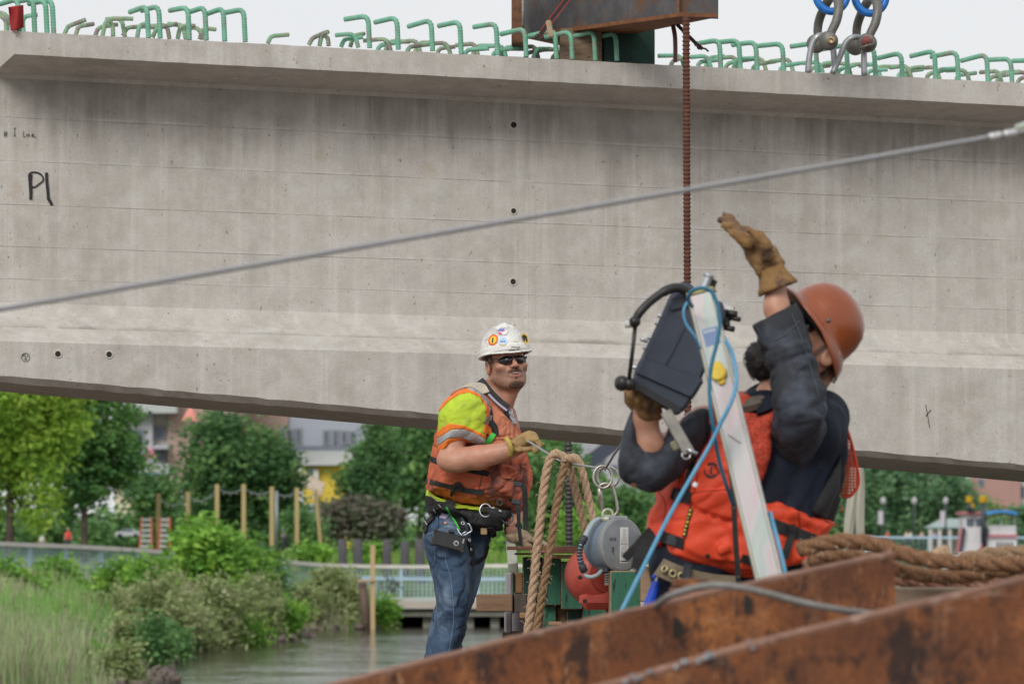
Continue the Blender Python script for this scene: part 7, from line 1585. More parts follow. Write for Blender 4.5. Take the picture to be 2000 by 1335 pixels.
armRp = spoly([(1238, 797), (1250, 842), (1278, 864), (1299, 850), (1306, 822), (1318, 838), (1345, 806), (1390, 800), (1385, 860), (1345, 910), (1310, 943), (1283, 960), (1245, 955), (1220, 941), (1207, 910), (1208, 872), (1217, 834)], 3)
def slv2b(Pn):
    d = inflate(Pn, armRp, D2m, lambda x, y: -.20 + .0012 * np.clip(x - 1300, 0, 200), .075, .07)
    return smax(d, -cap(Pn, q2(1262, 790, -.22), q2(1272, 868, -.21), .040, .038), .004) + wrinkle(Pn, .013, 12, (.3, 0, .9), 2.6, 35) + wrinkle(Pn, .005, 30, (.2, 0, 1), 2, 36)
legs2 = lambda Pn: smin(smin(cap(Pn, q2(1350, 1120, -.02), q2(1345, 1430, -.06), .125, .085), cap(Pn, q2(1470, 1120, .05), q2(1480, 1430, .10), .125, .085), .03), smin(cap(Pn, q2(1345, 1430, -.06), q2(1345, 1740, .0), .085, .07), cap(Pn, q2(1480, 1430, .10), q2(1490, 1740, .16), .085, .07), .01), .02)
def body2(Pn):
    q = hl2(Pn); d = head_sdf(q); e = ell(q, (-.084, -.008, -.014), (.011, .024, .037)); e = smax(e, -ell(q, (-.095, -.002, -.010), (.009, .013, .024)), .005); d = smax(d, np.where(np.linalg.norm(Pn - hc, axis=1) < .3, inhat(Pn), -1.), .004); d = smin(d, e, .006) * HS2
    d = smin(d, smin(cap(Pn, hp2(0, -.02, -.04), q2(1545, 790, .02), .058, .066), cap(Pn, hp2(0, .05, -.09), q2(1492, 790, -.03), .035, .045), .03), .02)
    d = smin(d, inflate(Pn, torp, D2m, 0, .14, .13) + .03, .03)
    d = smin(d, chain(Pn, [q2(1600, 835, .0), q2(1562, 818, -.15), q2(1547, 760, -.20), q2(1517, 600, -.155), q2(1513, 540, -.15)], [.06, .042, .042, .036, .030], .02), .03)
    d = smin(d, chain(Pn, [q2(1375, 830, -.06), q2(1250, 920, -.20), q2(1268, 868, -.215), q2(1261, 815, -.23), q2(1259, 795, -.24)], [.06, .045, .042, .034, .032], .02), .03)
    return smin(d, legs2(Pn) + .025, .03) + wrinkle(Pn, .001, 30, (1, 0, 0), 2, 3)
def stub2(Pn):
    q = hl2(Pn); f = smooth01((-.035 - q[:, 2]) / .02) * smooth01((q[:, 1] - .02) / .03); hair = smooth01((-.028 - q[:, 1]) / .01) * smooth01((np.abs(q[:, 0]) - .03) / .02); f = np.maximum(f, smooth01((.012 - np.abs(q[:, 1] - .022)) / .008) * smooth01((.03 - q[:, 2]) / .02))
    return np.where(np.linalg.norm(q, axis=1) < .2, np.maximum(f, hair) * .95, 0)
M_skin2 = skin_mat('skin_fair_tan', (.52, .27, .18), (.48, .19, .13), (.03, .022, .018))
sdf_obj('body', body2, (1195, 520, 1700, 1745), D2m, (-.46, .30), .0062, M_skin2, m2, {'stub': stub2, 'lip': lambda v: np.zeros(len(v))})
M_navy = mat('coverall_navy', (.009, .012, .022), (.014, .019, .034), scale=7, rough=.75, spec=.2, c3=(.03, .04, .062), s3=9, lo3=.56, hi3=.78, bump=.25, bscale=400, bdist=.001)
M_navys = mat('sleeve_grey', (.019, .021, .025), (.036, .040, .048), scale=5, rough=.7, spec=.25, c3=(.075, .09, .125), s3=5, lo3=.50, hi3=.70, bump=.25, bscale=400, bdist=.001)  # greyer and lighter than the torso cloth, with random blue grey patches
cv = sdf_obj('coverall', lambda Pn: smin(tor2(Pn), smin(cap(Pn, q2(1605, 815, .02), q2(1590, 850, -.12), .085, .08), legs2(Pn) + wrinkle(Pn, .008, 12, (1, 0, .3), 2, 5), .03), .03), (1195, 740, 1680, 1745), D2m, (-.30, .30), .0065, M_navy, m2)
sdf_obj('raised_sleeve', slv2, (1455, 575, 1650, 965), D2m, (-.42, .16), .0048, M_navys, cv)
sdf_obj('bent_sleeve', slv2b, (1195, 780, 1400, 975), D2m, (-.34, .06), .0048, M_navys, cv)
dstrap([(1478, 640), (1500, 665), (1530, 655), (1562, 625)], slv2, D2m, .003, .0015, 'cuff_seam', mat('navy_seam', (.06, .07, .09), rough=.8), cv, .001)
dstrap([(1546, 612), (1562, 650), (1575, 690), (1590, 740), (1600, 775)], slv2, D2m, .003, .0015, 'sleeve_seam', MC['navy_seam'], cv, .001)
# vest
vest2p = spoly([(1386, 790), (1420, 775), (1465, 771), (1480, 800), (1515, 790), (1521, 823), (1512, 875), (1500, 920), (1489, 950), (1495, 976), (1517, 973), (1550, 986), (1582, 999), (1628, 1018), (1640, 1000), (1646, 985), (1650, 1000), (1627, 1034), (1597, 1078), (1582, 1103), (1538, 1116), (1500, 1126), (1452, 1138), (1407, 1127), (1355, 1106), (1303, 1090), (1298, 1072), (1269, 1070), (1262, 1040), (1264, 1013), (1283, 978), (1284, 954), (1312, 923), (1326, 899), (1345, 841), (1364, 810)], 2)
pk2 = spoly([(1350, 1000), (1425, 1025), (1440, 1105), (1330, 1075)], 3); fl2 = spoly([(1350, 962), (1432, 955), (1440, 1003), (1422, 1016), (1355, 990)], 3)
def vest2(Pn):
    d = smax(inflate(Pn, torp, D2m, lambda x, y: .00015 * (1470 - x), .155, .13) - .026, pd(Pn, vest2p, D2m) + .004, .022) - bump(Pn, pk2, D2m, .014, .02) - bump(Pn, fl2, D2m, .014, .01)
    x, y = proj(Pn); d = d + .010 * np.exp(-((x - (1345 - (y - 900) * .3)) / 6) ** 2) * (x < 1460) + .008 * np.exp(-((y - (1095 + (x - 1340) * .33)) / 5) ** 2)
    return d + wrinkle(Pn, .020, 9, (.4, .3, 1), 2.0, 41) + wrinkle(Pn, .009, 24, (1, 0, .5), 2.0, 42)
M_vest2 = mat('vest_bright_orange', (.74, .065, .018), (.66, .055, .016), scale=6, rough=.65, c3=(.40, .05, .02), s3=9, lo3=.58, hi3=.78, bump=.15, bscale=300, bdist=.001)
v2 = sdf_obj('life_vest', vest2, (1250, 755, 1665, 1150), D2m, (-.26, .26), .0052, M_vest2, m2)
cut2 = lambda poly, off: (lambda Pn: smax(smax(vest2(Pn), Pn[:, 1] - D2m, .01) - off, pd(Pn, poly, D2m), .001))
M_msh = mat('vest_mesh_red', (.62, .07, .03), (.28, .035, .02), scale=190, rough=.8, detail=1, lo=.42, hi=.58, bump=.6, bscale=190, bdist=.002)
sdf_obj('mesh_panel', cut2(np.array([(1440, 818), (1470, 805), (1512, 792), (1518, 823), (1509, 875), (1497, 920), (1486, 945), (1470, 930), (1450, 870)], float), .002), (1430, 780, 1530, 960), D2m, (-.26, 0), .005, M_msh, v2, relax=0)
sdf_obj('mesh_panel', cut2(np.array([(1388, 794), (1415, 780), (1402, 826), (1372, 836), (1352, 848), (1366, 812)], float), .002), (1340, 770, 1425, 860), D2m, (-.26, 0), .005, M_msh, v2, relax=0)
bkp = spoly([(1646, 826), (1656, 846), (1666, 880), (1677, 930), (1674, 952), (1659, 969), (1642, 967), (1637, 948), (1640, 900), (1638, 860)], 3)
M_meshc = mesh_fabric('orange_net', (.62, .07, .03), scale=340, hole=.42)
bm_ = sdf_obj('rear_mesh', lambda Pn: np.abs(inflate(Pn, bkp, D2m, .10, .05, .04)) - .0012 if False else inflate(Pn, bkp, D2m, .12, .025, .03), (1630, 815, 1690, 980), D2m, (.02, .22), .0045, M_meshc, v2)
mb = MB(); mb.tube(catmull([q2(x, y, .11) for x, y in ((1649, 828), (1658, 848), (1667, 880), (1677, 930), (1674, 952), (1659, 969), (1644, 967))], 5), .0045, 8); mb.build('piping', M_vest2, v2, smooth=True)
blk2 = np.array(p7([(755, 470), (742, 770), (765, 830), (715, 965), (620, 935), (535, 885), (600, 760), (690, 600)]))
sdf_obj('side_panel', lambda Pn: smax(smin(tor2(Pn), vest2(Pn) + .02, .01) - .010, pd(Pn, blk2, D2m), .002), (1575, 870, 1660, 1030), D2m, (-.24, .2), .005, M_webk, v2)
S2s = lambda pts, wd, nm='vest_strap', m_=M_webk, th=.004, off=.002, fn=vest2, par=None: dstrap(pts, fn, D2m, wd, th, nm, m_, par or v2, off)
S2s([(1386, 828), (1376, 850), (1362, 880), (1350, 910), (1344, 935), (1340, 958)], .028); S2s([(1502, 1020), (1530, 1031), (1560, 1042), (1590, 1054), (1606, 1062)], .034); S2s([(1448, 1089), (1475, 1098), (1500, 1108), (1560, 1118)], .026)
S2s([(1545, 1024), (1548, 1040), (1540, 1062), (1532, 1090)], .022, off=.008); S2s([(1312, 962), (1328, 967), (1348, 972)], .036, off=.004); S2s([(1290, 1045), (1310, 1053), (1335, 1062)], .034, off=.004)
for x, y in ((1330, 970), (1314, 1055)):
    c, n_ = drape([(x, y)], vest2, D2m, .012); mb = MB(); mb.box(c[0], (.035, .012, .030), (nrm(V(1, 0, -.25)), n_[0], nrm(V(.25, 0, 1))), .004); mb.build('buckle', MC['grip_black'], v2)
S2s([(1350, 992), (1343, 1018), (1336, 1048)], .0125, 'label_strip', off=.004)
M_yel = mat('print_yellow', (.7, .6, .03), rough=.6)
for k, ch in enumerate('RESPIRAT'[:0] or range(7)):
    t = k / 6; c, n_ = drape([(1349 - 12 * t, 996 + 46 * t)], vest2, D2m, .0092); mb = MB(); mb.box(c[0], (.0075, .0008, .0065), (nrm(V(1, 0, -.2)), n_[0], nrm(V(.2, 0, 1)))); mb.box(c[0] + V(.001, -.0008, 0), (.003, .0008, .002)); mb.build('printed_letter', M_yel, v2)
# worn black emblem on the chest
for pl, wd in (([(1382, 908), (1390, 905), (1399, 908), (1396, 912)], .009), ([(1391, 910), (1388, 918), (1390, 926)], .006), ([(1380, 926), (1386, 931), (1394, 930), (1397, 925)], .008), ([(1376, 915), (1377, 924), (1381, 930)], .004), ([(1402, 914), (1403, 922), (1398, 929)], .003)):
    S2s(pl, wd, 'emblem', mat('ink_faded', (.07, .03, .03), rough=.8), th=.0012, off=.0006)
for pl, nm_ in (([(1356, 990), (1385, 1006), (1422, 1016), (1440, 1004)], 'flap_seam'), ([(1300, 1074), (1350, 1092), (1400, 1112), (1450, 1122), (1500, 1112)], 'hem_seam'), ([(1352, 962), (1392, 958), (1432, 955)], 'flap_seam'), ([(1332, 905), (1322, 960), (1300, 1020), (1292, 1070)], 'zip_seam'),
    ([(1366, 905), (1356, 960), (1346, 1000), (1334, 1070)], 'zip_seam'), ([(1284, 956), (1300, 985), (1292, 1030), (1275, 1068)], 'panel_seam'), ([(1516, 978), (1550, 990), (1600, 1012), (1636, 1026)], 'panel_seam'), ([(1560, 1000), (1562, 1040), (1552, 1105)], 'panel_seam')):
    S2s(pl, .0035, nm_, mat('seam_deep_orange', (.30, .022, .008), rough=.8), th=.0012, off=.0004)
c, n_ = drape([(1382, 1085)], vest2, D2m, .001); mb = MB(); mb.lathe(c[0], n_[0], [(0, .003), (.0065, .002), (.007, -.002)], 12); mb.build('snap', M_webk, v2)
def tail2(pts, wd, nm, m_=M_webk, par=v2, th=.004): mb = MB(); mb.ribbon(catmull([q2(*p) for p in pts], 6), wd, th, V(.1, -1, .05)); return mb.build(nm, m_, par)
tail2([(1272, 1035, -.12), (1258, 1050, -.16), (1240, 1070, -.18), (1220, 1090, -.17)], .026, 'strap_tail'); tail2([(1272, 1040, -.13), (1262, 1060, -.17), (1250, 1085, -.19), (1243, 1112, -.19)], .036, 'strap_tail')
tail2([(1428, 925, -.26), (1432, 960, -.28), (1436, 1040, -.29), (1440, 1100, -.29), (1443, 1142, -.28)], .0155, 'hanging_strap'); 
for k in range(14):
    y = 950 + k * 13.5; x = 1431.5 + (y - 950) * .06; mb = MB(); mb.box(q2(x, y, -.2875 if y > 990 else -.282), (.005, .001, .006)); mb.build('strap_print', mat('print_dim', (.10, .10, .09), rough=.8), v2)
# collars
def b2(pts, wd, th, m_, nm, up, par=cv): mb = MB(); mb.ribbon(catmull([q2(*p) for p in pts], 6), wd, th, up); return mb.build(nm, m_, par, smooth=False)
b2([(1440, 806, -.10), (1455, 794, -.13), (1475, 786, -.14), (1496, 782, -.12)], .05, .02, mat('hood_taupe', (.16, .13, .10), (.11, .09, .07), scale=18, rough=.9), 'undershirt_collar', V(-.2, -.6, 1))
b2([(1440, 800, -.04), (1455, 776, .0), (1478, 762, .05), (1505, 755, .06)], .05, .012, M_navy, 'collar', V(-.5, -.6, .6)); b2([(1478, 800, -.15), (1494, 792, -.16), (1510, 780, -.15)], .04, .012, M_navy, 'collar', V(.2, -.8, .6))
b2([(1392, 797, -.10), (1420, 783, -.08), (1450, 772, -.02), (1470, 768, .04)], .03, .016, M_vest2, 'vest_shoulder_edge', V(-.3, -.5, .9), v2)
# canvas belt and trousers top
beltfn = lambda Pn: inflate(Pn, spoly([(1290, 1085), (1420, 1100), (1560, 1100), (1570, 1180), (1300, 1180)]), D2m, 0, .17, .05)
bl = dstrap([(1288, 1106), (1310, 1116), (1345, 1128), (1390, 1138), (1440, 1142)], beltfn, D2m, .055, .006, 'canvas_belt', mat('belt_canvas', (.20, .155, .10), (.15, .115, .075), scale=30, rough=.9), m2, .004)
for x, y in ((1298, 1110), (1314, 1119), (1331, 1124)):
    c, n_ = drape([(x, y)], beltfn, D2m, .012); mb = MB(); mb.torus(c[0], n_[0], .0095, .0032, 20, 8); mb.build('eyelet', mat('eyelet_brass', (.45, .38, .2), rough=.4, metal=.6), bl, smooth=True); mb = MB(); mb.lathe(c[0], n_[0], [(0, .0006), (.008, .0004)], 14); mb.build('eyelet_hole', M_hole, bl)
dstrap([(1344, 1102), (1340, 1118), (1336, 1145)], beltfn, D2m, .022, .006, 'belt_keeper', M_navys, bl, .012)
mb = MB()
for (x, yy, s_) in ((1345, 1740, .0), (1490, 1740, .16)):
    b = q2(x, yy, s_); b[2] = DECK_Z; mb = MB(); mb.tube(catmull([b + V(0, 0, .24), b + V(0, 0, .09), b + V(-.04, -.06, .055), b + V(-.10, -.14, .048), b + V(-.13, -.18, .045)], 4), lambda i, t: .075 - .024 * t, 14); mb.build('boot', MC['boot_brown'], m2, smooth=True)
# gloves: raised open hand seen edge on
gpal = spoly(p5([(325, 470), (240, 300), (215, 250), (175, 190), (190, 150), (260, 130), (330, 165), (400, 210), (450, 275), (475, 330), (510, 375), (470, 420), (400, 445), (370, 460)]), 3)
def glove2(Pn):
    d = inflate(Pn, gpal, D2m, lambda x, y: -.15 + .0003 * (540 - y), .038, .034); k = lambda x, y, dd=0: q2(1380 + x / 3.3375, 400 + y / 3.3375, dd)
    for pts, r in (([(250, 190, -.13), (190, 140, -.12), (155, 95, -.115), (118, 62, -.11)], [.021, .0165, .0145, .011]), ([(240, 205, -.15), (180, 150, -.145), (135, 112, -.14), (92, 100, -.14)], [.021, .0165, .0145, .011]),
                   ([(250, 225, -.17), (190, 180, -.165), (150, 150, -.165), (112, 132, -.165)], [.021, .0165, .0140, .0105]), ([(265, 250, -.19), (215, 215, -.19), (175, 185, -.19), (138, 165, -.19)], [.018, .0150, .0130, .010]),
                   ([(400, 330, -.20), (380, 260, -.215), (340, 200, -.215), (285, 165, -.21)], [.022, .0185, .016, .012])):
        d = smin(d, chain(Pn, [k(*p) for p in pts], r, .006), .006)
    return d + wrinkle(Pn, .006, 30, (-.6, 0, 1), 2.4, 51) + wrinkle(Pn, .003, 60, (1, 0, .2), 2, 52)
g2 = sdf_obj('glove', glove2, (1395, 405, 1560, 555), D2m, (-.28, -.06), .0036, M_leather2, m2)
cx0, cx1 = q2(1508, 532, -.15), q2(1516, 553, -.15); dx_ = nrm(cx1 - cx0)
mb = MB(); mb.lathe(cx1, dx_, [(.040, -.050), (.043, -.030), (.050, -.008), (.060, .004), (.063, .014), (.060, .018), (.054, .014), (.046, -.004), (.040, -.02)], 30)
o = mb.build('glove_cuff', M_leather2, g2, smooth=True)
rg = np.random.default_rng(3); me = o.data
for v in me.vertices: v.co += Vector(rg.normal(size=3) * .0012)
gl2 = spoly([(1230, 768), (1240, 763), (1262, 762), (1285, 775), (1293, 795), (1288, 818), (1262, 826), (1244, 815), (1236, 795)])
def glove2b(Pn):
    d = inflate(Pn, gl2, D2m, -.24, .045, .036)
    for i in range(4): x, y = 1236 + i * 16, 772 + i * 8; d = smin(d, chain(Pn, [q2(x, y + 14, -.27), q2(x - 2, y, -.295), q2(x + 6, y - 14, -.30), q2(x + 12, y - 20, -.28)], [.017, .0165, .015, .013], .005), .005)
    d = smin(d, chain(Pn, [q2(1246, 800, -.20), q2(1232, 782, -.20), q2(1226, 765, -.22)], [.019, .017, .013], .005), .006); return d + wrinkle(Pn, .004, 30, (0, 0, 1), 2.4, 53)
sdf_obj('glove', glove2b, (1215, 740, 1310, 840), D2m, (-.36, -.14), .0038, M_leather2, m2)
# hat
MB_ = mat('hat_brown', (.27, .062, .014), (.20, .042, .010), scale=5, rough=.3, c3=(.32, .10, .035), s3=7, lo3=.55, hi3=.8, spec=.5, coat=.25)
mb = MB(); n = 56; prof = [(.128, .132, .0), (.120, .126, .014), (.117, .124, .035), (.113, .119, .06), (.100, .107, .09), (.078, .084, .115), (.048, .052, .132), (.018, .02, .139), (.0001, .0001, .140)]
outer = [(.148, .160, -.018), (.154, .166, -.019), (.152, .164, -.014), (.142, .150, -.003)] + prof; inner = [(.0001, .0001, .134), (.045, .049, .127), (.074, .080, .110), (.096, .103, .086), (.109, .115, .058), (.113, .120, .03), (.118, .124, .006), (.138, .142, -.009), (.148, .160, -.018)]
rings = outer + inner; vs = []
for (rs_, rf, z) in rings:
    for k in range(n):
        a = 2 * math.pi * k / n; dr = -.034 * max(0, -math.cos(a)) * (1 if z < -.009 else (.4 if z < -.001 else 0)); vs.append(hc + SH * math.sin(a) * rs_ + FH * (math.cos(a) * rf - .012) + HUp * (z + dr))
m_ = len(rings); mb.add(vs, [(i * n + k, i * n + (k + 1) % n, (i + 1) * n + (k + 1) % n, (i + 1) * n + k) for i in range(m_ - 1) for k in range(n)]); ht = mb.build('hard_hat', MB_, m2, smooth=True)
mb = MB(); vs = []
for (rs_, rf, z) in ((.104, .112, -.022), (.106, .114, .03), (.101, .109, .03), (.100, .108, -.022)):
    for k in range(n): a = 2 * math.pi * k / n; vs.append(hc + SH * math.sin(a) * rs_ + FH * (math.cos(a) * rf - .012) + HUp * z)
mb.add(vs, [(i * n + k, i * n + (k + 1) % n, ((i + 1) % 4) * n + (k + 1) % n, ((i + 1) % 4) * n + k) for i in range(4) for k in range(n)]); mb.build('headband', mat('band_dark', (.02, .016, .014), rough=.8), ht, smooth=True)
mb = MB(); c = hc - SH * .1175 + FH * -.0 + HUp * .022; mb.lathe(c, -SH, [(0, .006), (.006, .005), (.007, -.004)], 12); mb.build('hat_rivet', mat('rivet_grey', (.12, .13, .14), rough=.4, metal=.5), ht, smooth=True)
# hair, beard, goggles
M_hairk = mat('hair_black', (.010, .008, .008), (.03, .025, .024), scale=140, rough=.75)
def hair2(Pn):
    q = hl2(Pn); d = head_sdf(q) * HS2 - .010 - .006 * (vnoise(Pn * 160) - .5); reg = np.maximum(np.maximum(q[:, 1] + .030, -(q[:, 2] + .105)), q[:, 2] - .035); ear = ell(q, (-.08, .0, -.016), (.05, .030, .046)); d = smin(d, cap(q, (0, -.065, -.04), (0, -.06, -.09), .040) * HS2 - .004 * (vnoise(Pn * 120) - .5), .02); return smax(smax(smax(d, reg, .006), -ear, .004), inhat(Pn) - .006, .004)
sdf_obj('hair', hair2, (1540, 590, 1720, 790), D2m, (-.18, .2), .0045, M_hairk, m2)
def beard2(Pn):
    q = hl2(Pn); base = smin(ell(Pn, q2(1494, 704, -.02), (.052, .055, .056)), cap(Pn, q2(1500, 700, -.02), hp2(0, .06, -.10), .055, .045), .03); side = smax(head_sdf(q) * HS2 - .008, np.maximum(q[:, 2] + .045, -(q[:, 1] - .030)), .01)
    return smin(base - .016 * (vnoise(Pn * 75) - .4), side, .015) - .006 * (vnoise(Pn * 180 + 5) - .5)
bd = sdf_obj('beard', beard2, (1435, 640, 1640, 780), D2m, (-.16, .16), .0045, M_hairk, m2)
rg = random.Random(8); mb = MB()
for i in range(700):
    a, b_ = rg.uniform(0, 6.28), rg.uniform(-1, 1); s_ = math.sqrt(1 - b_ * b_); d = V(math.cos(a) * s_, math.sin(a) * s_, b_)
    if d[0] > .5: continue
    p = q2(1494, 704, -.02) + d * V(.05, .053, .054) * rg.uniform(.85, 1.1); r = rg.uniform(.004, .009); u = nrm(np.cross(d, V(rg.random(), rg.random(), rg.random()))); v_ = np.cross(d, u); pts = [p + d * .0016 * k + u * r * math.cos(k * .9) + v_ * r * math.sin(k * .9) - u * r for k in range(9)]; mb.ribbon(pts, .0011, .0008, V(0, -1, 0))
mb.build('curly_strands', M_hairk, bd)
mb = MB(); mb.box(hp2(-.045, .088, .0), (.045, .028, .042), (nrm(S2 - F2 * .4), nrm(F2 + S2 * -.4), U2), .012); gg = mb.build('safety_glasses', M_lens, m2, smooth=True, auto=40)
mb = MB(); mb.box(hp2(-.012, .104, .0), (.05, .016, .040), (S2, F2, U2), .007); mb.build('lens', M_lens, gg, smooth=True, auto=40); mb = MB(); mb.tube([hp2(-.068, .075, .004), hp2(-.082, .03, .004), hp2(-.083, -.005, .0)], .004, 8); mb.build('temple', M_lens, gg, smooth=True)

# ================================================================== WINCH HOUSING AND ZINC ARM
DA = 11.55
wn = thing('winch', 'dark navy plastic winch housing with bent black handle held by the bearded worker', 'winch', P(1300, 800, 11.95))
M_nav = mat('housing_navy', (.022, .030, .050), (.034, .044, .068), scale=8, rough=.48, c3=(.07, .07, .08), s3=20, lo3=.62, hi3=.8, bump=.15, bscale=200, bdist=.001)
la = nrm(V(.39, .0, .92)); lb = nrm(V(.92, .10, -.39)); lc_ = np.cross(la, lb); Q = lambda x, y, d=0: P(x, y, 11.95 + d)
def poly_solid(pts, dd, dep, m_, nm, par, bev=.006):
    """bevelled slab from a picture outline, standing at its own distance with real thickness"""
    p = [Q(x, y, dd) for x, y in pts]; c = sum(p) / len(p); k0 = [c + (a - c) * (1 - bev * 1.0 / max(.02, np.linalg.norm(a - c))) for a in p]; n = len(p)
    mb = MB(); vs = k0 + [a + V(0, bev, 0) for a in p] + [a + V(0, dep - bev, 0) for a in p] + [a + V(0, dep, 0) for a in k0]
    mb.add(vs, [tuple(range(n))] + [(r * n + i, r * n + (i + 1) % n, (r + 1) * n + (i + 1) % n, (r + 1) * n + i) for r in range(3) for i in range(n)] + [tuple(range(3 * n, 4 * n))[::-1]]); o = mb.build(nm, m_, par, smooth=True, auto=32); return o
poly_solid([(1309, 576), (1318, 566), (1345, 562), (1412, 590), (1418, 612), (1404, 652), (1378, 722), (1367, 748), (1250, 706), (1256, 690), (1290, 620)], -.02, .15, M_nav, 'upper_housing', wn, .014)
poly_solid([(1250, 702), (1256, 697), (1372, 738), (1374, 746), (1358, 772), (1352, 778), (1240, 728), (1242, 718)], -.034, .17, M_nav, 'middle_ridge', wn, .010)
poly_solid([(1241, 727), (1353, 776), (1338, 800), (1328, 806), (1236, 752), (1234, 744)], -.022, .15, M_nav, 'lower_housing', wn, .010)
poly_solid([(1232, 744), (1238, 742), (1332, 796), (1330, 806), (1322, 807), (1232, 754)], -.03, .16, mat('base_black', (.012, .013, .016), rough=.5), 'base_plate', wn, .004)
poly_solid([(1316, 570), (1320, 556), (1334, 549), (1350, 554), (1362, 566), (1360, 590), (1330, 590)], .0, .10, M_nav, 'top_knuckle', wn, .014)
poly_solid([(1312, 580), (1360, 572), (1366, 592), (1310, 606)], -.032, .02, mat('housing_navy_light', (.03, .04, .06), rough=.4), 'top_band', wn, .004)
mb = MB(); mb.ribbon([Q(1338, 640, -.022), Q(1312, 692, -.023), Q(1300, 712, -.023)], .003, .002, V(0, -1, 0)); mb.build('moulding_line', MC['base_black'], wn)
for x, y in ((1292, 618), (1286, 632), (1272, 660), (1263, 680), (1258, 664), (1242, 718)): mb = MB(); mb.lathe(Q(x, y, -.0), nrm(V(-1, -.4, .3)), [(0, .012), (.006, .011), (.0065, -.01)], 10); mb.build('bolt', M_alu2, wn, smooth=True)
M_blk = mat('handle_black', (.014, .013, .013), rough=.45); rp_ = mat('rust_bit', (.14, .05, .03), rough=.8)
hd = MB(); hd.tube(catmull([Q(1352, 574, -.05), Q(1325, 562, -.06), (Q(1300, 568, -.07)), Q(1272, 587, -.08), Q(1252, 607, -.09), Q(1243, 620, -.09)], 7), lambda i, t: .0125 + .002 * (t < .45), 14); hd_o = hd.build('crank_handle', M_blk, wn, smooth=True)
mb = MB(); mb.lathe(Q(1240, 628, -.10), (-.2, -1, 0), [(0, .02), (.014, .018), (.017, 0), (.014, -.018), (0, -.02)], 18); mb.build('handle_joint', M_blk, hd_o, smooth=True)
mb = MB(); mb.lathe(Q(1228, 633, -.10), (-1, -.2, -.1), [(0, .012), (.010, .010), (.011, -.012), (0, -.014)], 14); mb.build('handle_pin', mat('pin_pale', (.5, .5, .47), rough=.4), hd_o, smooth=True)
mb = MB(); mb.tube([Q(1241, 634, -.10), Q(1236, 680, -.10), Q(1229, 738, -.10)], .0062, 10); mb.build('handle_rod', M_blk, hd_o, smooth=True)
mb = MB(); mb.lathe(Q(1214, 748, -.09), (-.9, -.5, 0), [(0, .016), (.018, .014), (.023, .004), (.023, -.006), (.018, -.014), (0, -.016)], 18); mb.build('knob', M_blk, hd_o, smooth=True)
mb = MB(); mb.lathe(Q(1228, 750, -.09), (-.9, -.5, 0), [(0, .016), (.016, .014), (.020, .0), (.016, -.014), (0, -.016)], 18); mb.build('knob', M_blk, hd_o, smooth=True)
for x, y, r in ((1430, 612, .010), (1437, 622, .008), (1425, 641, .009), (1416, 632, .007)): mb = MB(); mb.lathe(Q(x, y, .02), nrm(V(.9, -.4, -.2)), [(0, .016), (r, .014), (r, -.02), (0, -.02)], 10); mb.build('clamp_bolt', M_blk, wn, smooth=True)
poly_solid([(1402, 588), (1425, 598), (1432, 612), (1424, 634), (1408, 650), (1398, 640)], .03, .08, M_nav, 'side_lug', wn, .006)
mb = MB(); mb.box(Q(1418, 600, .026), (.035, .003, .014), (nrm(V(.9, 0, -.4)), V(0, 1, 0), nrm(V(.4, 0, .9)))); mb.build('label', MC['label_white'], wn)
mb = MB(); mb.beam(Q(1300, 803, -.06), Q(1346, 884, -.07), .034, .018, up=(0, 1, 0), bev=.003); lt = mb.build('latch_bracket', mat('bracket_grey', (.30, .29, .26), (.22, .21, .19), scale=30, rough=.5, metal=.4), wn)
mb = MB(); mb.box(Q(1322, 868, -.05), (.03, .02, .035), (nrm(V(.5, 0, -.85)), V(0, 1, 0), nrm(V(.85, 0, .5))), .005); mb.build('latch_block', mat('bracket_olive', (.22, .21, .13), rough=.6), lt)
mb = MB(); mb.torus(Q(1340, 888, -.07), (.2, -1, .2), .012, .0028, 20, 7); mb.build('latch_ring', M_alu2, lt, smooth=True); mb = MB(); mb.tube([Q(1340, 876, -.08), Q(1362, 886, -.08)], .006, 8); mb.build('latch_pin', M_alu2, lt, smooth=True)
poly_solid([(1352, 770), (1368, 748), (1366, 760), (1354, 778)], -.0, .06, rp_, 'rust_edge', wn, .002)

ar = thing('davit_arm', 'long zinc plated steel arm with rainbow sheen, yellow knob and blue hose round it', 'davit arm', P(1530, 1230, 11.3))
def zinc():
    m = bpy.data.materials.new('zinc_rainbow'); m.use_nodes = True; n = m.node_tree.nodes; L = m.node_tree.links; b = n['Principled BSDF']; b.inputs['Metallic'].default_value = .45; b.inputs['Roughness'].default_value = .34
    tc = n.new('ShaderNodeTexCoord'); mp = n.new('ShaderNodeMapping'); mp.inputs['Scale'].default_value = (3, 1, 1); mp.inputs['Rotation'].default_value = (0, .24, 0); L.new(tc.outputs['Object'], mp.inputs[0]); t = n.new('ShaderNodeTexNoise'); t.inputs['Scale'].default_value = 4.5; t.inputs['Detail'].default_value = 2.5; L.new(mp.outputs[0], t.inputs['Vector'])
    r = n.new('ShaderNodeValToRGB'); cs = [(.3, (.40, .44, .40)), (.42, (.36, .41, .40)), (.5, (.45, .43, .43)), (.57, (.47, .38, .40)), (.64, (.44, .42, .38)), (.74, (.34, .38, .42))]; r.color_ramp.elements[0].position = cs[0][0]; r.color_ramp.elements[0].color = (*cs[0][1], 1); r.color_ramp.elements[1].position = cs[-1][0]; r.color_ramp.elements[1].color = (*cs[-1][1], 1)
    for p, c in cs[1:-1]: e = r.color_ramp.elements.new(p); e.color = (*c, 1)
    L.new(t.outputs['Fac'], r.inputs['Fac']); L.new(r.outputs['Color'], b.inputs['Base Color']); return m
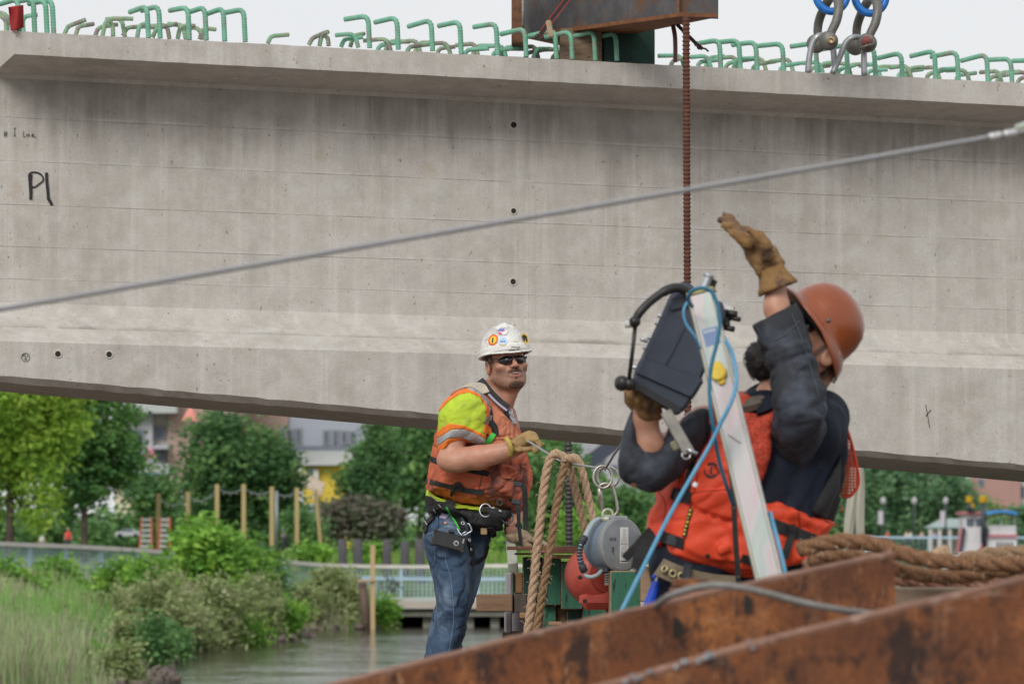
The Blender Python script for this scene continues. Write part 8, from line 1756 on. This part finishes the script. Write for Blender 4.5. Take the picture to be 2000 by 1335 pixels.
M_zn = zinc(); A_t, A_b = P(1371, 574, DA), P(1526, 1215, DA - .15); dA = nrm(A_b - A_t); sA = nrm(np.cross(V(0, -1, 0), dA)); sA = sA if sA[0] > 0 else -sA; nA = nrm(np.cross(dA, sA)); nA = nA if nA[1] < 0 else -nA
nA = nrm(nA + sA * -.22); sA = nrm(np.cross(dA, nA)); sA = sA if sA[0] > 0 else -sA
mb = MB(); mb.beam(A_t, A_b, .066, .05, up=nA, bev=.004); mb.build('channel', M_zn, ar)
for s_ in (-1, 1): mb = MB(); mb.beam(A_t + sA * s_ * .0335 + nA * .022, A_b + sA * s_ * .0335 + nA * .022, .006, .012, up=nA, bev=.002); mb.build('channel_lip', mat('zinc_edge', (.46, .46, .38), (.56, .54, .5), scale=20, rough=.4, metal=.5), ar)
mb = MB(); mb.beam(A_t - sA * .038 + nA * -.0, A_b - sA * .038 - nA * .0, .004, .048, up=nA); mb.build('side_shade', mat('side_shade_paint', (.16, .16, .12), (.24, .23, .18), scale=14, rough=.6, metal=.3), ar)  # dark strip over the arm's left side; its shade is put into the colour
mb = MB(); mb.beam(A_t - sA * .040 - dA * .004, A_t + sA * .038 - dA * .004, .056, .010, up=dA, bev=.002); mb.build('end_cap', mat('cap_mustard', (.36, .33, .12), (.28, .26, .1), scale=20, rough=.6), ar)
mb = MB(); mb.cyl(P(1379, 553, DA - .0), .0125, .055, nrm(V(.38, 0, .92)), 20, bev=.002); mb.build('lock_pin', M_alu2, ar, smooth=True, auto=40); mb = MB(); mb.cyl(P(1384, 538, DA), .0165, .010, nrm(V(.38, 0, .92)), 20, bev=.002); mb.build('pin_head', M_alu2, ar, smooth=True, auto=40); mb = MB(); mb.cyl(P(1392, 556, DA + .02), .009, .03, nrm(V(.38, 0, .92)), 14, bev=.002); mb.build('pin_stop', M_blk, ar, smooth=True, auto=40)
fr = lambda x, y: P(x, y, DA - .005) 
def onarm(t, s_, o=.0262): return A_t + (A_b - A_t) * t + sA * s_ + nA * o
mb = MB(); mb.box(onarm(.135, .002, .0256), (.044, .050, .0012), (sA, dA, nA)); mb.build('decal', mat('decal_blue', (.16, .24, .42), rough=.4), ar); mb = MB()
for k in range(5): mb.box(onarm(.118, -.014 + .007 * k, .0265), (.004, .008, .0006), (sA, dA, nA))
mb.build('decal_writing', mat('decal_white', (.6, .62, .65), rough=.5), ar)
M_yk = mat('knob_yellow', (.72, .50, .03), (.6, .42, .03), scale=40, rough=.45)
mb = MB(); mb.cyl(onarm(.246, -.002, .034), .0235, .018, nA, 28, bev=.004); mb.build('yellow_knob', M_yk, ar, smooth=True, auto=40)
for k in (-.021, .024): mb = MB(); mb.cyl(onarm(.246, 0, .030) + dA * k, .012, .010, nA, 18, bev=.003); mb.build('knob_ear', M_yk, ar, smooth=True, auto=40)
mb = MB(); mb.ribbon([onarm(.43, -.018, .0258), onarm(.465, .012, .0258)], .003, .0008, nA); mb.build('scratch', mat('scratch_dark', (.12, .11, .1), rough=.7), ar)
M_hs = mat('hose_blue', (.06, .25, .42), (.09, .30, .47), scale=30, rough=.4); M_hs2 = mat('hose_teal', (.02, .13, .22), (.03, .17, .27), scale=30, rough=.45)
R_ = lambda x, y, d=0: P(x, y, 11.36 + d)
hs_ = thing('air_hose', 'light blue hose hanging in loops over the zinc arm and down to the rusty beam', 'hose', P(1215, 1195, 11.2))
mb = MB(); mb.tube(catmull([R_(1200, 1222, -.5), R_(1216, 1188, -.4), R_(1250, 1120, -.2), R_(1300, 1020, -.08), R_(1345, 940, -.02), R_(1385, 872), R_(1408, 825), R_(1428, 785), R_(1438, 745, .02), R_(1434, 705, .05), R_(1424, 676, .10), R_(1408, 650, .2)], 9), .0058, 12); mb.build('hose', M_hs, hs_, smooth=True)
mb = MB(); mb.tube(catmull([R_(1352, 598, .12), R_(1344, 584, .05), R_(1350, 570, .02), R_(1368, 562, .0), R_(1388, 568), R_(1400, 592), R_(1406, 630), R_(1400, 670), R_(1390, 710), R_(1386, 750), R_(1388, 800), R_(1396, 850, .02), R_(1404, 895, .06), R_(1418, 945, .1), R_(1432, 985, .16)], 9), .0056, 12); mb.build('hose', M_hs2, hs_, smooth=True)
mb = MB(); mb.tube(catmull([R_(1342, 590, .05), R_(1335, 608, .04), R_(1340, 632, .04), R_(1356, 655, .04), R_(1368, 680, .06)], 7), .0038, 10); mb.build('hose', M_hs, hs_, smooth=True)
mb = MB(); mb.tube(catmull([R_(1504, 1000, .1), R_(1520, 1060, .05), R_(1532, 1110, .03), R_(1536, 1150, .03)], 7), .006, 10); mb.build('hose', M_hs, hs_, smooth=True)
mb = MB(); mb.cyl(R_(1358, 946, -.015), .0072, .012, nrm(V(.5, 0, .85)), 12); mb.build('hose_clip', MC['st_white'], hs_)
finish()
